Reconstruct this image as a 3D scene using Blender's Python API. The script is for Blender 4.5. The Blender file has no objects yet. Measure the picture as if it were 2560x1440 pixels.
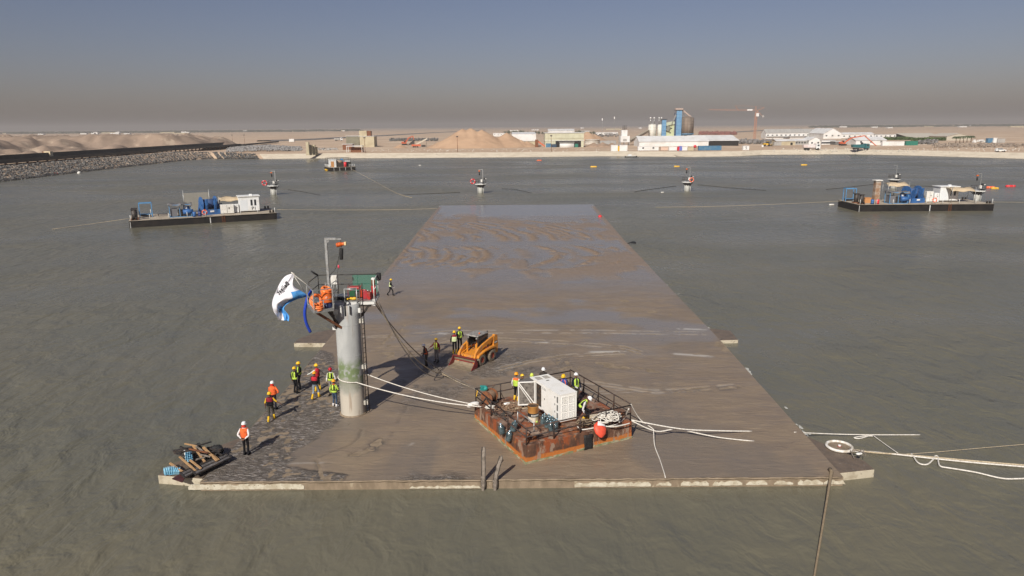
import bpy, math, random
import numpy as np
from mathutils import Vector, Matrix, Euler
random.seed(7)
SC = bpy.context.scene
COL = SC.collection
R = math.radians
PI = math.pi

# ------------------------------------------------------------------ camera
CAM_H, PITCH, ROLL, FPX = 16.5, R(12.9), R(0.45), 1762.0
_c, _s = math.cos(PITCH), math.sin(PITCH)
_fw = Vector((0, _c, -_s)); _r0 = Vector((1, 0, 0)); _u0 = Vector((0, _s, _c))
_rt = _r0*math.cos(ROLL) - _u0*math.sin(ROLL)
_up = _u0*math.cos(ROLL) + _r0*math.sin(ROLL)
cd = bpy.data.cameras.new('camera'); cam = bpy.data.objects.new('camera', cd); COL.objects.link(cam)
cd.sensor_width = 36.0; cd.lens = FPX/2560*36.0; cd.clip_start = 0.5; cd.clip_end = 60000
_m = Matrix((_rt, _up, -_fw)).transposed().to_4x4(); _m.translation = (0, 0, CAM_H); cam.matrix_world = _m
SC.camera = cam

# ------------------------------------------------------------------ sky, sun, exposure
SUN_EL, SUN_AZ = R(37), R(201)          # azimuth clockwise from +Y
w = bpy.data.worlds.new('World'); SC.world = w; w.use_nodes = True
nt = w.node_tree; bg = nt.nodes['Background']
sky = nt.nodes.new('ShaderNodeTexSky'); sky.sky_type = 'NISHITA'; sky.sun_disc = False
sky.sun_elevation = SUN_EL; sky.sun_rotation = SUN_AZ; sky.altitude = 0
sky.air_density = 1.0; sky.dust_density = 1.4; sky.ozone_density = 3.0
tint = nt.nodes.new('ShaderNodeMix'); tint.data_type = 'RGBA'; tint.blend_type = 'MULTIPLY'; tint.inputs[0].default_value = 1.0
tint.inputs[7].default_value = (1.12, 0.925, 0.98, 1)          # one even dust tint over the whole sky
nt.links.new(sky.outputs[0], tint.inputs[6]); nt.links.new(tint.outputs[2], bg.inputs[0]); bg.inputs[1].default_value = 0.056
sd = bpy.data.lights.new('sun', 'SUN'); sun = bpy.data.objects.new('sun', sd); COL.objects.link(sun)
sd.energy = 5.0; sd.angle = R(0.6); sd.color = (1.0, 0.945, 0.865)
_sv = Vector((math.sin(SUN_AZ)*math.cos(SUN_EL), math.cos(SUN_AZ)*math.cos(SUN_EL), math.sin(SUN_EL)))
sun.rotation_euler = (-_sv).to_track_quat('-Z', 'Y').to_euler(); sun.location = (-30, -60, 60)
SC.view_settings.view_transform = 'Standard'; SC.view_settings.look = 'None'
SC.view_settings.exposure = 0.0; SC.view_settings.gamma = 1.0
SC.view_settings.use_curve_mapping = False
SC.render.engine = 'CYCLES'
SC.cycles.use_denoising = True; SC.cycles.max_bounces = 6; SC.cycles.diffuse_bounces = 2; SC.cycles.glossy_bounces = 3
SC.cycles.transmission_bounces = 4; SC.cycles.volume_bounces = 0; SC.cycles.use_adaptive_sampling = True; SC.cycles.adaptive_threshold = 0.02; SC.cycles.transparent_max_bounces = 8
SC.cycles.caustics_reflective = False; SC.cycles.caustics_refractive = False

# ------------------------------------------------------------------ placing: a point of the photograph on a level of the place
def _ray(px, py):
    return _fw + _rt*((px-1280)/FPX) + _up*((720-py)/FPX)
def G(px, py, z=0.0):
    d = _ray(px, py); t = (z-CAM_H)/d.z
    return Vector((d.x*t, d.y*t, z))
def AY(px, py, y):
    d = _ray(px, py); t = y/d.y
    return Vector((d.x*t, y, CAM_H+d.z*t))

# ------------------------------------------------------------------ mesh builder
class MB:
    def __init__(s):
        s.v = []; s.f = []; s.m = []; s.sm = []
    def add(s, vs, fs, mi=0, smooth=False):
        o = len(s.v); s.v.extend([tuple(p) for p in vs])
        for f in fs:
            s.f.append([i+o for i in f]); s.m.append(mi); s.sm.append(smooth)
        return s
    def box(s, c, size, rz=0.0, mi=0, rot=None, taper=1.0):
        hx, hy, hz = size[0]/2, size[1]/2, size[2]/2
        M = (Euler(rot).to_matrix() if rot is not None else Matrix.Rotation(rz, 3, 'Z'))
        vs = []
        for z in (-1, 1):
            k = taper if z > 0 else 1.0
            for x, y in ((-1, -1), (1, -1), (1, 1), (-1, 1)):
                vs.append(M @ Vector((x*hx*k, y*hy*k, z*hz)) + Vector(c))
        return s.add(vs, [(3, 2, 1, 0), (4, 5, 6, 7), (0, 1, 5, 4), (1, 2, 6, 5), (2, 3, 7, 6), (3, 0, 4, 7)], mi)
    def bx(s, x0, x1, y0, y1, z0, z1, mi=0):
        return s.box(((x0+x1)/2, (y0+y1)/2, (z0+z1)/2), (abs(x1-x0), abs(y1-y0), abs(z1-z0)), mi=mi)
    def beam(s, p, q, w=0.05, h=None, mi=0, up=(0, 0, 1)):
        p, q = Vector(p), Vector(q); h = w if h is None else h
        d = (q-p); L = d.length
        if L < 1e-6: return s
        d /= L; u = Vector(up)
        if abs(d.dot(u)) > 0.98: u = Vector((0, 1, 0))
        a = d.cross(u).normalized(); b = a.cross(d).normalized()
        vs = []
        for e in (p, q):
            for i, j in ((-1, -1), (1, -1), (1, 1), (-1, 1)):
                vs.append(e + a*(i*w/2) + b*(j*h/2))
        return s.add(vs, [(0, 1, 2, 3), (7, 6, 5, 4), (0, 4, 5, 1), (1, 5, 6, 2), (2, 6, 7, 3), (3, 7, 4, 0)], mi)
    def cyl(s, p, q, r0, r1=None, n=12, mi=0, caps=True, smooth=True):
        p, q = Vector(p), Vector(q); r1 = r0 if r1 is None else r1
        d = (q-p).normalized(); u = Vector((0, 0, 1)) if abs(d.z) < 0.95 else Vector((1, 0, 0))
        a = d.cross(u).normalized(); b = d.cross(a).normalized()
        vs = []
        for e, r in ((p, r0), (q, r1)):
            for i in range(n):
                t = 2*PI*i/n; vs.append(e + a*(math.cos(t)*r) + b*(math.sin(t)*r))
        fs = [(i, (i+1) % n, n+(i+1) % n, n+i) for i in range(n)]
        s.add(vs, fs, mi, smooth)
        if caps:
            o = len(s.v)-2*n
            s.f.append([o+i for i in reversed(range(n))]); s.m.append(mi); s.sm.append(False)
            s.f.append([o+n+i for i in range(n)]); s.m.append(mi); s.sm.append(False)
        return s
    def tube(s, pts, r, n=6, mi=0, closed=False, smooth=True):
        pts = [Vector(p) for p in pts]; N = len(pts)
        rr = r if hasattr(r, '__len__') else [r]*N
        vs = []; prev = None
        for i, p in enumerate(pts):
            if closed: d = pts[(i+1) % N]-pts[i-1]
            else: d = pts[min(i+1, N-1)]-pts[max(i-1, 0)]
            d = d.normalized() if d.length > 1e-9 else Vector((0, 0, 1))
            if prev is None:
                u = Vector((0, 0, 1)) if abs(d.z) < 0.9 else Vector((1, 0, 0))
                a = d.cross(u).normalized()
            else:
                a = prev - d*prev.dot(d)
                a = a.normalized() if a.length > 1e-6 else d.orthogonal().normalized()
            prev = a; b = d.cross(a)
            for k in range(n):
                t = 2*PI*k/n; vs.append(p + a*(math.cos(t)*rr[i]) + b*(math.sin(t)*rr[i]))
        fs = []
        for i in range(N if closed else N-1):
            j = (i+1) % N
            for k in range(n):
                fs.append((i*n+k, i*n+(k+1) % n, j*n+(k+1) % n, j*n+k))
        if not closed:
            fs.append(tuple(reversed(range(n)))); fs.append(tuple((N-1)*n+k for k in range(n)))
        return s.add(vs, fs, mi, smooth)
    def lathe(s, prof, c=(0, 0, 0), n=16, mi=0, M=None, smooth=True, arc=2*PI):
        # prof: (radius, height) pairs turned about Z, then moved by M and c
        M = M or Matrix.Identity(3); c = Vector(c); vs = []; P = len(prof)
        full = arc > 6.28; K = n if full else n+1
        for k in range(K):
            t = arc*k/n
            for r, z in prof:
                vs.append(M @ Vector((r*math.cos(t), r*math.sin(t), z)) + c)
        fs = []
        for k in range(n):
            j = (k+1) % K
            for i in range(P-1):
                fs.append((k*P+i, j*P+i, j*P+i+1, k*P+i+1))
        s.add(vs, fs, mi, smooth)
        return s
    def ell(s, c, rad, n=10, m=7, mi=0, M=None, z0=-1.0):
        # ellipsoid (z0>-1 cuts its bottom off)
        a0 = math.asin(max(-1, min(1, z0))); prof = []
        for i in range(m+1):
            a = a0+(PI/2-a0)*i/m; prof.append((math.cos(a), math.sin(a)))
        S = Matrix.Diagonal(Vector(rad)); MM = (M or Matrix.Identity(3)) @ S
        return s.lathe(prof, c, n, mi, MM)
    def prism(s, poly, a, b, axis='y', mi=0):
        # polygon in the plane across an axis, pushed from a to b along it
        def P3(p, t):
            return {'y': (p[0], t, p[1]), 'x': (t, p[0], p[1]), 'z': (p[0], p[1], t)}[axis]
        n = len(poly); vs = [P3(p, a) for p in poly]+[P3(p, b) for p in poly]
        fs = [tuple(range(n)), tuple(reversed(range(n, 2*n)))]+[(i, n+i, n+(i+1) % n, (i+1) % n) for i in range(n)]
        return s.add(vs, fs, mi)
    def torus(s, c, Rr, r, n=20, k=8, mi=0, M=None):
        M = M or Matrix.Identity(3)
        pts = [Vector(c)+M @ Vector((math.cos(2*PI*i/n)*Rr, math.sin(2*PI*i/n)*Rr, 0)) for i in range(n)]
        return s.tube(pts, r, k, mi, closed=True)
    def data(s, name, mats):
        me = bpy.data.meshes.new(name); me.from_pydata(s.v, [], s.f)
        for m in (mats if isinstance(mats, (list, tuple)) else [mats]): me.materials.append(m)
        me.polygons.foreach_set('material_index', s.m); me.polygons.foreach_set('use_smooth', s.sm)
        me.update()
        return me
    def build(s, name, mats, parent=None, bevel=0.0, recalc=True):
        me = s.data(name, mats)
        if recalc:
            import bmesh
            bm = bmesh.new(); bm.from_mesh(me); bmesh.ops.recalc_face_normals(bm, faces=bm.faces); bm.to_mesh(me); bm.free()
        o = bpy.data.objects.new(name, me); COL.objects.link(o)
        if parent is not None: o.parent = parent
        if bevel > 0:
            b = o.modifiers.new('b', 'BEVEL'); b.width = bevel; b.segments = 2; b.limit_method = 'ANGLE'; b.angle_limit = R(50)
        return o

def tag(o, label=None, cat=None, group=None, kind=None):
    if label: o['label'] = label
    if cat: o['category'] = cat
    if group: o['group'] = group
    if kind: o['kind'] = kind
    return o
def thing(name, label, cat, loc=(0, 0, 0), rz=0.0, group=None, rot=None):
    o = bpy.data.objects.new(name, None); COL.objects.link(o); o.empty_display_size = 0.2
    o.location = loc; o.rotation_euler = rot if rot is not None else (0, 0, rz)
    return tag(o, label, cat, group)
def single(name, mb, mats, label, cat, loc=(0, 0, 0), rz=0.0, group=None, rot=None, bevel=0.0):
    o = mb.build(name, mats, None, bevel); o.location = loc
    o.rotation_euler = rot if rot is not None else (0, 0, rz)
    return tag(o, label, cat, group)
def copy_tree(o, parent=None):
    c = o.copy(); COL.objects.link(c); c.parent = parent
    for ch in list(o.children): copy_tree(ch, c)
    return c
def mesh_child(name, me, parent, loc=(0, 0, 0), rot=(0, 0, 0), scale=None):
    o = bpy.data.objects.new(name, me); COL.objects.link(o); o.parent = parent
    o.location = loc; o.rotation_euler = rot
    if scale is not None: o.scale = scale
    return o
def sag(p, q, drop, n=16, wob=0.0):
    p, q = Vector(p), Vector(q); out = []
    for i in range(n+1):
        t = i/n; v = p.lerp(q, t); v.z -= drop*4*t*(1-t)
        if wob: v += Vector((random.uniform(-wob, wob), random.uniform(-wob, wob), random.uniform(-wob, wob)*0.5))
        out.append(v)
    return out
def smooth_path(pts, k=6):
    pts = [Vector(p) for p in pts]; out = []
    for i in range(len(pts)-1):
        p0, p1, p2, p3 = pts[max(i-1, 0)], pts[i], pts[i+1], pts[min(i+2, len(pts)-1)]
        for j in range(k):
            t = j/k
            out.append(0.5*((2*p1)+(p2-p0)*t+(2*p0-5*p1+4*p2-p3)*t*t+(3*p1-p0-3*p2+p3)*t**3))
    out.append(pts[-1]); return out

# ------------------------------------------------------------------ numpy noise
_rng = np.random.RandomState(3); _TAB = _rng.rand(256, 256)
def vnoise(x, y):
    xi = np.floor(x).astype(int); yi = np.floor(y).astype(int); fx = x-xi; fy = y-yi
    fx = fx*fx*(3-2*fx); fy = fy*fy*(3-2*fy)
    a = _TAB[xi % 256, yi % 256]; b = _TAB[(xi+1) % 256, yi % 256]; c = _TAB[xi % 256, (yi+1) % 256]; d = _TAB[(xi+1) % 256, (yi+1) % 256]
    return (a*(1-fx)+b*fx)*(1-fy)+(c*(1-fx)+d*fx)*fy
def fbm(x, y, o=4, g=0.5):
    t = 0; a = 1.0; s = 0
    for i in range(o):
        t = t+a*vnoise(x*2**i+17.3*i, y*2**i+9.1*i); s += a; a *= g
    return t/s-0.5
def sstep(a, b, x):
    t = np.clip((x-a)/(b-a), 0, 1); return t*t*(3-2*t)

# ------------------------------------------------------------------ materials
def srgb(r, g, b):
    f = lambda c: (c/255/12.92) if c/255 <= 0.04045 else ((c/255+0.055)/1.055)**2.4
    return (f(r), f(g), f(b))
_M = {}
def mat(name, c, rough=0.6, metal=0.0, c2=None, scale=3.0, lo=0.4, hi=0.65, bump=0.0, bscale=None, spec=0.4, detail=5.0, stretch=(1, 1, 1), trans=0.0, c3=None, s3=12.0, lo3=0.6, hi3=0.7, alpha=1.0, rough2=None):
    if name in _M: return _M[name]
    m = bpy.data.materials.new(name); m.use_nodes = True; n = m.node_tree.nodes; L = m.node_tree.links
    b = n['Principled BSDF']; b.inputs['Roughness'].default_value = rough; b.inputs['Metallic'].default_value = metal
    b.inputs['Specular IOR Level'].default_value = spec; b.inputs['Base Color'].default_value = (*c, 1)
    b.inputs['Transmission Weight'].default_value = trans; b.inputs['Alpha'].default_value = alpha
    if c2 is not None or bump > 0:
        tc = n.new('ShaderNodeTexCoord'); mp = n.new('ShaderNodeMapping'); mp.inputs['Scale'].default_value = stretch
        L.new(tc.outputs['Object'], mp.inputs[0])
    if c2 is not None:
        def layer(prev, col, sc, lo_, hi_):
            t = n.new('ShaderNodeTexNoise'); t.inputs['Scale'].default_value = sc; t.inputs['Detail'].default_value = detail; t.inputs['Roughness'].default_value = 0.62
            L.new(mp.outputs[0], t.inputs['Vector'])
            mr = n.new('ShaderNodeMapRange'); mr.inputs[1].default_value = lo_; mr.inputs[2].default_value = hi_; mr.interpolation_type = 'SMOOTHSTEP'
            L.new(t.outputs[0], mr.inputs[0])
            mx = n.new('ShaderNodeMix'); mx.data_type = 'RGBA'; L.new(mr.outputs[0], mx.inputs[0])
            if prev is None: mx.inputs[6].default_value = (*c, 1)
            else: L.new(prev, mx.inputs[6])
            mx.inputs[7].default_value = (*col, 1)
            return mx.outputs[2], mr.outputs[0]
        o, fac = layer(None, c2, scale, lo, hi)
        if rough2 is not None:
            rr = n.new('ShaderNodeMapRange'); rr.inputs[3].default_value = rough; rr.inputs[4].default_value = rough2
            L.new(fac, rr.inputs[0]); L.new(rr.outputs[0], b.inputs['Roughness'])
        if c3 is not None: o, _ = layer(o, c3, s3, lo3, hi3)
        L.new(o, b.inputs['Base Color'])
    if bump > 0:
        t = n.new('ShaderNodeTexNoise'); t.inputs['Scale'].default_value = bscale or scale*4; t.inputs['Detail'].default_value = 4
        L.new(mp.outputs[0], t.inputs['Vector'])
        bp = n.new('ShaderNodeBump'); bp.inputs['Strength'].default_value = 0.6; bp.inputs['Distance'].default_value = bump
        L.new(t.outputs[0], bp.inputs['Height']); L.new(bp.outputs[0], b.inputs['Normal'])
    _M[name] = m
    return m
# ================================================================== THE SETTING: water, desert, banks
# shoreline of the basin, as read from the photograph at water level
SHORE = [(-158, -140), (-164, 60), (-167.5, 200), (-168.5, 234), (-173, 300), (-176, 385), (-171, 412), (-160, 402), (-135, 400), (-104, 402), (-60, 397), (0.5, 396), (52, 400), (78, 391), (90, 384), (112, 384),
         (124, 388), (140, 402), (190, 402), (215, 374), (240, 334), (262, 250), (268, 100), (262, -140)]
CX, CY = 10.0, 170.0
def shore_r(ang):
    dx, dy = math.cos(ang), math.sin(ang); best = 1e9
    for i in range(len(SHORE)):
        ax, ay = SHORE[i][0]-CX, SHORE[i][1]-CY; bx, by = SHORE[(i+1) % len(SHORE)][0]-CX, SHORE[(i+1) % len(SHORE)][1]-CY
        ex, ey = bx-ax, by-ay; den = dx*ey-dy*ex
        if abs(den) < 1e-9: continue
        t = (ax*ey-ay*ex)/den; u = (ax*dy-ay*dx)/den
        if t > 0 and -1e-6 <= u <= 1+1e-6: best = min(best, t)
    return best
NA = 900
ANG = [2*PI*i/NA for i in range(NA)]
SR = [shore_r(a) for a in ANG]
def left_side(a):                      # 1 on the western bank, 0 elsewhere
    x, y = math.cos(a), math.sin(a)
    p = Vector((CX+x*SR[int(round(a/(2*PI)*NA)) % NA], CY+y*SR[int(round(a/(2*PI)*NA)) % NA]))
    return max(0.0, min(1.0, (-140-p.x)/25.0))*max(0.0, min(1.0, (430-p.y)/40.0))
def land_z(a): return 2.3+1.7*left_side(a)
SAND = mat('desert_sand', (0.54, 0.405, 0.285), 0.9, c2=(0.45, 0.33, 0.23), scale=0.035, lo=0.4, hi=0.62, c3=(0.60, 0.48, 0.355), s3=0.012, lo3=0.5, hi3=0.62, bump=0.12, bscale=0.5, spec=0.1, detail=9, stretch=(1, 2.2, 1))
def build_ground():
    mb = MB(); rows = []
    offs = [(-6, -1.6), (0, 0), (5.2, None)]+[(9, None), (12, None), (16, None)]
    far = [22*1.16**k for k in range(46)]
    K = len(offs)+len(far)
    fl = [left_side(a) for a in ANG]
    allv = np.zeros((NA, K, 3))
    for i, a in enumerate(ANG):
        c, s = math.cos(a), math.sin(a); top = 2.3+1.7*fl[i]
        run = 8.0+4.0*fl[i]
        rr = [SR[i]-6, SR[i], SR[i]+run*0.65, SR[i]+run, SR[i]+run+3, SR[i]+run+8]
        zz = [-1.9, -0.06, top*0.65-0.05, top-0.04, top, top]
        for k in range(K):
            if k < 6: r, z = rr[k], zz[k]
            else: r = SR[i]+run+far[k-6]; z = top+(2.3-top)*min(1, (r-SR[i]-run)/260)
            allv[i, k] = (CX+c*r, CY+s*r, z)
    X, Y = allv[:, :, 0], allv[:, :, 1]
    dist = np.clip((np.hypot(X-CX, Y-CY)-np.array(SR)[:, None]-14)/60, 0, 1)
    allv[:, :, 2] += dist*(fbm(X/90, Y/90, 4)*1.1+fbm(X/14, Y/14, 2)*0.25)
    vs = allv.reshape(-1, 3).tolist(); fs = []
    for i in range(NA):
        j = (i+1) % NA
        for k in range(K-1): fs.append((i*K+k, j*K+k, j*K+k+1, i*K+k+1))
    mb.add(vs, fs, 0, True)
    o = mb.build('desert_ground', SAND, recalc=False); tag(o, 'flat sandy desert plain around the basin running to the horizon', kind='structure')
    for p in o.data.polygons[:1]:
        if p.normal.z < 0: o.data.flip_normals()
build_ground()

# concrete lining of the bank (everywhere but under the western rocks)
BANK = mat('bank_concrete', (0.62, 0.55, 0.43), 0.85, c2=(0.54, 0.47, 0.36), scale=0.22, lo=0.42, hi=0.62, c3=(0.30, 0.25, 0.19), s3=0.35, lo3=0.62, hi3=0.72, bump=0.03, bscale=2.0, spec=0.15, stretch=(1, 1, 5))
def build_bank():
    mb = MB(); vs = []; fs = []; idx = []
    for i, a in enumerate(ANG):
        f = left_side(a); p = (CX+math.cos(a)*SR[i], CY+math.sin(a)*SR[i])
        if f > 0.0 or p[1] < 60: idx.append(None); continue
        j = 0.5*math.sin(i*0.9)+0.35*math.sin(i*2.3)
        o = len(vs); idx.append(o)
        for dr, z in ((-4, -1.15), (0.0, 0.06), (0.9+0.25*j, 0.34), (1.15+0.25*j, 0.40), (7.7, 2.27), (8.1, 2.42), (8.5, 2.42), (8.52, 2.2)):
            r = SR[i]+dr; vs.append((CX+math.cos(a)*r, CY+math.sin(a)*r, z+(0.05*j if 0 < dr < 2 else 0)))
    for i in range(NA):
        a, b = idx[i], idx[(i+1) % NA]
        if a is None or b is None: continue
        for k in range(7): fs.append((a+k, b+k, b+k+1, a+k+1))
    mb.add(vs, fs, 0, False)
    tag(mb.build('concrete_bank', BANK), 'pale concrete lined bank sloping into the basin', kind='structure')
build_bank()

# water
def water_material():
    m = bpy.data.materials.new('murky_water'); m.use_nodes = True; n = m.node_tree.nodes; L = m.node_tree.links
    b = n['Principled BSDF']; b.inputs['Roughness'].default_value = 0.30; b.inputs['IOR'].default_value = 1.33
    tc = n.new('ShaderNodeTexCoord')
    def noise(scale, stretch, rot, detail, ty='FBM', dist=0.0):
        mp = n.new('ShaderNodeMapping'); mp.inputs['Scale'].default_value = stretch; mp.inputs['Rotation'].default_value = (0, 0, rot)
        L.new(tc.outputs['Object'], mp.inputs[0])
        t = n.new('ShaderNodeTexNoise'); t.inputs['Scale'].default_value = scale; t.inputs['Detail'].default_value = detail
        t.inputs['Distortion'].default_value = dist; L.new(mp.outputs[0], t.inputs['Vector'])
        return t.outputs[0]
    big = noise(0.035, (1, 1.3, 1), 0.3, 4); mid = noise(0.30, (1.0, 0.45, 1), 0.5, 4, dist=0.4)
    cr = n.new('ShaderNodeMix'); cr.data_type = 'RGBA'; cr.inputs[6].default_value = (0.131, 0.126, 0.094, 1); cr.inputs[7].default_value = (0.157, 0.143, 0.098, 1)
    mr = n.new('ShaderNodeMapRange'); mr.inputs[1].default_value = 0.35; mr.inputs[2].default_value = 0.65
    ad = n.new('ShaderNodeMath'); ad.operation = 'ADD'; L.new(big, ad.inputs[0])
    ms = n.new('ShaderNodeMath'); ms.operation = 'MULTIPLY_ADD'; ms.inputs[1].default_value = 0.35; ms.inputs[2].default_value = -0.175
    L.new(mid, ms.inputs[0]); L.new(ms.outputs[0], ad.inputs[1]); L.new(ad.outputs[0], mr.inputs[0]); L.new(mr.outputs[0], cr.inputs[0])
    L.new(cr.outputs[2], b.inputs['Base Color'])
    # wind waves: long crests, chop, ripples
    h = None
    for sc, st, ro, de, amp in ((0.26, (1.0, 0.42, 1), 0.55, 2, 0.46), (0.75, (1.0, 0.55, 1), 0.35, 3, 0.30), (2.6, (0.9, 0.8, 1), -0.15, 3, 0.055)):
        t = noise(sc, st, ro, de, dist=0.5); k = n.new('ShaderNodeMath'); k.operation = 'MULTIPLY'; k.inputs[1].default_value = amp
        L.new(t, k.inputs[0])
        if h is None: h = k.outputs[0]
        else:
            s = n.new('ShaderNodeMath'); s.operation = 'ADD'; L.new(h, s.inputs[0]); L.new(k.outputs[0], s.inputs[1]); h = s.outputs[0]
    # wind: calmer and rougher patches
    gust = noise(0.018, (1, 2.2, 1), 0.5, 5, dist=0.6); gr = n.new('ShaderNodeMapRange'); gr.inputs[1].default_value = 0.36; gr.inputs[2].default_value = 0.64; gr.inputs[3].default_value = 0.45; gr.inputs[4].default_value = 1.25; L.new(gust, gr.inputs[0])
    gm = n.new('ShaderNodeMath'); gm.operation = 'MULTIPLY'; L.new(h, gm.inputs[0]); L.new(gr.outputs[0], gm.inputs[1]); h = gm.outputs[0]
    rr = n.new('ShaderNodeMapRange'); rr.inputs[1].default_value = 0.36; rr.inputs[2].default_value = 0.64; rr.inputs[3].default_value = 0.22; rr.inputs[4].default_value = 0.36; L.new(gust, rr.inputs[0]); L.new(rr.outputs[0], b.inputs['Roughness'])
    bp = n.new('ShaderNodeBump'); bp.inputs['Strength'].default_value = 1.0; bp.inputs['Distance'].default_value = 1.0
    L.new(h, bp.inputs['Height']); L.new(bp.outputs[0], b.inputs['Normal'])
    return m
mb = MB(); vs = []
for i, a in enumerate(ANG): vs.append((CX+math.cos(a)*(SR[i]+1.2), CY+math.sin(a)*(SR[i]+1.2), 0.0))
mb.add(vs, [tuple(range(NA))])
tag(mb.build('water', water_material()), 'murky green grey rippled water of the basin', kind='structure')
# ================================================================== the great mud-covered slab
def slab_l(y): return np.interp(y, [29.5, 36, 45, 91, 151], [-14.62, -14.42, -14.3, -14.62, -15.35])
def slab_r(y): return np.interp(y, [29.5, 36, 52, 101, 150], [15.35, 15.5, 15.95, 16.35, 17.5])
def slab_z(y): return np.interp(y, [30.0, 60, 100, 151], [0.43, 0.33, 0.20, 0.12])
SLAB_Y0, SLAB_Y1 = 30.05, 151.0
def top_z(x, y): return float(slab_z(y))+0.03
def GS(px, py):                          # a point of the photograph on the slab's mud
    p = G(px, py, 0.4)
    for _ in range(4): p = G(px, py, top_z(p.x, p.y))
    return p
CONC = mat('slab_concrete', (0.50, 0.45, 0.34), 0.85, c2=(0.36, 0.31, 0.22), scale=1.6, lo=0.42, hi=0.62, c3=(0.20, 0.165, 0.11), s3=4, lo3=0.6, hi3=0.68, bump=0.01, bscale=20, spec=0.2)
MUDFACE = mat('mud_washed_concrete', (0.27, 0.21, 0.145), 0.75, c2=(0.20, 0.155, 0.105), scale=2.2, lo=0.4, hi=0.62, bump=0.015, bscale=9, spec=0.3, stretch=(1, 1, 0.4), c3=(0.36, 0.30, 0.21), s3=5, lo3=0.60, hi3=0.72)
LMUD = mat('ledge_mud', (0.165, 0.125, 0.09), 0.5, c2=(0.12, 0.095, 0.072), scale=2.5, c3=(0.24, 0.20, 0.16), s3=5, lo3=0.6, hi3=0.68, bump=0.03, bscale=6, spec=0.4)
def mud_material():
    m = bpy.data.materials.new('wet_mud'); m.use_nodes = True; n = m.node_tree.nodes; L = m.node_tree.links; b = n['Principled BSDF']
    b.inputs['Specular IOR Level'].default_value = 0.42
    tc = n.new('ShaderNodeTexCoord')
    def attr(a):
        t = n.new('ShaderNodeAttribute'); t.attribute_name = a; return t.outputs['Fac']
    def noise(sc, st=(1, 1, 1), det=5, dist=0.0, ro=0.55):
        mp = n.new('ShaderNodeMapping'); mp.inputs['Scale'].default_value = st; L.new(tc.outputs['Object'], mp.inputs[0])
        t = n.new('ShaderNodeTexNoise'); t.inputs['Scale'].default_value = sc; t.inputs['Detail'].default_value = det; t.inputs['Distortion'].default_value = dist
        t.inputs['Roughness'].default_value = ro; L.new(mp.outputs[0], t.inputs['Vector']); return t.outputs[0]
    def rng(x, lo, hi, a=0.0, c=1.0):
        t = n.new('ShaderNodeMapRange'); t.inputs[1].default_value = lo; t.inputs[2].default_value = hi; t.inputs[3].default_value = a; t.inputs[4].default_value = c; t.interpolation_type = 'SMOOTHSTEP'
        L.new(x, t.inputs[0]); return t.outputs[0]
    def mix(f, a, c):
        t = n.new('ShaderNodeMix'); t.data_type = 'RGBA'; L.new(f, t.inputs[0])
        for k, v in ((6, a), (7, c)):
            if isinstance(v, tuple): t.inputs[k].default_value = (*v, 1)
            else: L.new(v, t.inputs[k])
        return t.outputs[2]
    def mul(a, c):
        t = n.new('ShaderNodeMath'); t.operation = 'MULTIPLY'; L.new(a, t.inputs[0])
        if isinstance(c, float): t.inputs[1].default_value = c
        else: L.new(c, t.inputs[1])
        return t.outputs[0]
    wet, grit, pale, dark, ridge = attr('wet'), attr('grit'), attr('pale'), attr('dark'), attr('ridge')
    col = mix(rng(noise(0.55, (0.5, 1.4, 1), 7, 0.8), 0.38, 0.62), (0.212, 0.163, 0.117), (0.246, 0.188, 0.129))
    col = mix(rng(noise(2.2, (0.35, 1.6, 1), 6, 1.2), 0.56, 0.70), col, (0.282, 0.217, 0.145))
    col = mix(rng(noise(0.16, (1, 0.6, 1), 4, 0.6), 0.50, 0.66), col, (0.188, 0.153, 0.118))
    col = mix(wet, col, (0.204, 0.187, 0.172))
    col = mix(ridge, col, (0.256, 0.182, 0.119))
    g = mix(rng(noise(3.4, (0.8, 2.3, 1), 8, 0.5, 0.7), 0.47, 0.60), (0.104, 0.088, 0.071), (0.192, 0.163, 0.133))
    g = mix(rng(noise(5.5, (0.6, 2.6, 1), 7, 0.5, 0.65), 0.545, 0.61), g, (0.368, 0.334, 0.301))
    col = mix(grit, col, g)
    col = mix(pale, col, (0.46, 0.43, 0.38))
    col = mix(dark, col, (0.050, 0.046, 0.042))
    L.new(col, b.inputs['Base Color'])
    rg = n.new('ShaderNodeMix'); rg.data_type = 'FLOAT'; L.new(wet, rg.inputs[0])
    L.new(rng(noise(0.8, (0.6, 1.3, 1), 5), 0.35, 0.65, 0.36, 0.58), rg.inputs[2]); rg.inputs[3].default_value = 0.16
    r2 = n.new('ShaderNodeMath'); r2.operation = 'MAXIMUM'; L.new(rg.outputs[0], r2.inputs[0])
    mx = n.new('ShaderNodeMath'); mx.operation = 'MAXIMUM'; L.new(mul(grit, 0.62), mx.inputs[0]); L.new(mul(ridge, 0.55), mx.inputs[1])
    L.new(mx.outputs[0], r2.inputs[1]); L.new(r2.outputs[0], b.inputs['Roughness'])
    # fine relief: soft flow lines everywhere, clods where it is churned
    h1 = mul(noise(1.3, (0.5, 1.5, 1), 6, 0.9), 0.065); h2 = mul(mul(noise(4.5, (0.7, 1.9, 1), 7, 0.4, 0.7), 0.16), grit); h3 = mul(mul(noise(3.0, (1, 1.4, 1), 6), 0.16), ridge)
    dry = n.new('ShaderNodeMath'); dry.operation = 'MULTIPLY_ADD'; dry.inputs[1].default_value = -0.9; dry.inputs[2].default_value = 1.0; L.new(wet, dry.inputs[0]); h1 = mul(h1, dry.outputs[0])
    s1 = n.new('ShaderNodeMath'); s1.operation = 'ADD'; L.new(h1, s1.inputs[0]); L.new(h2, s1.inputs[1])
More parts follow.
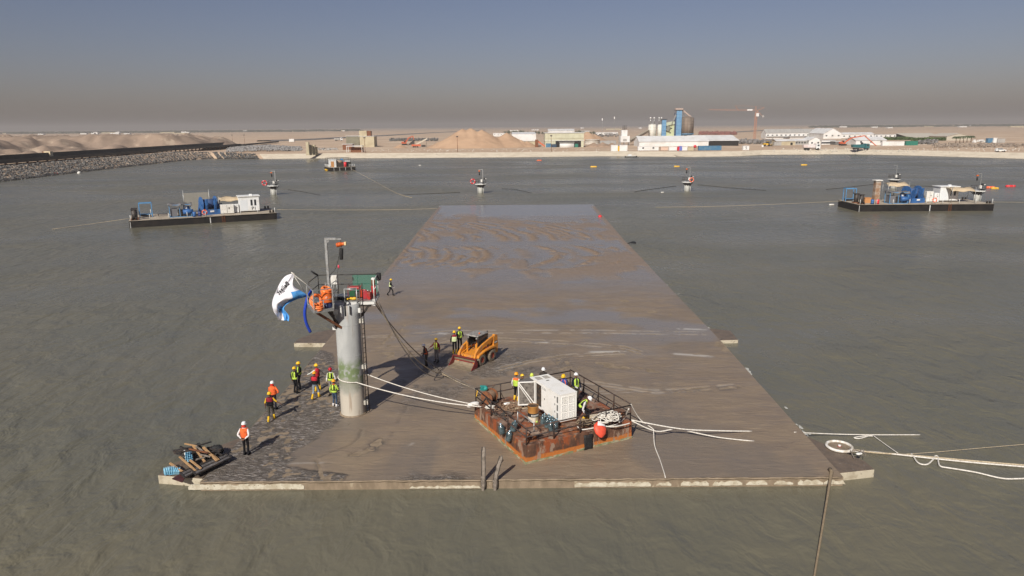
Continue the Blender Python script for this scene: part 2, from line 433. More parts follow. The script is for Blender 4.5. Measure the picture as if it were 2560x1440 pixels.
    s2 = n.new('ShaderNodeMath'); s2.operation = 'ADD'; L.new(s1.outputs[0], s2.inputs[0]); L.new(h3, s2.inputs[1])
    bp = n.new('ShaderNodeBump'); bp.inputs['Distance'].default_value = 1.0; bp.inputs['Strength'].default_value = 0.9
    L.new(s2.outputs[0], bp.inputs['Height']); L.new(bp.outputs[0], b.inputs['Normal'])
    return m
def polydist(X, Y, pts):
    D = np.full(X.shape, 1e9)
    for (ax, ay), (bx, by) in zip(pts[:-1], pts[1:]):
        ex, ey = bx-ax, by-ay; t = np.clip(((X-ax)*ex+(Y-ay)*ey)/(ex*ex+ey*ey+1e-9), 0, 1)
        D = np.minimum(D, np.hypot(X-ax-t*ex, Y-ay-t*ey))
    return D
def build_slab():
    root = thing('concrete_slab', 'huge flat concrete slab covered in brown mud, just above the water', 'slab')
    ys = [SLAB_Y0+0.02]
    while ys[-1] < SLAB_Y1: ys.append(ys[-1]+0.075*(ys[-1]/30)**1.15)
    ys[-1] = SLAB_Y1; ys = np.array(ys); NX = 330
    Yg = np.repeat(ys[:, None], NX, 1); U = np.linspace(0, 1, NX)[None, :]
    Xg = slab_l(ys)[:, None]*(1-U)+slab_r(ys)[:, None]*U
    Z = slab_z(Yg)+0.03+fbm(Xg/3.2, Yg/5.0, 4)*0.05+fbm(Xg/0.8, Yg/1.1, 3)*0.012
    wet = sstep(0.02, 0.16, fbm(Xg/7+3, Yg/5+8, 4))*0.8*sstep(38, 62, Yg)
    wet = np.maximum(wet, sstep(62, 78, Yg)*0.7)
    # fan-shaped ridges left by sweeping, two rows across the slab, wet mud between them
    ridge = np.zeros_like(Xg)
    wob = fbm(Xg/3.5, Yg/3.5, 3)*1.2
    rowA = [-13.6, -11.9, -9.9, -8.0, -6.3, -4.6, -3.3, -1.0, 1.8, 5.5, 8.0, 10.9, 12.9, 14.6]
    rowB = [-13.2, -11.2, -7.5, -5.0, -1.3, 0.6, 3.3, 6.4, 8.2, 9.6, 11.4, 13.9]
    for k, xc in enumerate(rowA):
        cx = xc-2.6*((Yg-90)/7.5)**2+wob; m = sstep(80.5, 83.5, Yg)*(1-sstep(95, 99, Yg))
        a = (1.0 if (k < 7 or k in (9, 11, 13)) else 0.45)
        ridge = np.maximum(ridge, a*m*np.exp(-((Xg-cx)/0.70)**2))
    for k, xc in enumerate(rowB):
        cx = xc-8.0*((Yg-101)/20)**2+wob; m = sstep(100.5, 103, Yg)*(1-sstep(122, 133, Yg))
        ridge = np.maximum(ridge, 0.95*m*np.exp(-((Xg-cx)/0.80)**2))
    ridge *= sstep(-0.20, 0.05, fbm(Xg/1.6+5, Yg/2.4, 3))
    far_mud = sstep(0.02, 0.14, fbm(Xg/4.5+1, Yg/7+3, 4))*sstep(70, 80, Yg)*(1-sstep(128, 140, Yg))
    edge_mud = (sstep(0.965, 0.99, U+0*Yg)+1-sstep(0.01, 0.03, U+0*Yg))*sstep(70, 90, Yg)*(1-sstep(145, 150, Yg))
    ridge = np.clip(np.maximum(ridge, 0.65*np.maximum(far_mud, edge_mud)), 0, 1)
    wet = np.clip(np.maximum(wet, sstep(124, 134, Yg+3*fbm(Xg/5, Yg/6, 3)))*(1-0.9*ridge), 0, 1)
    Z = Z*(1-wet*0.8)+(slab_z(Yg)+0.03)*wet*0.8
    Z += ridge*(0.13+0.10*fbm(Xg/0.5, Yg/0.7, 3))*np.clip((140-Yg)/30, 0.2, 1)
    # churned, gravelly ground: front-left corner and round the loader
    bnd = np.interp(Yg, [29.5, 30.6, 31.6, 33.0, 36.0, 38.5, 42, 48, 52], [-7.9, -8.3, -11.0, -11.2, -9.8, -9.6, -10.6, -12.6, -15.5])+fbm(Xg/0.9, Yg/0.9, 3)*1.4
    grit = 1-sstep(-0.25, 0.35, Xg-bnd)
    g2 = np.exp(-(((Xg+2.2)/5.2)**2+((Yg-46.6)/3.0)**2))*1.5+np.exp(-(((Xg+5.2)/2.6)**2+((Yg-42.5)/3.2)**2))*1.1
    grit = np.maximum(grit, np.clip(g2, 0, 0.85)*sstep(-0.15, 0.1, fbm(Xg/1.2, Yg/1.6, 3)))
    front = (1-sstep(30.1, 30.9, Yg+fbm(Xg/0.8, Yg, 2)*0.9))*np.maximum(np.exp(-((Xg+3.5)/1.6)**2), 0.0)
    grit = np.clip(np.maximum(grit, front*1.3), 0, 1)
    wet *= 1-grit; Z += grit*fbm(Xg/0.35, Yg/0.35, 3)*0.06
    # flow of liquid mud from the tower towards the front edge stands a little proud of the gravel
    Z += 0.03*(1-grit)*sstep(29.5, 33, Yg)*(1-sstep(40, 46, Yg))
    pale = np.zeros_like(Xg); dark = np.zeros_like(Xg)
    def px(pts): return [(GS(*p).x, GS(*p).y) for p in pts]
    def mark(pts, wd, dz=0.0, p=0.0, d=0.0, brk=0.0, edge=0.0):
        nonlocal Z, pale, dark
        q = px(pts); D = polydist(Xg, Yg, q); k = np.exp(-(D/wd)**2)
        if brk > 0: k = k*sstep(brk-0.1, brk+0.1, fbm(Xg/0.55, Yg/0.55, 2)+0.5)
        Z = Z+dz*k
        if edge: Z = Z+edge*np.exp(-((D-wd*1.6)/(wd*0.6))**2)
        pale = np.maximum(pale, p*k); dark = np.maximum(dark, d*k)
    for off in (0, 7):                     # wheel tracks of the loader
        mark([(905, 842+off*.3), (1000, 836+off), (1130, 827+off), (1290, 826+off), (1480, 826+off), (1650, 829+off), (1760, 830+off)], 0.15, -0.025, 0.55, brk=0.44, edge=0.015)
        mark([(930, 870+off), (1060, 866+off), (1120, 846+off), (1250, 846+off), (1400, 853+off), (1560, 866+off), (1600, 878+off)], 0.15, -0.03, 0.55, brk=0.42, edge=0.015)
        mark([(1330, 935+off), (1420, 945+off), (1560, 966+off), (1640, 978+off), (1720, 972+off), (1830, 962+off)], 0.12, -0.03, 0.35, 0.0, brk=0.42, edge=0.015)
        mark([(1245, 920+off), (1330, 900+off), (1420, 887+off), (1560, 879+off)], 0.15, -0.03, 0.555, brk=0.42, edge=0.02)
        mark([(1450, 982+off), (1560, 975+off), (1700, 974+off)], 0.08, -0.02, 0.35, brk=0.46)
    for a in ((1690, 885, 1775, 891), (1120, 833, 1175, 835), (1340, 858, 1365, 857), (1480, 880, 1565, 879), (1700, 822, 1760, 824), (1100, 833, 1112, 835)):
        mark([(a[0], a[1]), (a[2], a[3])], 0.20, 0.0, 0.95, brk=0.36)
    mark([(850, 1156), (760, 1159), (700, 1160)], 0.07, 0.01, 0.40, brk=0.4)
    mark([(800, 1143), (830, 1130), (878, 1112), (897, 1096), (905, 1075)], 0.07, -0.04, 0.0, 0.35, brk=0.35)
    mark([(790, 1150), (800, 1170), (806, 1196)], 0.09, -0.05, 0.0, 0.40)
    mark([(880, 1138), (915, 1123), (950, 1098)], 0.17, -0.07, 0.0, 0.85, brk=0.40)
    mark([(902, 1136), (925, 1128), (948, 1108)], 0.34, -0.05, 0.0, 0.95, brk=0.44)
    mark([(925, 1130), (948, 1112)], 0.16, -0.03, 0.40, 0.0, brk=0.52)
    mark([(975, 1100), (985, 1075), (1000, 1050), (1020, 1010)], 0.10, -0.03, 0.0, 0.25, brk=0.45)
    mark([(1690, 978), (1760, 970), (1850, 966), (1820, 973), (1720, 978)], 0.22, -0.05, 0.0, 0.35, brk=0.42)
    mark([(1470, 905), (1560, 918), (1640, 928)], 0.45, -0.03, 0.0, 0.30, brk=0.5)
    mark([(1025, 1113), (1030, 1110)], 0.10, 0.02, 0.7, brk=0.3)
    mark([(1000, 812), (985, 828), (965, 850), (940, 880)], 0.10, -0.04, 0.0, 0.35, brk=0.55)   # footprints
    mark([(1012, 812), (1000, 830), (978, 856), (952, 890)], 0.10, -0.04, 0.0, 0.35, brk=0.55)
    ny = len(ys); vs = np.stack([Xg, Yg, Z], -1).reshape(-1, 3)
    i = (np.arange(ny-1)[:, None]*NX+np.arange(NX-1)[None, :]).ravel()
    quads = np.stack([i, i+1, i+NX+1, i+NX], 1)
    me = bpy.data.meshes.new('mud_layer'); me.from_pydata(vs.tolist(), [], quads.tolist())
    me.polygons.foreach_set('use_smooth', np.ones(len(quads), dtype=bool))
    for nm, A in (('wet', wet), ('grit', grit), ('pale', pale), ('dark', dark), ('ridge', ridge)):
        at = me.attributes.new(nm, 'FLOAT', 'POINT'); at.data.foreach_set('value', np.clip(A, 0, 1).ravel().astype(np.float32))
    me.materials.append(mud_material()); me.update()
    mud = bpy.data.objects.new('mud_layer', me); COL.objects.link(mud); mud.parent = root
    # concrete body: the sides follow the mud's outline
    mb = MB(); vs = []; fs = []; kk = list(range(0, ny, 12))+[ny-1]
    for k in kk:
        y = ys[k]; l, r, z = float(slab_l(y)), float(slab_r(y)), float(slab_z(y))
        vs += [(l-0.03, y, -0.9), (l-0.03, y, z+0.015), (r+0.03, y, z+0.015), (r+0.03, y, -0.9)]
    for j in range(len(kk)-1):
        a = 4*j; c = a+4
        fs += [(a, a+1, c+1, c), (a+1, a+2, c+2, c+1), (a+2, a+3, c+3, c+2), (a+3, a, c, c+3)]
    fs += [(0, 3, 2, 1), tuple(len(vs)-4+q for q in range(4))]
    for q in range(4): vs[q] = (vs[q][0], SLAB_Y0, vs[q][2])
    mb.add(vs, fs); mb.build('slab_body', MUDFACE, root)
    # ledges: two at the front corners, two halfway along the sides
    for poly, zt in (([(-14.66, 30.4), (-16.95, 30.78), (-16.95, 31.8), (-14.4, 35.1)], 0.41), ([(15.4, 30.5), (17.25, 30.85), (17.2, 31.7), (15.5, 34.6)], 0.39), ([(-14.35, 52.1), (-16.9, 52.2), (-16.9, 53.2), (-15.9, 55.2), (-14.4, 56.3)], 0.30), ([(16.0, 52.2), (17.5, 52.3), (17.65, 54.8), (16.05, 55.6)], 0.24)):
        MB().prism(poly, -0.9, zt, 'z').build('ledge', CONC, root, 0.02)
        c_ = sum((Vector(p) for p in poly), Vector((0, 0)))/len(poly)
        MB().prism([tuple(c_+(Vector(p)-c_)*0.985) for p in poly], zt-0.01, zt+0.025, 'z').build('ledge_mud', LMUD, root, 0.01)
    # patches of clean concrete facing along the front edge
    PALE = mat('pale_facing', (0.57, 0.53, 0.42), 0.85, c2=(0.42, 0.37, 0.27), scale=3, c3=(0.24, 0.20, 0.14), s3=9, lo3=0.60, hi3=0.66, bump=0.006, bscale=30, spec=0.2)
    for a, c, lo, hi in ((480, 765, .07, .35), (1025, 1205, .05, .19), (1436, 1627, .07, .30), (1640, 1678, .09, .30), (1702, 1772, .08, .32), (1782, 1856, .08, .32), (1866, 1919, .10, .31), (1936, 1984, .10, .30), (1996, 2060, .08, .35), (2062, 2116, .10, .34)):
        x0, x1 = G(a, 1205, 0.25).x, G(c, 1205, 0.25).x; N = max(5, int((x1-x0)/0.13)); f = []
        top = [(x0+(x1-x0)*i/N, hi-abs(random.gauss(0, 0.05))-(0.12 if i in (0, N) else 0)) for i in range(N+1)]
        bot = [(x0+(x1-x0)*i/N, lo+random.uniform(-0.015, 0.015)) for i in range(N+1)]
        vsp = [(x, SLAB_Y0-0.035, z) for x, z in bot]+[(x, SLAB_Y0-0.035, z) for x, z in top]+[(x, SLAB_Y0+0.02, z) for x, z in bot]+[(x, SLAB_Y0+0.02, z) for x, z in top]
        q = N+1; fsp = []
        for i in range(N): fsp += [(i, i+1, q+i+1, q+i), (q+i, q+i+1, 3*q+i+1, 3*q+i), (2*q+i, 2*q+i+1, i+1, i)]
        fsp += [(0, q, 3*q, 2*q), (q-1, 3*q-1, 4*q-1, 2*q-1)]
        MB().add(vsp, fsp).build('concrete_facing', PALE, root)
    # thin lip of caked mud at the top of the front edge
    lip = [(x, SLAB_Y0-0.02+random.uniform(-0.02, 0.02), 0.43+random.uniform(-0.012, 0.02)) for x in np.linspace(-14.6, 15.3, 130)]
    MB().tube(lip, 0.045, 6).build('mud_lip', MUDFACE, root)
    return root
slab = build_slab()
# flecks of foam where ripples break along the right and far edges
def build_foam():
    mb = MB()
    for (yc, sp, n) in ((36.6, 0.9, 16), (45.8, 0.8, 22), (39.0, 1.5, 8), (58.5, 2.0, 10), (70.0, 2.5, 12), (53.5, 0.6, 6)):
        for k in range(n):
            y = random.gauss(yc, sp*0.6); x = float(slab_r(y))+0.06+abs(random.gauss(0, 0.25)); s = random.uniform(0.03, 0.09)
            pts = [(x+s*(1.0+random.random())*math.cos(t), y+s*(3.0+2*random.random())*math.sin(t), 0.02) for t in [2*PI*j/9 for j in range(9)]]
            mb.add(pts+[(x, y, 0.045)], [(j, (j+1) % 9, 9) for j in range(9)], 0, True)
    tag(mb.build('foam', mat('foam_white', (0.45, 0.45, 0.41), 0.8)), 'flecks of white foam along the right edge of the slab', kind='stuff')
build_foam()
# ================================================================== people
def cloth(name, c, rough=0.85): return mat('cloth_'+name, c, rough, c2=tuple(v*0.72 for v in c), scale=9, lo=0.4, hi=0.65, spec=0.15, bump=0.02, bscale=16)
SKIN = mat('skin', (0.20, 0.105, 0.065), 0.55, c2=(0.15, 0.075, 0.045), scale=14, spec=0.4)
EYE = mat('eye_dark', (0.02, 0.015, 0.012), 0.3)
HAIR = mat('hair_black', (0.012, 0.010, 0.009), 0.6)
CLO = dict(black=cloth('black', (0.012, 0.012, 0.014)), navy=cloth('navy', (0.015, 0.018, 0.032)), white=cloth('white', (0.72, 0.70, 0.68)), lime=cloth('lime', (0.52, 0.72, 0.10)), orange=cloth('orange', (0.85, 0.16, 0.045)),
           red=cloth('red', (0.50, 0.03, 0.045)), maroon=cloth('maroon', (0.22, 0.02, 0.035)), yellow=cloth('yellow', (0.75, 0.47, 0.03)), jeans=cloth('jeans', (0.055, 0.085, 0.14)), pale_jeans=cloth('pale_jeans', (0.26, 0.31, 0.36)), grey=cloth('grey', (0.23, 0.21, 0.19)),
           olive=cloth('olive', (0.07, 0.065, 0.05)), brown=cloth('brown', (0.06, 0.05, 0.045)), blue=cloth('blue', (0.05, 0.09, 0.32)), silver=cloth('silver', (0.62, 0.64, 0.58), 0.4), pale_lime=cloth('pale_lime', (0.68, 0.78, 0.42)), scarlet=cloth('scarlet', (0.62, 0.05, 0.03)))
def plastic(name, c): return mat('hat_'+name, c, 0.32, spec=0.5)
HAT = dict(yellow=plastic('yellow', (0.83, 0.50, 0.02)), white=plastic('white', (0.80, 0.80, 0.78)), red=plastic('red', (0.45, 0.015, 0.03)), lime=plastic('lime', (0.66, 0.78, 0.12)), amber=plastic('amber', (0.83, 0.36, 0.015)))
ARMS = {   # (elbow, wrist, fingertip) for the right side, x mirrored for the left
    'down': ((0.265, -0.03, 1.13), (0.275, 0.05, 0.87), (0.272, 0.08, 0.71)),
    'behind': ((0.285, -0.14, 1.14), (0.10, -0.20, 0.95), (-0.02, -0.21, 0.88)),
    'front': ((0.25, 0.06, 1.14), (0.16, 0.30, 1.08), (0.10, 0.44, 1.06)),
    'up': ((0.27, 0.10, 1.24), (0.20, 0.33, 1.33), (0.17, 0.47, 1.38)),
    'side': ((0.40, 0.10, 1.27), (0.64, 0.20, 1.20), (0.79, 0.24, 1.15)),
    'hip': ((0.36, -0.08, 1.15), (0.21, 0.08, 1.00), (0.12, 0.13, 0.98)),
    'cross': ((0.26, 0.06, 1.13), (0.06, 0.20, 1.14), (-0.06, 0.19, 1.17)),
    'reach': ((0.22, 0.18, 1.05), (0.17, 0.38, 0.92), (0.14, 0.50, 0.86)),
    'swing': ((0.27, 0.10, 1.15), (0.25, 0.30, 0.99), (0.24, 0.40, 0.87)),
    'swingback': ((0.27, -0.15, 1.15), (0.29, -0.26, 0.93), (0.29, -0.30, 0.78)),
    'wide': ((0.36, 0.0, 1.17), (0.55, 0.06, 1.02), (0.66, 0.09, 0.92)),
}
LEGS = {   # per side: knee, ankle, toe offsets (x is mirrored)
    'stand': (((0.10, 0.02, 0.50), (0.105, -0.02, 0.09), (0.13, 0.14, 0.035)),)*2,
    'apart': (((0.15, 0.03, 0.50), (0.19, -0.02, 0.09), (0.23, 0.13, 0.035)),)*2,
    'walk': (((0.10, 0.20, 0.54), (0.10, 0.22, 0.10), (0.12, 0.38, 0.05)), ((0.10, -0.06, 0.50), (0.10, -0.33, 0.16), (0.11, -0.21, 0.04))),
    'relaxed': (((0.10, 0.03, 0.50), (0.11, -0.02, 0.09), (0.15, 0.13, 0.035)), ((0.13, 0.10, 0.51), (0.17, 0.06, 0.09), (0.24, 0.20, 0.035))),
    'bent': (((0.14, 0.16, 0.49), (0.13, -0.03, 0.09), (0.15, 0.13, 0.035)), ((0.15, 0.20, 0.50), (0.17, 0.06, 0.09), (0.20, 0.21, 0.035))),
}
def person(loc, rz, label, hat='yellow', trousers='black', sleeves='black', shirt='black', boots='black', vest=None, arms=('down', 'down'), legs='stand', lean=0.0, twist=0.0, headturn=0.0, headtilt=0.0, h=1.72, sleeve_to=0.95, crouch=0.0, hood=None, gloves=None, shorts=False, beard=False):
    k = h/1.74
    root = thing('person', label, 'person', loc, rz)
    P0 = Vector((0, 0, 0.95))
    ML = Matrix.Rotation(-lean, 3, 'X') @ Matrix.Rotation(twist, 3, 'Z')
    drop = Vector((0, -0.12*crouch-0.10*max(0, lean), -crouch*0.25))
    def U(p): return (ML @ (Vector(p)-P0)+P0+drop)*k            # upper body
    def D(p): return Vector(p)*k                                # legs stay on the ground
    mb = MB(); seg = []
    def limb(pts, rad, mi, n=10):
        q = smooth_path(pts, 4); rr = []
        for i in range(len(q)):
            t = i/4; a = min(int(t), len(rad)-2); f = t-a; rr.append((rad[a]*(1-f)+rad[a+1]*f)*k)
        mb.tube(q, rr, n)
        for i in range(len(pts)-1): seg.append((pts[i], pts[i+1], rad[i]*k, rad[i+1]*k, mi[i]))
    M_SKIN, M_SHIRT, M_SLEEVE, M_TROU, M_GLOVE, M_EYE, M_HAIR = range(7)
    prof = [(0.88, 0.155, 0.115), (0.97, 0.165, 0.118), (1.08, 0.150, 0.108), (1.20, 0.162, 0.115), (1.31, 0.178, 0.122), (1.40, 0.170, 0.105), (1.455, 0.105, 0.078), (1.49, 0.062, 0.062), (1.56, 0.055, 0.058)]
    N = 16; vs = []
    for z, rx, ry in prof:
        for i in range(N):
            t = 2*PI*i/N; vs.append(U((rx*math.cos(t), ry*math.sin(t)-0.01, z)))
    fs = [(a*N+i, a*N+(i+1) % N, (a+1)*N+(i+1) % N, (a+1)*N+i) for a in range(len(prof)-1) for i in range(N)]+[tuple(range(N)), tuple((len(prof)-1)*N+i for i in range(N))]
    mb.add(vs, fs)
    seg.append((U((0, 0, 0.90)), U((0, 0, 0.97)), 0.15*k, 0.15*k, M_TROU)); seg.append((U((0, 0, 1.0)), U((0, 0, 1.38)), 0.13*k, 0.13*k, M_SHIRT))
    seg.append((U((0, 0, 1.50)), U((0, 0, 1.56)), 0.055*k, 0.055*k, M_SKIN))
    # head
    HM = ML @ Matrix.Rotation(headturn, 3, 'Z') @ Matrix.Rotation(-headtilt, 3, 'X'); hc = U((0, 0.015, 1.635))
    def Hd(p): return hc+HM @ Vector(p)*k
    mb.ell(hc, (0.076*k, 0.096*k, 0.112*k), 14, 10, M=HM); mb.ell(Hd((0, 0.025, -0.065)), (0.055*k, 0.066*k, 0.06*k), 10, 8, M=HM)
    mb.cyl(Hd((0, 0.085, 0.015)), Hd((0, 0.112, -0.028)), 0.010*k, 0.019*k, 6)
    for s in (-1, 1): mb.ell(Hd((s*0.079, -0.005, -0.01)), (0.012*k, 0.022*k, 0.033*k), 6, 5, M=HM)
    seg.append((Hd((0, 0, -0.06)), Hd((0, 0, 0.04)), 0.085*k, 0.085*k, M_SKIN)); seg.append((Hd((0, -0.05, -0.01)), Hd((0, -0.05, 0.06)), 0.075*k, 0.075*k, M_HAIR))
    if beard: seg.append((Hd((-0.03, 0.055, -0.085)), Hd((0.03, 0.055, -0.085)), 0.05*k, 0.05*k, M_HAIR))
    for s in (-1, 1): seg.append((Hd((s*0.031, 0.088, 0.0)), Hd((s*0.033, 0.090, 0.0)), 0.020*k, 0.020*k, M_EYE))
    # arms and hands
    for s, pose in ((1, arms[0]), (-1, arms[1])):
        e, wv, f = [Vector((s*p[0], p[1], p[2])) for p in ARMS[pose]]
        sh = U((s*0.168, -0.01, 1.395)); E_, W_, F_ = U(e), U(wv), U(f)
        fore = E_.lerp(W_, 0.5)
        mi = [M_SLEEVE, M_SLEEVE if sleeve_to > 0.5 else M_SKIN, M_SLEEVE if sleeve_to > 0.9 else M_SKIN]
        limb([sh, E_, fore, W_], [0.062, 0.047, 0.045, 0.030], mi)
        hd = (F_-W_).normalized(); side = (hd.cross(Vector((s, 0.25, 0)))).normalized(); nor = hd.cross(side).normalized()
        pm = W_+hd*0.052*k
        mb.ell(pm, (0.040*k, 0.052*k, 0.018*k), 8, 6, M=Matrix((side, hd, nor)).transposed())
        seg.append((W_, F_, 0.04*k, 0.03*k, M_GLOVE))
        for j, (o, ln) in enumerate(((-0.030, 0.068), (-0.010, 0.078), (0.010, 0.074), (0.029, 0.058))):
            a = pm+side*o*k+hd*0.036*k; c = a+hd*ln*0.55*k+nor*0.008*k*s; d2 = a+hd*ln*0.9*k+nor*0.028*k*s
            mb.tube([a-hd*0.01*k, c, d2], [0.0105*k, 0.0095*k, 0.0085*k], 6)
        a = W_+hd*0.025*k+side*-0.030*k; mb.tube([a, a-side*0.026*k+hd*0.026*k, a-side*0.030*k+hd*0.058*k], [0.013*k, 0.011*k, 0.009*k], 6)
    # legs
    ankles = []
    for s, pose in ((1, LEGS[legs][0]), (-1, LEGS[legs][1])):
        kn, an, to = [Vector((s*p[0], p[1], p[2])) for p in pose]
        kn = kn+Vector((s*0.05*crouch, 0.16*crouch, -0.02*crouch))
        hip = U((s*0.085, 0, 0.92)); Kn, An, To = D(kn), D(an), D(to)
        limb([hip, Kn, Kn.lerp(An, 0.45), An], [0.088, 0.062, 0.060, 0.043], [M_TROU, M_SKIN if shorts else M_TROU, M_SKIN if shorts else M_TROU])
        mb.tube([An, An.lerp(To, 0.5)+Vector((0, 0, -0.02)), To], [0.042*k, 0.042*k, 0.033*k], 8)
        seg.append((An, To, 0.04*k, 0.03*k, M_TROU)); ankles.append((Kn, An, To))
    me = mb.data('body_raw', SKIN); ob = bpy.data.objects.new('body_raw', me); COL.objects.link(ob)
    rm = ob.modifiers.new('r', 'REMESH'); rm.mode = 'VOXEL'; rm.voxel_size = 0.0135*k; rm.use_smooth_shade = True
    sm = ob.modifiers.new('s', 'SMOOTH'); sm.iterations = 2; sm.factor = 0.5
    dg = bpy.context.evaluated_depsgraph_get(); bme = bpy.data.meshes.new_from_object(ob.evaluated_get(dg), depsgraph=dg)
    bpy.data.objects.remove(ob); bpy.data.meshes.remove(me)
    bme.materials.clear()
    for m in (SKIN, CLO[shirt], CLO[sleeves], CLO[trousers], CLO[gloves] if gloves else SKIN, EYE, HAIR): bme.materials.append(m)
    cen = np.empty(len(bme.polygons)*3); bme.polygons.foreach_get('center', cen); cen = cen.reshape(-1, 3)
    best = np.full(len(cen), 1e9); idx = np.zeros(len(cen), dtype=int)
    for a, c, r0, r1, mi in seg:
        a = np.array(a); d = np.array(c)-a; t = np.clip(((cen-a)@d)/max(1e-9, d@d), 0, 1)
        dd = np.linalg.norm(cen-a-t[:, None]*d, axis=1)-(r0+(r1-r0)*t)
        up = dd < best; best[up] = dd[up]; idx[up] = mi
    bme.polygons.foreach_set('material_index', idx.astype(np.int32)); bme.update(); bme.name = 'body'
    body = bpy.data.objects.new('body', bme); COL.objects.link(body); body.parent = root
    # helmet
    hm = MB(); c0 = Hd((0, -0.004, 0.030))
    hm.lathe([(1.0, 0.0), (0.99, 0.25), (0.92, 0.55), (0.75, 0.80), (0.45, 0.96), (0.0, 1.0)], c0, 16, M=HM @ Matrix.Diagonal(Vector((0.108*k, 0.130*k, 0.118*k))))
    hm.lathe([(1.0, 0.05), (1.18, -0.02), (1.18, -0.10), (0.97, -0.04)], c0+HM @ Vector((0, 0.012*k, 0)), 16, M=HM @ Matrix.Diagonal(Vector((0.108*k, 0.132*k, 0.10*k))))
    hm.tube([c0+HM @ Vector((0, y*k, z*k)) for y, z in ((-0.125, 0.03), (-0.10, 0.085), (-0.04, 0.119), (0.04, 0.119), (0.10, 0.085), (0.125, 0.03))], 0.012*k, 6)
    if hat: hm.build('helmet', HAT[hat], root)
    # boots
    for Kn, An, To in ankles:
        b = MB(); up_ = (Kn-An).normalized()
        topb = An+up_*(0.24 if boots == 'yellow' else 0.11)*k
        b.tube([topb, An+up_*0.03*k, An-Vector((0, 0, 0.02*k))], [0.064*k, 0.057*k, 0.062*k], 10)
        fd = (To-An); fd.z = 0; fd.normalize(); bz = min(An.z, To.z+0.055*k)-0.045*k
        heel = Vector((An.x, An.y, 0))-fd*0.05*k
        b.tube([heel+Vector((0, 0, An.z-0.03*k)), heel+fd*0.09*k+Vector((0, 0, An.z-0.035*k)), Vector((To.x, To.y, To.z+0.012*k)), Vector((To.x, To.y, To.z+0.008*k))+fd*0.05*k], [0.045*k, 0.055*k, 0.048*k, 0.030*k], 10)
        b.build('boot', CLO[boots], root)
    # vest: rings round the torso, one material for each zone of its pattern
    if vest:
        style, thick = vest[0], vest[1]; cols = [CLO[c] for c in vest[2]]
        rings = [(0.97, 1.07), (1.03, 1.08), (1.10, 1.10), (1.16, 1.10), (1.22, 1.09), (1.28, 1.08), (1.34, 1.07), (1.39, 1.06), (1.43, 0.98), (1.465, 0.80)]
        zs = [p[0] for p in prof]; N = 24; vs = []
        for z, g in rings:
            rx = float(np.interp(z, zs, [p[1] for p in prof]))*g+thick; ry = float(np.interp(z, zs, [p[2] for p in prof]))*g+thick
            for i in range(N):
                t = 2*PI*i/N; vs.append(U((rx*math.cos(t), ry*math.sin(t)-0.01, z)))
        v = MB(); v.v = [tuple(q) for q in vs]
        for a in range(len(rings)-1):
            zc = (rings[a][0]+rings[a+1][0])/2
            for i in range(N):
                t = 2*PI*(i+0.5)/N; ct = abs(math.cos(t)); st = math.sin(t)
                if style == 'plain': mi = 0
                elif style == 'split': mi = 0 if zc > 1.20 else 1             # coloured yoke, dark below
                elif style == 'hi_vis': mi = (0 if (zc < 1.12 or 0.35 < ct < 0.72) else 1)   # bright belt and braces on dark
                elif style == 'braces': mi = (1 if (0.30 < ct < 0.62 and zc > 1.10) or 1.12 < zc < 1.17 else 0)   # dark straps on bright
                elif style == 'yoke': mi = (1 if zc > 1.36 else (2 if 0.40 < ct < 0.60 and zc > 1.15 else 0))
                elif style == 'striped': mi = (1 if (1.06 < zc < 1.12 or 0.45 < ct < 0.68) else 0)
                if ct > 0.93 and zc > 1.33: continue                           # arm holes
                v.f.append([a*N+i, a*N+(i+1) % N, (a+1)*N+(i+1) % N, (a+1)*N+i]); v.m.append(mi); v.sm.append(True)
        vo = v.build('vest', cols, root)
        so = vo.modifiers.new('t', 'SOLIDIFY'); so.thickness = 0.018; so.offset = -1
    if hood:
        hb = MB(); hb.ell(Hd((0, -0.045, -0.09)), (0.115*k, 0.10*k, 0.075*k), 12, 7, M=HM); hb.build('hood', CLO[hood], root)
    return root
# ================================================================== the access tower standing on the slab
GALV = mat('galvanised_steel', (0.42, 0.43, 0.42), 0.45, 0.6, c2=(0.30, 0.30, 0.28), scale=6)
PAINTW = mat('chipped_white_paint', (0.66, 0.66, 0.62), 0.5, c2=(0.42, 0.38, 0.32), scale=5, lo=0.55, hi=0.70)
DARKST = mat('dark_steel', (0.045, 0.043, 0.042), 0.55, 0.3, c2=(0.09, 0.07, 0.055), scale=5)
RUST = mat('rusty_steel', (0.22, 0.085, 0.035), 0.8, c2=(0.11, 0.045, 0.025), scale=4, c3=(0.33, 0.15, 0.06), s3=9)
BLACKRUB = mat('black_rubber', (0.018, 0.018, 0.018), 0.7)
ROPEW = mat('white_rope', (0.72, 0.69, 0.62), 0.9, c2=(0.52, 0.48, 0.41), scale=14)
ROPET = mat('tan_rope', (0.50, 0.42, 0.29), 0.9, c2=(0.32, 0.26, 0.17), scale=14)
CABLE = mat('grey_cable', (0.13, 0.115, 0.10), 0.75, c2=(0.22, 0.19, 0.16), scale=3)
ORANGE = mat('orange_paint', (0.75, 0.16, 0.025), 0.42, c2=(0.55, 0.11, 0.03), scale=5)
ORANGEHOSE = mat('orange_hose', (0.80, 0.20, 0.04), 0.5, c2=(0.62, 0.12, 0.03), scale=4, c3=(0.85, 0.42, 0.16), s3=7, lo3=0.55, hi3=0.66)
REDP = mat('red_plastic', (0.40, 0.022, 0.022), 0.5, c2=(0.25, 0.05, 0.04), scale=5)
REDPINK = mat('faded_red', (0.50, 0.05, 0.065), 0.5, c2=(0.34, 0.06, 0.06), scale=5)
YELP = mat('yellow_paint', (0.75, 0.45, 0.02), 0.45, c2=(0.55, 0.33, 0.05), scale=4)
BLUEHOSE = mat('blue_hose', (0.02, 0.06, 0.42), 0.35)
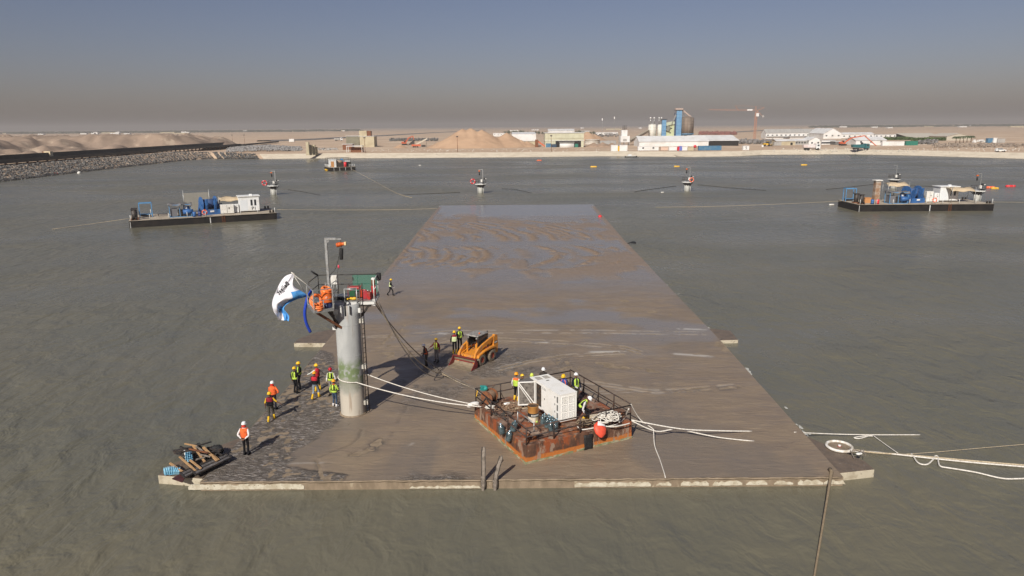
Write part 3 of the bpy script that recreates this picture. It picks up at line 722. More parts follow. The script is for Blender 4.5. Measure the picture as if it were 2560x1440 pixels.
WOOD = mat('raw_timber', (0.46, 0.28, 0.13), 0.8, c2=(0.33, 0.20, 0.10), scale=3, stretch=(1, 6, 1))
OLDWOOD = mat('weathered_timber', (0.27, 0.23, 0.19), 0.9, c2=(0.15, 0.125, 0.10), scale=6)
NETG = mat('green_net', (0.055, 0.20, 0.14), 0.85, alpha=0.62)
WHITEB = mat('white_box', (0.74, 0.73, 0.68), 0.5, c2=(0.60, 0.58, 0.52), scale=3)
def column_material():
    m = bpy.data.materials.new('column_concrete'); m.use_nodes = True; n = m.node_tree.nodes; L = m.node_tree.links; b = n['Principled BSDF']; b.inputs['Roughness'].default_value = 0.7
    b.inputs['Specular IOR Level'].default_value = 0.3
    tc = n.new('ShaderNodeTexCoord'); sp = n.new('ShaderNodeSeparateXYZ'); L.new(tc.outputs['Object'], sp.inputs[0])
    def noise(sc, st=(1, 1, 1), det=5):
        mp = n.new('ShaderNodeMapping'); mp.inputs['Scale'].default_value = st; L.new(tc.outputs['Object'], mp.inputs[0])
        t = n.new('ShaderNodeTexNoise'); t.inputs['Scale'].default_value = sc; t.inputs['Detail'].default_value = det; L.new(mp.outputs[0], t.inputs['Vector']); return t.outputs[0]
    def mth(op, a, c):
        t = n.new('ShaderNodeMath'); t.operation = op
        for k, v in ((0, a), (1, c)):
            if isinstance(v, (int, float)): t.inputs[k].default_value = v
            else: L.new(v, t.inputs[k])
        return t.outputs[0]
    def rng(x, lo, hi, a=0.0, c=1.0):
        t = n.new('ShaderNodeMapRange'); t.interpolation_type = 'SMOOTHSTEP'
        for k, v in ((1, lo), (2, hi), (3, a), (4, c)): t.inputs[k].default_value = v
        L.new(x, t.inputs[0]); return t.outputs[0]
    def mix(f, a, c):
        t = n.new('ShaderNodeMix'); t.data_type = 'RGBA'; L.new(f, t.inputs[0])
        for k, v in ((6, a), (7, c)):
            if isinstance(v, tuple): t.inputs[k].default_value = (*v, 1)
            else: L.new(v, t.inputs[k])
        return t.outputs[2]
    z = mth('ADD', sp.outputs[2], mth('MULTIPLY', mth('SUBTRACT', noise(2.2, (1, 1, 0.6)), 0.5), 1.1))
    col = mix(rng(noise(1.3, (1, 1, 0.35)), 0.38, 0.62), (0.36, 0.37, 0.36), (0.46, 0.47, 0.45))
    col = mix(rng(z, 1.9, 1.2), col, (0.50, 0.46, 0.38))                         # silted foot
    stain = mth('MULTIPLY', rng(z, 1.2, 1.9), rng(z, 2.6, 2.0)); col = mix(mth('MULTIPLY', stain, 0.75), col, (0.24, 0.24, 0.17))
    alg = mth('MULTIPLY', mth('MULTIPLY', rng(z, 1.8, 2.5), rng(z, 3.55, 2.9)), rng(noise(3.0), 0.36, 0.56)); col = mix(mth('MULTIPLY', alg, 0.85), col, (0.13, 0.19, 0.055))
    rst = mth('MULTIPLY', rng(noise(2.0, (2.5, 2.5, 0.25), 6), 0.60, 0.70), 0.6); col = mix(rst, col, (0.25, 0.17, 0.11))
    L.new(col, b.inputs['Base Color'])
    bp = n.new('ShaderNodeBump'); bp.inputs['Distance'].default_value = 0.01; L.new(noise(14), bp.inputs['Height']); L.new(bp.outputs[0], b.inputs['Normal'])
    return m
TB = Vector((-9.22, 38.12, 0.44))
def build_tower():
    root = thing('access_tower', 'tall round concrete column with a cluttered steel work platform on top', 'tower', TB)
    W = lambda x, y, z: Vector((x, y, z))-TB                       # world to tower
    H = 6.55
    col = MB(); n = 40; rr = 0.69
    # shaft with notches cut in its upper rim
    vs = []; levels = [0.0, 0.06, 1.6, 3.2, 4.8, 5.95, H]
    for li, z in enumerate(levels):
        for i in range(n):
            t = 2*PI*i/n; vs.append((rr*math.cos(t), rr*math.sin(t), z))
    fs = []
    for li in range(len(levels)-1):
        for i in range(n):
            if li == 5 and i % 10 in (0,): continue
            fs.append((li*n+i, li*n+(i+1) % n, (li+1)*n+(i+1) % n, (li+1)*n+i))
    col.add(vs, fs, 0, True)
    c = col.build('column', column_material(), root); s = c.modifiers.new('t', 'SOLIDIFY'); s.thickness = 0.09; s.offset = -1
    MB().torus((0, 0, 0.03), 0.72, 0.06, 28, 6).build('mud_collar', MUDFACE, root)
    for z in (1.75, 3.6, 5.4): MB().torus((0, 0, z), 0.69, 0.011, 40, 5).build('form_joint', c.data.materials[0], root)
    # main deck
    dz = 7.08
    def deckp(pts, z0, z1): return MB().prism([tuple((W(x, y, 0))[:2]) for x, y in pts], z0-TB.z, z1-TB.z, 'z')
    deckp([(-11.15, 37.95), (-7.70, 38.25), (-7.80, 40.15), (-11.25, 39.95)], dz-0.05, dz).build('deck_plate', GALV, root)
    fr = MB()
    for a, b2 in (((-11.15, 37.95), (-7.70, 38.25)), ((-7.70, 38.25), (-7.80, 40.15)), ((-7.80, 40.15), (-11.25, 39.95)), ((-11.25, 39.95), (-11.15, 37.95)), ((-10.0, 38.1), (-10.0, 40.0)), ((-8.5, 38.2), (-8.5, 40.1))):
        fr.beam(W(a[0], a[1], dz-0.13), W(b2[0], b2[1], dz-0.13), 0.10, 0.15)
    fr.build('deck_frame', PAINTW, root)
    # basket in front, turned with the pontoon
    B = [(-10.45, 36.02), (-9.58, 36.60), (-10.30, 38.0), (-11.18, 37.45)]
    deckp(B, dz-0.10, dz-0.03).build('basket_floor', PAINTW, root)
    bk = MB()
    for i in range(4):
        p, q = B[i], B[(i+1) % 4]
        for hz, th in ((1.10, 0.045), (0.52, 0.03)):
            if i == 2: continue
            bk.beam(W(p[0], p[1], dz+hz), W(q[0], q[1], dz+hz), th)
        bk.beam(W(p[0], p[1], dz-0.05), W(q[0], q[1], dz-0.05), 0.06, 0.16)
        m_ = ((p[0]+q[0])/2, (p[1]+q[1])/2)
        bk.beam(W(p[0], p[1], dz-0.05), W(p[0], p[1], dz+1.12), 0.05)
        if i < 2: bk.beam(W(m_[0], m_[1], dz-0.05), W(m_[0], m_[1], dz+0.52), 0.045)
    bk.build('basket_rail', GALV, root)
    # guard rails of the main deck
    def rail(pts, hs, th, posts, name, m, z0=dz):
        r = MB()
        for a, b2 in zip(pts[:-1], pts[1:]):
            for h in hs: r.cyl(W(*a, z0+h), W(*b2, z0+h), th, n=6)
            N = max(1, int((Vector(b2)-Vector(a)).length/posts))
            for k in range(N+1):
                q = Vector(a).lerp(Vector(b2), k/N); r.cyl(W(q.x, q.y, z0-0.05), W(q.x, q.y, z0+hs[0]), th, n=6)
        return r.build(name, m, root)
    rail([(-11.22, 38.0), (-11.22, 39.9), (-7.85, 40.1)], (1.13, 0.57), 0.026, 1.1, 'guard_rail', DARKST)
    rail([(-7.80, 40.05), (-7.72, 38.35)], (1.13, 0.57), 0.032, 1.5, 'guard_rail', PAINTW)
    rail([(-9.28, 37.98), (-8.62, 38.05)], (1.06, 1.0), 0.030, 0.6, 'gate_rail', GALV, dz-0.3)
    rail([(-9.95, 37.95), (-9.9, 38.9)], (1.05, 0.5), 0.026, 0.9, 'guard_rail', GALV)
    # green net on the right half of the rear rail
    nt_ = MB(); vs = []; fs = []
    for i in range(13):
        for j in range(7):
            p = Vector((-9.25, 40.02)).lerp(Vector((-7.83, 40.08)), i/12)
            vs.append(W(p.x+0.01*math.sin(j*2+i), p.y-0.05+0.03*math.sin(i*1.7+j), dz+0.06+1.05*j/6))
    for i in range(12):
        for j in range(6): fs.append((i*7+j, (i+1)*7+j, (i+1)*7+j+1, i*7+j+1))
    nt_.add(vs, fs, 0, True).build('safety_net', NETG, root)
    # braces under the deck and basket
    br = MB()
    br.beam(W(-10.45, 36.35, dz-0.15), W(-9.45, 37.48, 5.75), 0.13, 0.13)
    br.build('diagonal_brace', RUST, root)
    b2 = MB()
    b2.beam(W(-10.05, 37.0, dz-0.15), W(-9.62, 37.62, 5.9), 0.10); b2.beam(W(-9.75, 36.8, dz-0.15), W(-9.75, 37.7, 5.65), 0.09)
    b2.beam(W(-7.85, 38.35, dz-0.15), W(-8.55, 38.2, 6.2), 0.08); b2.beam(W(-11.0, 39.5, dz-0.15), W(-9.8, 38.5, 5.8), 0.10); b2.beam(W(-7.95, 39.9, dz-0.15), W(-8.7, 38.6, 5.9), 0.09)
    b2.beam(W(-8.9, 37.45, dz-0.1), W(-8.9, 37.45, 6.5), 0.06); b2.beam(W(-10.2, 38.05, dz-0.12), W(-7.9, 38.3, dz-0.32), 0.07)
    b2.build('brace', DARKST, root)
    # brackets: pale plates fixed to the shaft
    for (x, y, z, sx, sz) in ((-9.72, 37.62, 6.62, 0.26, 0.28), (-8.55, 37.98, 6.60, 0.30, 0.26), (-9.88, 37.9, 5.62, 0.30, 0.22), (-9.35, 37.40, 6.70, 0.10, 0.62)):
        MB().box(W(x, y, z), (sx, 0.16, sz)).build('bracket', PAINTW, root, 0.01)
    # ladder on the right side
    la = MB()
    for dx in (-0.13, 0.13): la.cyl(W(-8.36+dx*0.4, 38.05+dx, 0.52), W(-8.38+dx*0.4, 38.05+dx, 8.1), 0.028, n=6)
    la.build('ladder_rail', DARKST, root)
    rg = MB().cyl((-0.055, -0.13, 0), (0.055, 0.13, 0), 0.014, n=5).data('rung', DARKST)
    for k in range(24): mesh_child('rung', rg, root, W(-8.37, 38.05, 0.75+0.28*k))
    for z in (0.68, 2.85, 5.55): MB().bx(-0.02, 0.30, -0.12, 0.12, z-0.12, z+0.12).build('ladder_bracket', mat('bracket_paint', (0.55, 0.53, 0.46), 0.6, c2=(0.35, 0.33, 0.28), scale=4), root).location = (0.60, -0.06, 0)
    # davit: mast, arm, gusset
    my = 38.75
    t0, t1 = AY(822, 715, my), AY(814, 596, my); arm = AY(851, 595, my)
    mm = MB(); mm.beam(W(*t0)-Vector((0, 0, 0.15)), W(*t1), 0.13, 0.13); mm.build('davit_mast', GALV, root)
    am = MB(); e = Vector((arm.x, my, t1.z-0.02)); am.beam(W(t1.x-0.06, my, e.z), W(e.x-0.25, my, e.z), 0.12, 0.12); am.beam(W(e.x-0.3, my, e.z-0.02), W(e.x+0.04, my, e.z-0.02), 0.07, 0.07)
    am.prism([(W(t1.x+0.06, my, 0).x, W(0, 0, e.z-0.06).z), (W(t1.x+0.22, my, 0).x, W(0, 0, e.z-0.06).z), (W(t1.x+0.06, my, 0).x, W(0, 0, e.z-0.30).z)], W(0, my, 0).y-0.015, W(0, my, 0).y+0.015, 'y')
    am.build('davit_arm', GALV, root)
    # chain hoist hanging from the arm: orange motor, hook block, black chain bag
    hx, hz = e.x, e.z-0.33
    ho = MB(); ho.cyl(W(hx-0.24, my, hz-0.03), W(hx+0.05, my, hz+0.02), 0.115, n=12); ho.cyl(W(hx+0.05, my, hz+0.02), W(hx+0.20, my, hz+0.05), 0.09, n=10)
    for k in range(4): ho.cyl(W(hx-0.20+0.06*k, my, hz-0.02+0.01*k), W(hx-0.18+0.06*k, my, hz-0.02+0.01*k), 0.135, n=12)
    hoist = ho.build('hoist_motor', ORANGE, root)
    MB().box(W(hx+0.25, my, hz+0.06), (0.12, 0.18, 0.18)).build('hoist_cover', mat('cream_cover', (0.70, 0.55, 0.30), 0.5), hoist, 0.01)
    MB().cyl(W(hx, my, e.z-0.05), W(hx, my, hz+0.1), 0.02, n=6).build('hoist_hook', DARKST, root)
    MB().cyl(W(hx+0.02, my, hz-0.22), W(hx-0.02, my, hz-0.85), 0.11, 0.10, n=12).build('chain_bag', BLACKRUB, root, 0.02)
    MB().cyl(W(hx+0.03, my, hz-0.1), W(hx-0.02, my, hz-0.25), 0.015, n=5).build('chain', DARKST, root)
    lo = W(hx-0.20, my, hz-1.25)
    MB().tube([W(hx-0.08, my, hz-0.1), W(hx-0.15, my, hz-0.8), lo], 0.008, 5).build('chain', DARKST, root)
    MB().ell(lo, (0.06, 0.06, 0.11), 8, 6).build('hook_block', mat('pink_block', (0.62, 0.06, 0.10), 0.4), root)
    MB().tube([lo, W(hx-0.35, my-0.1, hz-1.9), W(hx-0.50, my-0.2, dz+0.5)], 0.012, 5).build('chain', DARKST, root)
    MB().tube(smooth_path([W(hx-0.05, my, hz-0.3), W(hx-0.35, my, hz-1.3), W(t0.x+0.12, my, hz-1.75), W(t0.x+0.05, my, dz+0.9)]), 0.014, 5).build('power_cable', BLACKRUB, root)
    # switch box on its post
    sx = AY(834, 700, 38.9)
    MB().box(W(sx.x, 38.9, sx.z+0.02), (0.42, 0.20, 0.52)).build('switch_box', WHITEB, root, 0.015)
    MB().cyl(W(sx.x, 38.9, dz), W(sx.x, 38.9, sx.z), 0.03, n=6).build('box_post', GALV, root)
    # black-wrapped rail ends
    MB().tube([W(-11.22, 39.85, dz+1.15), W(-11.35, 39.7, dz+1.28), W(-11.5, 39.6, dz+1.45)], [0.05, 0.06, 0.04], 6).build('rail_wrap', BLACKRUB, root)
    MB().box(W(-7.72, 39.9, dz+1.02), (0.26, 0.3, 0.42)).build('rail_wrap', BLACKRUB, root, 0.04)
    MB().beam(W(-7.74, 38.35, dz-0.3), W(-7.74, 38.35, dz+0.05), 0.15, 0.15).build('corner_plate', PAINTW, root)
    return dz
DECK_Z = build_tower()
# ---- loose things on the platform
def hose_coil(c, rad, turns, r, tilt, m, name, label, cat, sq=1.0):
    pts = []
    for i in range(turns*18+1):
        t = 2*PI*i/18; k = i/18
        rr = rad+0.03*math.sin(k*2.1)+random.uniform(-0.012, 0.012)
        pts.append((rr*math.cos(t), rr*sq*math.sin(t), r*1.7*k*0.55+0.02*math.sin(t*1.3+k)))
    o = MB().tube(pts, r, 6).build(name, m); o.location = c; o.rotation_euler = tilt
    return tag(o, label, cat)
hose_coil((-10.62, 36.95, DECK_Z+0.30), 0.27, 9, 0.042, (R(62), R(10), R(30)), ORANGEHOSE, 'hose_coil', 'orange hose coiled upright at the left of the tower basket', 'hose', 1.15)
hose_coil((-10.32, 36.42, DECK_Z+0.03), 0.24, 6, 0.042, (R(10), R(-8), R(30)), ORANGEHOSE, 'hose_coil', 'orange hose coil lying flat in the bottom of the tower basket', 'hose', 1.2)
hose_coil((-10.05, 37.10, DECK_Z+0.78), 0.25, 6, 0.042, (R(20), R(12), R(30)), ORANGEHOSE, 'hose_coil', 'orange hose coil lying on the orange drum in the tower basket', 'hose', 1.1)
dr = thing('drum', 'orange drum with a dark base inside the tower basket', 'drum', (-9.98, 36.92, DECK_Z-0.02))
MB().lathe([(0.0, 0.30), (0.30, 0.30), (0.31, 0.34), (0.30, 0.52), (0.315, 0.54), (0.30, 0.56), (0.30, 0.80), (0.31, 0.83), (0.27, 0.84), (0.0, 0.80)], n=20).build('drum_body', ORANGE, dr)
MB().lathe([(0.0, 0.0), (0.29, 0.0), (0.30, 0.05), (0.30, 0.30), (0.0, 0.30)], n=20).build('drum_base', mat('navy_plastic', (0.02, 0.03, 0.09), 0.5), dr)
MB().torus((0.06, -0.307, 0.62), 0.035, 0.010, 10, 5, M=Matrix.Rotation(PI/2, 3, 'X')).build('drum_emblem', WHITEB, dr)
def jerrycan(loc, rz, m, label, s=1.0):
    r = thing('fuel_can', label, 'fuel can', loc, rz)
    b = MB(); b.prism([(-0.17*s, 0), (0.17*s, 0), (0.17*s, 0.36*s), (0.08*s, 0.44*s), (-0.12*s, 0.44*s), (-0.17*s, 0.38*s)], -0.11*s, 0.11*s, 'y'); b.build('can_body', m, r, 0.02)
    MB().tube([(-0.12*s, 0, 0.43*s), (-0.10*s, 0, 0.50*s), (0.02*s, 0, 0.50*s), (0.05*s, 0, 0.43*s)], 0.018*s, 6).build('can_handle', m, r)
    MB().cyl((0.12*s, 0, 0.41*s), (0.155*s, 0, 0.46*s), 0.028*s, n=8).build('can_cap', WHITEB, r)
jerrycan((-8.28, 38.75, DECK_Z), R(20), REDPINK, 'pinkish red fuel can standing upright at the right of the tower deck', 1.05)
jerrycan((-8.02, 38.62, DECK_Z), R(75), REDP, 'dark red fuel can beside the right corner post of the tower deck', 0.95)
jerrycan((-8.50, 39.05, DECK_Z), R(-30), mat('orange_red_plastic', (0.62, 0.08, 0.03), 0.4), 'orange red fuel can behind the others on the tower deck', 0.95)
gs = thing('portable_generator', 'small red portable generator behind the gate on the tower deck', 'generator', (-8.95, 39.2, DECK_Z))
MB().bx(-0.30, 0.30, -0.22, 0.22, 0.02, 0.30).build('engine_block', DARKST, gs, 0.02)
MB().bx(-0.31, 0.31, -0.20, 0.20, 0.46, 0.62).build('fuel_tank', REDP, gs, 0.05)
fr_ = MB()
for x in (-0.35, 0.35):
    fr_.tube(smooth_path([(x, -0.25, 0.0), (x, -0.25, 0.6), (x, 0.25, 0.6), (x, 0.25, 0.0)], 4), 0.018, 6)
for y in (-0.25, 0.25): fr_.cyl((-0.35, y, 0.02), (0.35, y, 0.02), 0.018, n=6)
fr_.build('tube_frame', REDP, gs); MB().bx(-0.28, 0.02, -0.235, -0.22, 0.08, 0.40).build('control_panel', mat('dark_green', (0.02, 0.09, 0.04), 0.5), gs)
sc_ = MB()
sc_.tube(smooth_path([(-0.30, 0, 0.06), (-0.1, 0.06, 0.10), (0.1, -0.04, 0.08), (0.30, 0.05, 0.06)]), [0.05]*6+[0.07]*6+[0.05]*7, 8); sc_.ell((0.12, 0, 0.10), (0.15, 0.10, 0.09), 8, 6)
single('folded_sling', sc_, YELP, 'yellow bundled lifting sling on the tower deck edge', 'sling', (-8.95, 38.35, DECK_Z))
bs = MB()
for k in range(5): bs.ell((random.uniform(-.35, .35), random.uniform(-.12, .12), 0.08), (0.20, 0.12, 0.09), 8, 5, M=Matrix.Rotation(random.uniform(-1, 1), 3, 'Z'))
single('black_sheeting', bs, BLACKRUB, 'crumpled black sheeting on the tower deck left of the gate', 'sheeting', (-9.55, 38.55, DECK_Z+0.01))
bs = MB()
for k in range(6): bs.tube(smooth_path([(random.uniform(-.4, -.2), random.uniform(-.2, .2), 0.05+.03*k), (0, random.uniform(-.2, .2), 0.10+.03*k), (random.uniform(.2, .4), random.uniform(-.2, .2), 0.05+.03*k)]), 0.03, 6)
single('pipe_bundle', bs, DARKST, 'bundle of dark pipes and hoses lying behind the basket', 'pipes', (-10.35, 38.35, DECK_Z+0.01))
# person-like bundle at the right corner is a red hose pack with a white cap
pk = thing('hose_pack', 'red and brown packed hose with a white cap in the tower deck corner', 'hose', (-7.93, 39.35, DECK_Z))
MB().cyl((0, 0, 0), (0, 0, 0.62), 0.14, n=10).build('pack_body', REDP, pk, 0.02); MB().cyl((0, 0, 0.62), (0, 0, 0.95), 0.11, n=10).build('pack_neck', RUST, pk); MB().ell((0, 0, 1.0), (0.12, 0.12, 0.09), 10, 6).build('pack_cap', WHITEB, pk)
# blue hose hanging down the left side
bh = [AY(779, 727, 37.9), AY(770, 742, 37.6), AY(764, 765, 37.5), AY(762, 785, 37.5), AY(766, 808, 37.6), AY(776, 830, 37.8)]
single('hanging_hose', MB().tube(smooth_path(bh), 0.085, 10), BLUEHOSE, 'thick blue hose curving down from the left of the tower platform', 'hose')
# flag: cloth streaming from its ropes
def build_flag():
    y0 = 37.4
    A = AY(731, 684, y0)
    outer = [(731, 684), (714, 690), (701, 705), (692, 725), (683, 745), (680, 762), (684, 778), (692, 790), (696, 801)]
    inner = [(735, 687), (732, 705), (738, 718), (768, 739), (742, 748), (716, 762), (712, 775), (722, 789), (722, 803)]
    mid = [(732, 686), (722, 703), (716, 722), (712, 742), (706, 752), (699, 762), (702, 776), (708, 789), (710, 801)]
    NU, NV = 49, 15
    def col3(arr, t):
        q = smooth_path([Vector((a, b, 0)) for a, b in arr], 6); x = t*(len(q)-1); i = min(int(x), len(q)-2); return q[i].lerp(q[i+1], x-i)
    def pos(u, v):
        o, m, i_ = col3(outer, u), col3(mid, u), col3(inner, u)
        p = o*(1-v)*(1-2*v)+m*4*v*(1-v)+i_*v*(2*v-1)
        yy = y0+0.16*math.sin(u*7+v*4.0)*min(1, u*3)+0.10*math.sin(v*9+u*13)*min(1, u*3)+0.035*math.sin(u*27-v*11)*min(1, u*3)+0.04*math.sin(u*15+v*23)+0.25*u
        return AY(p.x, p.y, yy)
    root = thing('flag', 'white flag with blue edge and mirrored black lettering flying beside the tower', 'flag', A)
    GRID = []
    for a in range(0, NU):
        for b in range(NV):
            u, v = a/(NU-1), b/(NV-1); o, m, i_ = col3(outer, u), col3(mid, u), col3(inner, u); p = o*(1-v)*(1-2*v)+m*4*v*(1-v)+i_*v*(2*v-1)
            GRID.append((p.x, p.y, y0+0.16*math.sin(u*7+v*4.0)*min(1, u*3)+0.10*math.sin(v*9+u*13)*min(1, u*3)+0.035*math.sin(u*27-v*11)*min(1, u*3)+0.04*math.sin(u*15+v*23)+0.25*u))
    vs = []; fs = []; ms = []
    for a in range(NU):
        for b in range(NV): vs.append(pos(a/(NU-1), b/(NV-1))-A)
    mb = MB(); mb.v = [tuple(v) for v in vs]
    for a in range(NU-1):
        for b in range(NV-1):
            u, v = (a+.5)/(NU-1), (b+.5)/(NV-1)
            blue = (v > 0.80-0.10*math.sin(u*5) and u > 0.30) if u < 0.66 else v > 0.48
            mb.f.append([a*NV+b, (a+1)*NV+b, (a+1)*NV+b+1, a*NV+b+1]); mb.m.append(1 if blue else 0); mb.sm.append(True)
    FW = mat('flag_white', (0.78, 0.77, 0.80), 0.8, c2=(0.70, 0.69, 0.73), scale=3); FB = mat('flag_blue', (0.09, 0.34, 0.72), 0.8, c2=(0.05, 0.22, 0.55), scale=3)
    fl = mb.build('flag_cloth', [FW, FB], root); so = fl.modifiers.new('t', 'SOLIDIFY'); so.thickness = 0.006
    def letters(txt, size, place, name):
        cu = bpy.data.curves.new('t', 'FONT'); cu.body = txt; cu.size = size; cu.extrude = 0; cu.resolution_u = 2; cu.offset = 0.004
        ob = bpy.data.objects.new('t', cu); COL.objects.link(ob); dg = bpy.context.evaluated_depsgraph_get()
        me = bpy.data.meshes.new_from_object(ob.evaluated_get(dg), depsgraph=dg); bpy.data.objects.remove(ob)
        for v in me.vertices: v.co = place(v.co.x, v.co.y)
        me.materials.clear(); me.materials.append(BLACKRUB); me.name = name
        o = bpy.data.objects.new(name, me); COL.objects.link(o); o.parent = root
        so = o.modifiers.new('t', 'SOLIDIFY'); so.thickness = 0.02; so.offset = 0
    # the cloth is seen from behind, so the word reads mirrored: it starts at the right and runs down to the left
    P0, P1 = Vector((724, 709, 0)), Vector((690, 745, 0)); dx = (P1-P0).normalized(); dy = Vector((-dx.y*-1, dx.x*-1, 0))
    def wrap(p, q0, d0, n0, s):
        t = q0+d0*(p[0]*s)+n0*(p[1]*s)
        ds = sorted(((gx-t.x)**2+(gy-t.y)**2, gd) for gx, gy, gd in GRID)[:3]; yy = min(d for _, d in ds)
        return (AY(t.x, t.y, yy-0.03)-A)
    up2 = Vector((dx.y, -dx.x, 0))
    if up2.y > 0: up2 = -up2
    letters('Ballast', 1.0, lambda x, y: wrap((x, y), P0, dx, up2, 15.0), 'lettering')
    q0 = Vector((703, 773, 0)); letters('Ne', 0.8, lambda x, y: wrap((x, y), q0, Vector((-0.25, 0.97, 0)), Vector((-0.97, -0.25, 0)), 9.0), 'lettering')
    rp = MB(); rp.tube([Vector((0, 0, 0)), AY(778, 720, 37.4)-A], 0.016, 5); rp.tube([AY(735, 690, y0)-A, AY(761, 729, y0+0.3)-A], 0.018, 5); rp.tube([AY(769, 740, y0+0.25)-A, AY(781, 752, 37.0)-A], 0.022, 5)
    rp.tube([AY(728, 681, y0)-A, AY(737, 686, y0)-A], 0.03, 6)
    rp.build('flag_rope', ROPEW, root)
build_flag()
# ropes and cables between tower and pontoon
rp = MB(); w0 = []
for k in range(15):
    t = PI*0.98+(-PI*0.0)+PI*k/14; w0.append((TB.x+0.73*math.cos(t), TB.y+0.73*math.sin(t), 2.72-0.28*k/14))
P_END = G(1203, 1017, 1.55)
rp.tube(w0[:11]+sag(w0[10], P_END, 0.22, 20)[1:], 0.032, 7)
single('mooring_rope', rp, ROPEW, 'thick white rope wrapped round the front of the column, running to the pontoon', 'rope')
rp = MB().tube([(TB.x+0.3, TB.y+0.66, 2.75), (TB.x+0.72, TB.y+0.35, 2.72)]+sag((TB.x+0.72, TB.y+0.35, 2.70), P_END+Vector((-0.1, 0.1, 0.05)), 0.20, 20), 0.028, 7)
single('mooring_rope', rp, ROPEW, 'white rope leaving the back of the column for the pontoon', 'rope')
c0 = Vector((-7.72, 38.4, DECK_Z-0.05)); ends = [(1112, 942), (1125, 955), (1100, 925)]
for k, (a, b, m, lab) in enumerate(((1098, 925, CABLE, 'left grey cable of three hanging from the tower deck to the mud'), (1106, 936, ROPET, 'middle tan cable of three hanging from the tower deck to the mud'), (1114, 942, CABLE, 'right grey cable of three hanging from the tower deck to the mud'))):
    q = GS(a, b); q.z += 0.04; tail = [GS(a+25+10*k, b+16+3*k), GS(a+60+6*k, b+32), GS(1192, 974+4*k)]
    pts = sag(c0+Vector((0.14*k-0.1, 0.12*k, -0.05*k)), q, 0.45+0.5*k, 18)+[p+Vector((0, 0, 0.05)) for p in tail]
    pts.append(G(1204, 985, 1.35)); single('cable', MB().tube(smooth_path(pts, 2), 0.030, 6), m, lab, 'cable')
# ================================================================== the rusty pontoon grounded on the slab
PC = Vector((0.61, 31.55, 0.40)); PRZ = R(26.8); PL1, PL2, PH = 6.3, 6.15, 1.02
PONT_DECK = PC.z+PH+0.01
_PM = Matrix.Rotation(PRZ, 3, 'Z')
def PW(x, y, z=0.0): return PC+_PM @ Vector((x, y, z))              # pontoon to world
def PLc(px, py, z): return _PM.transposed() @ (G(px, py, z)-PC)      # photograph (at world height z) to pontoon
def hull_material():
    m = bpy.data.materials.new('rusty_hull'); m.use_nodes = True; n = m.node_tree.nodes; L = m.node_tree.links; b = n['Principled BSDF']; b.inputs['Roughness'].default_value = 0.75
    b.inputs['Specular IOR Level'].default_value = 0.3
    tc = n.new('ShaderNodeTexCoord'); sp = n.new('ShaderNodeSeparateXYZ'); L.new(tc.outputs['Object'], sp.inputs[0])
    def noise(sc, st=(1, 1, 1), det=6):
        mp = n.new('ShaderNodeMapping'); mp.inputs['Scale'].default_value = st; L.new(tc.outputs['Object'], mp.inputs[0])
        t = n.new('ShaderNodeTexNoise'); t.inputs['Scale'].default_value = sc; t.inputs['Detail'].default_value = det; t.inputs['Roughness'].default_value = 0.65; L.new(mp.outputs[0], t.inputs['Vector']); return t.outputs[0]
    def rng(x, lo, hi):
        t = n.new('ShaderNodeMapRange'); t.interpolation_type = 'SMOOTHSTEP'; t.inputs[1].default_value = lo; t.inputs[2].default_value = hi; L.new(x, t.inputs[0]); return t.outputs[0]
    def mix(f, a, c):
        t = n.new('ShaderNodeMix'); t.data_type = 'RGBA'; L.new(f, t.inputs[0])
        for k, v in ((6, a), (7, c)):
            if isinstance(v, tuple): t.inputs[k].default_value = (*v, 1)
            else: L.new(v, t.inputs[k])
        return t.outputs[2]
    ad = n.new('ShaderNodeMath'); ad.operation = 'MULTIPLY_ADD'; ad.inputs[1].default_value = 0.22; L.new(noise(1.6, (1, 1, 2)), ad.inputs[0])
    sb = n.new('ShaderNodeMath'); sb.operation = 'SUBTRACT'; L.new(sp.outputs[2], sb.inputs[0]); sb.inputs[1].default_value = 0.11; L.new(sb.outputs[0], ad.inputs[2]); z = ad.outputs[0]
    col = mix(rng(noise(2.6, (1, 1, 0.5)), 0.40, 0.60), (0.085, 0.045, 0.030), (0.15, 0.075, 0.045))
    col = mix(rng(noise(1.4, (1, 1, 0.35)), 0.50, 0.60), col, (0.27, 0.075, 0.028))
    col = mix(rng(z, 0.42, 0.34), col, (0.46, 0.155, 0.035))
    col = mix(rng(noise(2.2, (1, 1, 0.4)), 0.55, 0.62), col, (0.30, 0.21, 0.15))
    col = mix(rng(z, 0.185, 0.155), col, (0.33, 0.31, 0.19))
    col = mix(rng(noise(3.0, (1, 1, 0.6)), 0.60, 0.66), col, (0.38, 0.13, 0.04))
    deck = mix(rng(noise(1.2), 0.40, 0.62), (0.19, 0.12, 0.085), (0.29, 0.21, 0.16)); deck = mix(rng(noise(2.8), 0.52, 0.66), deck, (0.33, 0.24, 0.18)); deck = mix(rng(noise(0.7), 0.56, 0.62), deck, (0.30, 0.10, 0.035))
    col = mix(rng(z, 1.01, 1.05), col, deck)
    L.new(col, b.inputs['Base Color'])
    bp = n.new('ShaderNodeBump'); bp.inputs['Distance'].default_value = 0.02; L.new(noise(7), bp.inputs['Height']); L.new(bp.outputs[0], b.inputs['Normal'])
    return m
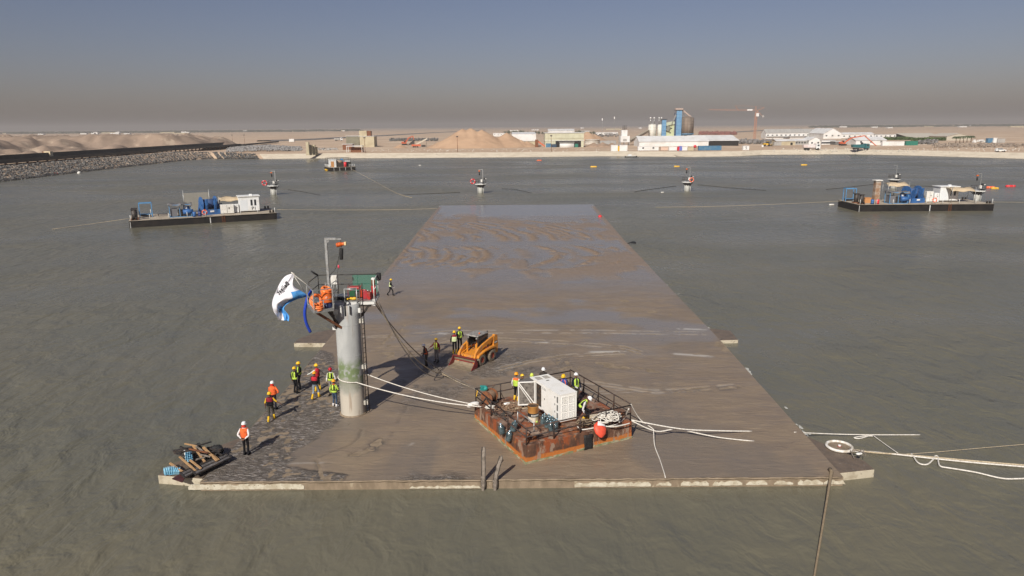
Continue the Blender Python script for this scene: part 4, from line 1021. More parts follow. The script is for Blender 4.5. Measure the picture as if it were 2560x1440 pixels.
def build_pontoon():
    root = thing('pontoon', 'square rusty steel pontoon with railings grounded on the mud', 'pontoon', PC, PRZ)
    HM_ = hull_material()
    hb = MB().bx(0, PL1, 0, PL2, -0.12, PH); hb.build('hull', HM_, root, 0.02)
    # a shallow step: the outer band of the hull stands proud of the side plates
    MB().bx(-0.03, PL1+0.03, -0.03, PL2+0.03, -0.1, 0.17).build('rubbing_strake', mat('green_strake', (0.17, 0.20, 0.10), 0.75, c2=(0.42, 0.38, 0.26), scale=2.2, c3=(0.40, 0.15, 0.04), s3=3, lo3=0.55, hi3=0.6, stretch=(1, 1, 3)), root)
    # railings
    posts = []
    def side(a, b, hs, n, skip=()):
        a, b = Vector(a), Vector(b); r = MB()
        for h in hs: r.cyl((a.x, a.y, PH+h), (b.x, b.y, PH+h), 0.033, n=6)
        r.build('rail', RAILM, root)
        for k in range(n+1):
            if k in skip: continue
            q = a.lerp(b, k/n); p = MB(); p.cyl((q.x, q.y, PH-0.02), (q.x, q.y, PH+hs[0]+0.01), 0.036, n=6)
            if k not in (0, n):
                inw = Vector((PL1/2, PL2/2))-q; inw.normalize(); p.beam((q.x, q.y, PH+0.4), (q.x+inw.x*0.25, q.y+inw.y*0.25, PH), 0.03)
            p.build('rail_post', RAILM, root)
    RAILM = mat('rail_steel', (0.030, 0.024, 0.022), 0.6, 0.1, c2=(0.09, 0.05, 0.035), scale=3)
    e = 0.07
    side((e, e), (PL1-e, e), (0.88, 0.42), 4); side((e, e), (e, PL2-e), (0.88, 0.42), 3, (0,)); side((PL1-e, e), (PL1-e, PL2-e), (0.95, 0.50), 4, (0,)); side((e, PL2-e), (PL1-e, PL2-e), (0.88, 0.45), 4, (0, 4))
    # inner gate rail near the front-left corner
    g = MB(); g.cyl((0.75, 0.55, PH), (0.75, 0.55, PH+0.85), 0.03, n=6); g.cyl((0.75, 0.55, PH+0.83), (0.70, 2.2, PH+0.83), 0.03, n=6); g.cyl((0.70, 2.2, PH), (0.70, 2.2, PH+0.85), 0.03, n=6); g.build('rail', GALV, root)
    # bollards
    for x, y in ((0.55, 0.42), (5.75, 0.55), (5.6, 5.6)):
        bl = MB(); bl.bx(x-0.30, x+0.30, y-0.14, y+0.14, PH, PH+0.04)
        for s in (-0.18, 0.18): bl.lathe([(0.0, 0.0), (0.10, 0.0), (0.10, 0.26), (0.13, 0.30), (0.13, 0.33), (0.0, 0.34)], (x+s, y, PH+0.03), 12)
        bl.build('bollard', RUST, root)
    MB().bx(0.45, 0.95, 0.25, 0.65, PH+0.36, PH+0.40).build('bollard_plate', mat('scuffed_plate', (0.25, 0.17, 0.12), 0.7, c2=(0.4, 0.3, 0.22), scale=5), root)
    # black rubber fender hanging on the front side
    fx = _PM.transposed() @ (G(1470, 1110, 0.75)-PC); f = MB(); N = 7; vs = []
    for j in range(6):
        for i in range(N): vs.append((fx.x-0.26+0.52*i/(N-1)+random.uniform(-0.03, 0.03), -0.06-0.02*math.sin(i*1.3+j), 0.02+0.86*j/5+random.uniform(-0.02, 0.02)))
    f.add(vs, [(j*N+i, j*N+i+1, (j+1)*N+i+1, (j+1)*N+i) for j in range(5) for i in range(N-1)], 0, True); fo = f.build('rubber_fender', BLACKRUB, root); so = fo.modifiers.new('t', 'SOLIDIFY'); so.thickness = 0.03
build_pontoon()
# ---- generator set on the pontoon
def build_genset():
    c = [PLc(1398, 994, 2.95), PLc(1446, 982, 2.95), PLc(1330, 948, 2.95)]
    x0, x1, y0, y1 = (c[0].x+c[2].x)/2, (c[0].x+c[2].x)/2+1.06, (c[0].y+c[1].y)/2, c[2].y+0.05
    ln, wd, ht = y1-y0, x1-x0, 1.47
    base = PW(x0, y0, 0); base.z = PONT_DECK
    g = thing('diesel_generator', 'large white enclosed generator with an open side door on the rusty pontoon', 'generator', base, PRZ)
    GW = mat('generator_white', (0.84, 0.83, 0.78), 0.42, c2=(0.78, 0.76, 0.69), scale=1.8, lo=0.45, hi=0.7, spec=0.45, c3=(0.60, 0.54, 0.42), s3=4, lo3=0.66, hi3=0.75)
    GD = mat('louvre_dark', (0.16, 0.16, 0.15), 0.7); IN = mat('engine_black', (0.02, 0.018, 0.016), 0.6, c2=(0.10, 0.06, 0.035), scale=5)
    z0 = 0.13; T = z0+ht; t = 0.05
    d0, d1 = ln*0.62, ln*0.83                                          # door opening on the left side
    sk = MB(); sk.bx(0.05, 0.20, 0.05, ln-0.05, 0, z0); sk.bx(wd-0.20, wd-0.05, 0.05, ln-0.05, 0, z0); sk.bx(0.0, wd, 0.0, ln, z0-0.06, z0); sk.build('skid', RUST, g)
    w_ = MB()
    w_.bx(0, t, 0, d0, z0, T); w_.bx(0, t, d1, ln, z0, T); w_.bx(0, t, d0, d1, T-0.10, T); w_.bx(0, t, d0, d1, z0, z0+0.10)
    w_.bx(wd-t, wd, 0, ln, z0, T); w_.bx(t, wd-t, ln-t, ln, z0, T)
    w_.bx(t, wd-t, 0.001, t, z0, T); w_.build('enclosure', GW, g)
    MB().bx(t+0.02, wd-t-0.02, 0.3, ln-0.3, z0+0.02, T-0.25).build('engine', IN, g)
    rf = MB(); h0 = ln*0.80
    rf.bx(-0.012, wd+0.012, -0.012, h0, T, T+0.035); rf.bx(-0.012, 0.10, h0, ln+0.012, T, T+0.035); rf.bx(wd-0.10, wd+0.012, h0, ln+0.012, T, T+0.035); rf.bx(0.1, wd-0.1, ln-0.08, ln+0.012, T, T+0.035); rf.bx(wd/2-0.03, wd/2+0.03, h0, ln-0.08, T, T+0.035)
    rf.build('roof', GW, g)
    gr = MB()
    for k in range(9): gr.bx(0.1, wd-0.1, h0+0.03+k*0.055, h0+0.05+k*0.055, T-0.03, T-0.005)
    gr.build('roof_grille', mat('grille_grey', (0.42, 0.40, 0.36), 0.6), g)
    MB().bx(wd*0.42, wd*0.58, h0-0.35, h0-0.25, T+0.036, T+0.05).build('filler_cap', GD, g)
    # front louvres: two columns of three frames, each with slats behind
    for a in range(2):
        for b in range(3):
            xa = 0.12+a*(wd-0.24)/2+0.03; xb = 0.12+(a+1)*(wd-0.24)/2-0.03; za = z0+0.10+b*0.44; zb = za+0.37
            f = MB(); w2 = 0.022
            f.bx(xa, xb, -0.022, 0.0, za, za+w2); f.bx(xa, xb, -0.022, 0.0, zb-w2, zb); f.bx(xa, xa+w2, -0.021, 0.0, za+w2, zb-w2); f.bx(xb-w2, xb, -0.021, 0.0, za+w2, zb-w2)
            fo = f.build('louvre_frame', GW, g)
            s = MB(); N = 12
            for k in range(N):
                zz = za+w2+(zb-za-2*w2)*(k+0.5)/N; s.box(((xa+xb)/2, -0.006, zz), (xb-xa-2*w2, 0.010, 0.012), rot=(R(35), 0, 0))
            s.build('louvre_slats', GW, fo)
    for b in range(3): MB().bx(-0.006, 0.004, 0.10, 0.24, z0+0.13+b*0.44, z0+0.46+b*0.44).build('side_vent', GD, g)
    for y, z in ((0.42, T-0.22), (0.42, T-0.62), (0.42, T-1.02), (ln*0.5, z0+0.75)): MB().bx(-0.02, 0.0, y-0.03, y+0.03, z-0.05, z+0.05).build('latch', GD, g, 0.006)
    # open door swung outwards, with its lining and brace
    d = MB(); dw = 0.95; a = Vector((0, d1, 0)); dirv = Vector((-0.93, 0.36, 0)).normalized()
    def dp(u, z): return a+dirv*(u*dw)+Vector((-0.02, 0, z))
    for u0, u1, za, zb in ((0, 1, z0+0.08, z0+0.13), (0, 1, T-0.09, T-0.04), (0, 0.06, z0+0.08, T-0.04), (0.94, 1.0, z0+0.08, T-0.04)):
        d.beam(dp((u0+u1)/2 if u1-u0 < 0.5 else u0, (za+zb)/2 if u1-u0 >= 0.5 else za), dp((u0+u1)/2 if u1-u0 < 0.5 else u1, (za+zb)/2 if u1-u0 >= 0.5 else zb), 0.055, 0.055)
    d.beam(dp(0.03, z0+0.12), dp(0.97, T-0.06), 0.05); d.beam(dp(0.20, z0+0.12), dp(0.99, T-0.16), 0.035)
    do = d.build('open_door', GW, g)
    MB().add([dp(0.02, z0+0.1)+Vector((0, 0.015, 0)), dp(0.98, z0+0.1)+Vector((0, 0.015, 0)), dp(0.98, T-0.06)+Vector((0, 0.015, 0)), dp(0.02, T-0.06)+Vector((0, 0.015, 0))], [(0, 1, 2, 3)]).build('door_lining', mat('foam_lining', (0.20, 0.18, 0.155), 0.9, c2=(0.09, 0.08, 0.07), scale=7), do)
    ex = MB(); ex.box((-0.32, ln-0.05, T-0.10), (0.62, 0.50, 0.05), rot=(0, R(-6), 0)); ex.build('air_duct', mat('duct_dark', (0.13, 0.12, 0.11), 0.6), g)
    # stencilled number on the side
    cu = bpy.data.curves.new('t', 'FONT'); cu.body = 'G 021'; cu.size = 0.17; cu.extrude = 0.002
    ob = bpy.data.objects.new('t', cu); COL.objects.link(ob); dg = bpy.context.evaluated_depsgraph_get(); me = bpy.data.meshes.new_from_object(ob.evaluated_get(dg), depsgraph=dg); bpy.data.objects.remove(ob)
    me.materials.clear(); me.materials.append(GD); me.name = 'stencilled_number'; o = bpy.data.objects.new('stencilled_number', me); COL.objects.link(o); o.parent = g
    o.matrix_local = Matrix(((0, 0, -1, -0.004), (-1, 0, 0, d0-0.10), (0, 1, 0, T-0.24), (0, 0, 0, 1)))
build_genset()
# ---- oil drum
q = G(1333, 1052, PONT_DECK)
dr = thing('oil_drum', 'stained amber and white oil drum with black lettered band on the pontoon', 'drum', (q.x, q.y, PONT_DECK), 0.4)
AMB = mat('drum_amber', (0.42, 0.20, 0.05), 0.55, c2=(0.26, 0.10, 0.03), scale=3, stretch=(1, 1, 0.4)); DWH = mat('drum_white', (0.62, 0.57, 0.47), 0.55, c2=(0.42, 0.30, 0.16), scale=3, stretch=(1, 1, 0.4))
MB().lathe([(0.0, 0.0), (0.285, 0.0), (0.295, 0.02), (0.285, 0.04), (0.285, 0.30)], n=24).build('drum_lower', DWH, dr)
MB().lathe([(0.285, 0.30), (0.297, 0.31), (0.286, 0.33), (0.286, 0.47), (0.297, 0.49), (0.285, 0.50)], n=24).build('drum_band', BLACKRUB, dr)
MB().lathe([(0.285, 0.50), (0.285, 0.84), (0.296, 0.86), (0.28, 0.875), (0.27, 0.86)], n=24).build('drum_upper', AMB, dr)
MB().lathe([(0.27, 0.86), (0.27, 0.835), (0.0, 0.835)], n=24).build('drum_lid', mat('drum_top', (0.05, 0.035, 0.025), 0.6, c2=(0.14, 0.08, 0.04), scale=6), dr)
for k in range(7):
    t = -PI/2-0.7+0.23*k; MB().box((0.289*math.cos(t), 0.289*math.sin(t), 0.40), (0.035, 0.006, 0.085), rz=t+PI/2).build('band_mark', WHITEB, dr)
single('plastic_lump', MB().ell((0, 0, 0.06), (0.07, 0.06, 0.06), 8, 6), mat('lime_plastic', (0.42, 0.52, 0.12), 0.5), 'small lime plastic cup at the foot of the oil drum', 'cup', tuple(G(1342, 1057, PONT_DECK)))
# ---- big water bottles
GLASS = mat('bottle_plastic', (0.085, 0.125, 0.135), 0.12, c2=(0.025, 0.04, 0.045), scale=6, spec=0.7)
def bottle_mesh():
    return MB().lathe([(0.0, 0.0), (0.12, 0.0), (0.135, 0.02), (0.135, 0.10), (0.128, 0.115), (0.135, 0.13), (0.135, 0.22), (0.128, 0.235), (0.135, 0.25), (0.135, 0.33), (0.10, 0.40), (0.035, 0.44), (0.03, 0.48), (0.0, 0.48)], n=14)
bm_ = bottle_mesh().data('bottle_body', GLASS); cm_ = MB().cyl((0, 0, 0.47), (0, 0, 0.50), 0.034, n=10).data('bottle_cap', mat('cap_blue', (0.35, 0.55, 0.68), 0.4))
def bottle(loc, rot, label, group):
    r = thing('water_bottle', label, 'bottle', loc, 0, group, rot); mesh_child('bottle_body', bm_, r); mesh_child('bottle_cap', cm_, r)
BS = [(1357, 1060), (1367, 1068), (1377, 1076), (1363, 1055), (1374, 1063), (1384, 1072), (1390, 1078), (1371, 1056), (1381, 1063), (1389, 1069)]
for k, (a, b) in enumerate(BS):
    bottle(G(a, b, PONT_DECK), (random.uniform(-.1, .1), random.uniform(-.1, .1), k), 'teal water bottle standing in the cluster left of the generator', 'water bottles beside the generator')
HB = [(1279, 1088, 0.3, 'large clear water bottle hanging nearest to the pontoon front-left rail'), (1271, 1074, -0.5, 'water bottle hanging higher on the pontoon left rail'), (1290, 1079, 0.9, 'water bottle lying inside the pontoon left rail')]
for k, (a, b, t, lab) in enumerate(HB):
    p = PLc(a, b, 1.35); p = PW(-0.16 if k < 2 else 0.22, p.y, 0); p.z = 1.12+(0.10 if k == 1 else (0.32 if k == 2 else 0)); r = thing('water_bottle', lab, 'bottle', p, 0, 'bottles tied to the rail', (R(12), R(10)*t, t)); r.scale = (1.25, 1.25, 1.15); mesh_child('bottle_body', bm_, r); mesh_child('bottle_cap', cm_, r)
# ---- winch, rags, ropes on the deck
wp = G(1224, 1008, PONT_DECK); wn = thing('hand_winch', 'brown mud-caked hand winch at the left corner of the pontoon', 'winch', wp, R(60))
MB().cyl((-0.26, 0, 0.42), (0.26, 0, 0.42), 0.30, n=16).build('winch_drum', mat('caked_rope', (0.20, 0.13, 0.085), 0.9, c2=(0.30, 0.20, 0.13), scale=5, stretch=(6, 1, 1)), wn, 0.04)
for s in (-0.30, 0.30): MB().cyl((s-0.02, 0, 0.42), (s+0.02, 0, 0.42), 0.38, n=18).build('winch_flange', RUST, wn)
fr_ = MB()
for s in (-0.36, 0.36):
    fr_.beam((s, -0.35, 0.0), (s, 0, 0.45), 0.06); fr_.beam((s, 0.35, 0.0), (s, 0, 0.45), 0.06)
fr_.beam((-0.4, -0.35, 0.04), (0.4, -0.35, 0.04), 0.06); fr_.beam((-0.4, 0.35, 0.04), (0.4, 0.35, 0.04), 0.06); fr_.build('winch_frame', DARKST, wn)
MB().tube([(0.36, 0, 0.42), (0.46, 0, 0.42), (0.46, 0.1, 0.75), (0.60, 0.1, 0.75)], 0.02, 6).build('winch_crank', DARKST, wn)
def heap(loc, n, rad, r, m, name, label, cat, hgt=0.25, loops=False):
    mb = MB()
    for k in range(n):
        a = random.uniform(0, 2*PI); pts = []
        cx, cy = random.gauss(0, rad*0.35), random.gauss(0, rad*0.35)
        for j in range(7):
            t = a+j*random.uniform(0.6, 1.1); q = rad*random.uniform(0.35, 0.9)
            pts.append((cx+q*math.cos(t), cy+q*math.sin(t), r+hgt*max(0, 1-(cx*cx+cy*cy+q*q*0.5)/(rad*rad*1.2))*random.uniform(0.3, 1)))
        mb.tube(smooth_path(pts, 4), r, 5)
    return single(name, mb, m, label, cat, loc)
heap(G(1268, 1020, PONT_DECK), 12, 0.85, 0.018, mat('muddy_rope', (0.30, 0.19, 0.12), 0.95, c2=(0.18, 0.11, 0.07), scale=8), 'rope_heap', 'heap of brown muddy rope in the middle of the pontoon deck', 'rope', 0.16)
heap(G(1292, 1017, PONT_DECK), 7, 0.7, 0.016, ROPET, 'rope_heap', 'thin tan rope tangled in front of the standing people on the pontoon', 'rope', 0.10)
heap(G(1464, 1063, PONT_DECK), 16, 0.40, 0.022, mat('brown_rope', (0.24, 0.18, 0.12), 0.95), 'rope_heap', 'tangled brown rope heap right of the generator', 'rope', 0.35)
heap(G(1522, 1047, PONT_DECK+0.3), 22, 0.52, 0.028, ROPEW, 'rope_heap', 'big pile of white rope on the right of the pontoon', 'rope', 0.42)
heap(G(1225, 1022, PONT_DECK), 7, 0.30, 0.022, ROPEW, 'rope_heap', 'small white rope knot at the left corner of the pontoon', 'rope', 0.2)
for k, (pa, lab) in enumerate(((((1442, 1064), (1455, 1074), (1490, 1069), (1520, 1066), (1545, 1060)), 'long white rope loop along the front edge of the pontoon'), (((1500, 1063), (1530, 1067), (1560, 1062), (1574, 1058)), 'white rope loop near the right corner of the pontoon'), (((1535, 1042), (1552, 1044), (1548, 1056), (1560, 1046), (1572, 1022)), 'white rope rising to the right corner post of the pontoon'))):
    pts = [G(a, b, PONT_DECK+0.06+(0.9 if (k == 2 and j == 4) else 0)) for j, (a, b) in enumerate(pa)]
    single('rope', MB().tube(smooth_path(pts), 0.034, 6), ROPEW, lab, 'rope')
rg_ = MB()
for k in range(9): rg_.ell((random.gauss(0, .22), random.gauss(0, .12), 0.07), (0.17, 0.12, 0.08), 8, 5, M=Matrix.Rotation(random.uniform(-1.5, 1.5), 3, 'Z'))
single('muddy_tarpaulin', rg_, mat('muddy_canvas', (0.19, 0.125, 0.085), 0.95, c2=(0.27, 0.19, 0.13), scale=3, bump=0.03, bscale=8), 'crumpled muddy canvas on the left half of the pontoon deck', 'canvas', tuple(G(1290, 1012, PONT_DECK)), 0.4)
rg_ = MB()
for k in range(9): rg_.ell((random.gauss(0, .32), random.gauss(0, .2), 0.05), (0.22, 0.14, 0.06), 8, 5, M=Matrix.Rotation(random.uniform(-1.5, 1.5), 3, 'Z'))
single('black_sheeting', rg_, mat('dark_tangle', (0.05, 0.042, 0.036), 0.9, c2=(0.12, 0.09, 0.07), scale=4), 'dark sheeting and slings heaped inside the pontoon left rail', 'sheeting', tuple(G(1262, 1037, PONT_DECK)), 1.1)
wb = MB()
for x, y in ((-.09, 0), (.09, .02), (0, .06)): wb.ell((x, y, 0.07), (0.12, 0.10, 0.075), 9, 6)
single('plastic_bag', wb, mat('bag_white', (0.80, 0.79, 0.76), 0.5), 'white stuffed plastic bag on the pontoon deck', 'bag', tuple(G(1268, 1013, PONT_DECK)))
tb = thing('equipment_case', 'cream equipment case beside the bending person on the pontoon', 'case', G(1490, 1052, PONT_DECK), R(15))
CRM = mat('cream_plastic', (0.62, 0.54, 0.40), 0.5, c2=(0.48, 0.40, 0.28), scale=4)
MB().bx(-0.32, 0.32, -0.16, 0.16, 0.0, 0.24).build('case_body', CRM, tb, 0.02); MB().bx(-0.31, 0.31, -0.15, 0.15, 0.245, 0.32).build('case_lid', CRM, tb, 0.02)
fb = thing('buoy', 'orange red inflatable buoy with white panel lying over the pontoon front edge', 'buoy', PW(*(PLc(1500, 1075, PONT_DECK).xy), PH+0.06), PRZ+R(20), rot=(R(-38), R(18), PRZ))
fb.scale = (1.15, 0.62, 0.95)
MB().lathe([(0.0, -0.48), (0.10, -0.44), (0.27, -0.25), (0.33, 0.0), (0.29, 0.22), (0.15, 0.36), (0.07, 0.42), (0.06, 0.50), (0.0, 0.50)], n=18).build('buoy_body', mat('buoy_orange', (0.80, 0.10, 0.05), 0.55, c2=(0.68, 0.07, 0.04), scale=4), fb)
MB().lathe([(0.31, 0.12), (0.292, 0.225), (0.155, 0.365), (0.075, 0.425)], n=18, arc=2.6, M=Matrix.Rotation(-2.3, 3, 'Z') @ Matrix.Diagonal(Vector((1.03, 1.03, 1.02)))).build('buoy_panel', mat('buoy_white', (0.80, 0.78, 0.78), 0.6), fb)
cs = MB(); cs.cyl((0, 0, 0.0), (0, 0, 0.16), 0.36, n=18); cs.cyl((0, 0, 0.16), (0, 0, 0.30), 0.30, n=18)
single('cable_reel', cs, mat('brown_reel', (0.13, 0.07, 0.045), 0.8, c2=(0.2, 0.11, 0.07), scale=4), 'low brown cable reel near the right corner of the pontoon', 'reel', tuple(G(1548, 1040, PONT_DECK)))
single('teal_bag', MB().box((0, 0, 0), (0.36, 0.22, 0.22), rot=(0.2, 0.2, 0.4)).ell((0.1, 0, -0.02), (0.16, 0.14, 0.14), 8, 6), mat('teal_plastic', (0.03, 0.28, 0.25), 0.5), 'small teal bag hung on the left corner rail of the pontoon', 'bag', tuple(PW(0.55, PL2-0.07, PH+0.82)))
single('life_strap', MB().box((0, 0, 0), (0.05, 0.14, 0.42), rot=(0.1, 0.2, 0)), YELP, 'yellow strap hanging from the left corner post of the pontoon', 'strap', tuple(PW(0.12, PL2-0.12, PH+0.6)))
single('white_float', MB().ell((0, 0, 0), (0.42, 0.17, 0.15), 12, 8), mat('float_white', (0.80, 0.79, 0.75), 0.55, c2=(0.25, 0.25, 0.24), scale=11, lo=0.62, hi=0.66), 'long white float tied outside the left corner of the pontoon', 'float', tuple(PW(-0.22, PL2-0.35, PH+0.08)), PRZ+R(10))
# ropes to the right, out over the mud and the water
def rope(pts, r, m, label, k=5): return single('rope', MB().tube(smooth_path(pts, k), r, 6), m, label, 'rope')
PR = PW(PL1+0.05, 0.15, PH)
rope([PR, G(1700, 1072, 1.0), G(1800, 1077, 0.75), GS(1880, 1079)+Vector((0, 0, 0.02))], 0.036, ROPEW, 'straight white rope from the pontoon to the middle of the mud')
rope([PR+Vector((0, -0.1, 0)), G(1640, 1078, 0.85), G(1690, 1072, 0.9), G(1730, 1080, 0.75), G(1800, 1094, 0.6), GS(1885, 1104)+Vector((0, 0, 0.02))], 0.034, ROPEW, 'sagging white rope below the straight one on the mud')
rope([PW(PL1-0.07, 0.07, PH+0.95), G(1600, 1048, 1.3), G(1632, 1072, 0.95), G(1634, 1082, 0.85), G(1637, 1115, 0.6), GS(1650, 1150), GS(1662, 1190)+Vector((0, 0, 0.04)), G(1664, 1204, 0.25)], 0.026, ROPEW, 'white rope dropping from the pontoon corner post to the front edge of the slab')
rope([GS(1985, 1082)+Vector((0, 0, 0.03)), G(2080, 1085, 0.12), G(2180, 1087, 0.10), G(2300, 1087, 0.02)], 0.030, ROPEW, 'straight white rope lying across the water right of the slab')
rope([G(2180, 1087, 0.08), G(2150, 1096, 0.06), G(2135, 1094, 0.05), G(2160, 1090, 0.06), G(2182, 1090, 0.10)], 0.030, ROPEW, 'white rope loop floating beside the knot right of the slab')
rope([G(2182, 1088, 0.10), G(2215, 1112, 0.07), G(2245, 1133, 0.05)], 0.020, ROPEW, 'thin white rope slanting from the knot to the yellow ropes')
for k, (pts, m, r, lab) in enumerate((
    ([(2120, 1122), (2180, 1131), (2250, 1136), (2330, 1143), (2440, 1153), (2560, 1163), (2700, 1174)], ROPET, 0.048, 'upper yellowish rope of the pair leading off to the right'),
    ([(2110, 1128), (2170, 1129), (2250, 1137), (2340, 1147), (2440, 1157), (2560, 1167), (2700, 1180)], ROPEW, 0.042, 'lower pale rope of the pair leading off to the right'),
    ([(2250, 1136), (2330, 1131), (2420, 1123), (2500, 1116), (2560, 1111), (2660, 1103)], ROPET, 0.016, 'thin tan line slanting up across the water at the right'))):
    single('rope', MB().tube(smooth_path([G(a, b, 0.07) for a, b in pts]), r, 6), m, lab, 'rope')
tw = [(2278, 1134), (2285, 1143), (2293, 1155), (2305, 1161), (2320, 1160), (2334, 1147), (2338, 1140), (2345, 1142), (2346, 1155), (2352, 1166), (2380, 1171), (2440, 1181), (2500, 1195), (2540, 1197), (2620, 1193)]
pth = smooth_path([G(a, b, 0.07) for a, b in tw], 5); mb = MB(); mb.tube(pth, 0.040, 6)
single('rope', mb, ROPEW, 'thick twisted white rope looping on the water at the lower right', 'rope')
# ================================================================== skid-steer loader
def build_loader():
    c = Vector((-2.49, 47.35, top_z(0, 47.0)+0.0))
    L = thing('skid_steer_loader', 'orange skid-steer loader with maroon bucket on the muddy slab', 'loader', c, R(146.1))
    OR = mat('loader_orange', (0.66, 0.26, 0.025), 0.42, c2=(0.52, 0.20, 0.04), scale=2.5, c3=(0.32, 0.22, 0.14), s3=3, lo3=0.54, hi3=0.70)
    MA = mat('loader_maroon', (0.20, 0.025, 0.025), 0.5, c2=(0.13, 0.03, 0.025), scale=4); MUDM = mat('bucket_mud', (0.25, 0.20, 0.135), 0.7, c2=(0.19, 0.15, 0.10), scale=3, bump=0.02, bscale=9)
    BK = mat('cab_black', (0.025, 0.025, 0.026), 0.5, c2=(0.08, 0.07, 0.06), scale=6); TY = mat('muddy_tyre', (0.23, 0.185, 0.13), 0.9, c2=(0.11, 0.09, 0.07), scale=6); RM = mat('rim_red', (0.42, 0.07, 0.04), 0.5, c2=(0.27, 0.15, 0.09), scale=6)
    GL = mat('cab_mesh_dark', (0.03, 0.032, 0.035), 0.25, spec=0.6)
    # chassis
    b = MB(); b.prism([(-1.05, 0.30), (0.95, 0.30), (1.10, 0.45), (1.05, 0.72), (0.40, 0.80), (-1.15, 0.95), (-1.20, 0.50)], -0.52, 0.52, 'x'); b.build('chassis', OR, L, 0.015)
    b = MB(); b.prism([(-1.15, 0.95), (-0.50, 0.95), (-0.50, 1.30), (-0.80, 1.42), (-1.22, 1.35)], -0.45, 0.45, 'x'); b.build('engine_cover', OR, L, 0.02)
    for s in (-1, 1):                                              # rear towers, fenders
        t = MB(); t.prism([(-1.45, 0.40), (-1.10, 0.40), (-0.95, 1.00), (-0.98, 1.62), (-1.12, 1.78), (-1.42, 1.70), (-1.50, 1.0)], s*0.56, s*0.76, 'x'); t.build('rear_tower', OR, L, 0.012)
        f = MB(); f.prism([(1.06, 0.62), (0.98, 0.80), (0.30, 0.98), (-0.55, 1.06), (-0.95, 1.02), (-0.95, 0.96), (0.28, 0.90), (0.92, 0.72)], s*0.54, s*0.93, 'x'); f.build('fender', OR, L)
        # lift arm: from the tower over the wheel and down to the bucket
        a = MB(); up = [(-1.28, 1.66), (-0.60, 1.50), (0.20, 1.28), (0.72, 1.10), (1.02, 0.85), (1.18, 0.50), (1.24, 0.24)]; n_ = len(up)
        top = []; bot = []
        for i, (y, z) in enumerate(up):
            p0 = up[max(0, i-1)]; p1 = up[min(n_-1, i+1)]; d = Vector((p1[0]-p0[0], p1[1]-p0[1])).normalized(); w = 0.10+0.06*math.sin(PI*i/(n_-1)); q = Vector((-d.y, d.x)); q = q if q.y >= 0 or i > 3 else -q
            top.append((y+d.y*-w, z+d.x*w)); bot.append((y-d.y*-w, z-d.x*w))
        a.prism(top+bot[::-1], s*0.60, s*0.74, 'x'); a.build('lift_arm', OR, L, 0.012)
        MB().cyl((s*0.67, -0.95, 0.95), (s*0.67, 0.12, 1.12), 0.05, n=10).build('lift_cylinder', MA, L)
        MB().cyl((s*0.67, 0.05, 1.11), (s*0.67, 0.42, 1.17), 0.03, n=8).build('piston_rod', GALV, L)
        MB().cyl((s*0.42, 0.98, 0.78), (s*0.42, 1.32, 0.42), 0.05, n=8).build('tilt_cylinder', OR, L)
        # black decal plate on the tower's side
        MB().bx(s*0.762, s*0.766, -1.40, -1.04, 1.12, 1.30).build('decal_plate', BK, L)
        for k in range(4): MB().bx(s*0.767, s*0.770, -1.37+0.085*k, -1.31+0.085*k, 1.16, 1.26).build('decal_mark', WHITEB, L)
    b = MB(); b.bx(-0.60, 0.60, 1.10, 1.26, 0.44, 0.56); b.bx(-0.60, 0.60, -1.40, -1.25, 0.9, 1.02); b.build('cross_member', mat('worn_orange', (0.60, 0.38, 0.20), 0.6, c2=(0.66, 0.26, 0.05), scale=5), L, 0.01)
    # cab: posts, mesh sides, roof
    cb = MB()
    for s in (-0.44, 0.44):
        cb.beam((s, 0.55, 0.78), (s, 0.42, 1.92), 0.07); cb.beam((s, -0.62, 1.0), (s, -0.66, 1.92), 0.07); cb.beam((s, 0.42, 1.92), (s, -0.66, 1.92), 0.07); cb.beam((s, 0.50, 1.15), (s, -0.64, 1.28), 0.05)
    cb.beam((-0.44, 0.42, 1.92), (0.44, 0.42, 1.92), 0.07); cb.beam((-0.44, -0.66, 1.92), (0.44, -0.66, 1.92), 0.07); cb.build('cab_frame', BK, L)
    b = MB(); b.prism([(0.56, 1.93), (0.50, 2.02), (-0.62, 2.04), (-0.72, 1.96)], -0.50, 0.50, 'x'); b.build('cab_roof', mat('roof_grey', (0.30, 0.285, 0.26), 0.6, c2=(0.16, 0.15, 0.14), scale=4), L, 0.03)
    for s in (-0.44, 0.44): MB().bx(s-0.012, s+0.012, -0.62, 0.40, 1.25, 1.88).build('side_window', GL, L)
    MB().bx(-0.40, 0.40, -0.68, -0.655, 1.2, 1.88).build('rear_window', GL, L)
    se = MB(); se.bx(-0.25, 0.25, -0.45, 0.05, 0.95, 1.08); se.box((0, -0.45, 1.35), (0.48, 0.12, 0.58), rot=(R(-8), 0, 0)); se.build('seat', BK, L, 0.03)
    for s in (-0.3, 0.3): MB().tube([(s, 0.15, 0.9), (s, 0.25, 1.25)], 0.02, 6).build('control_lever', BK, L)
    ft = MB(); ft.bx(-0.46, -0.30, 0.50, 0.62, 0.78, 1.45); ft.bx(0.36, 0.46, 0.50, 0.62, 0.78, 1.45); ft.build('cab_side_panel', OR, L, 0.01)
    for s in (-0.36, 0.36): MB().cyl((s, 0.47, 1.82), (s, 0.55, 1.80), 0.07, n=10).build('work_light', GALV, L)
    MB().cyl((-0.30, 0.1, 2.04), (-0.30, 0.1, 2.14), 0.05, n=8).build('beacon', ORANGE, L)
    MB().cyl((-0.4, -0.7, 1.95), (-0.4, -0.7, 2.10), 0.05, n=8).build('exhaust_pipe', BK, L)
    # bucket: curved shell with side plates
    prof = [(2.05, 0.02), (1.60, 0.03), (1.36, 0.10), (1.28, 0.30), (1.34, 0.55), (1.44, 0.66)]
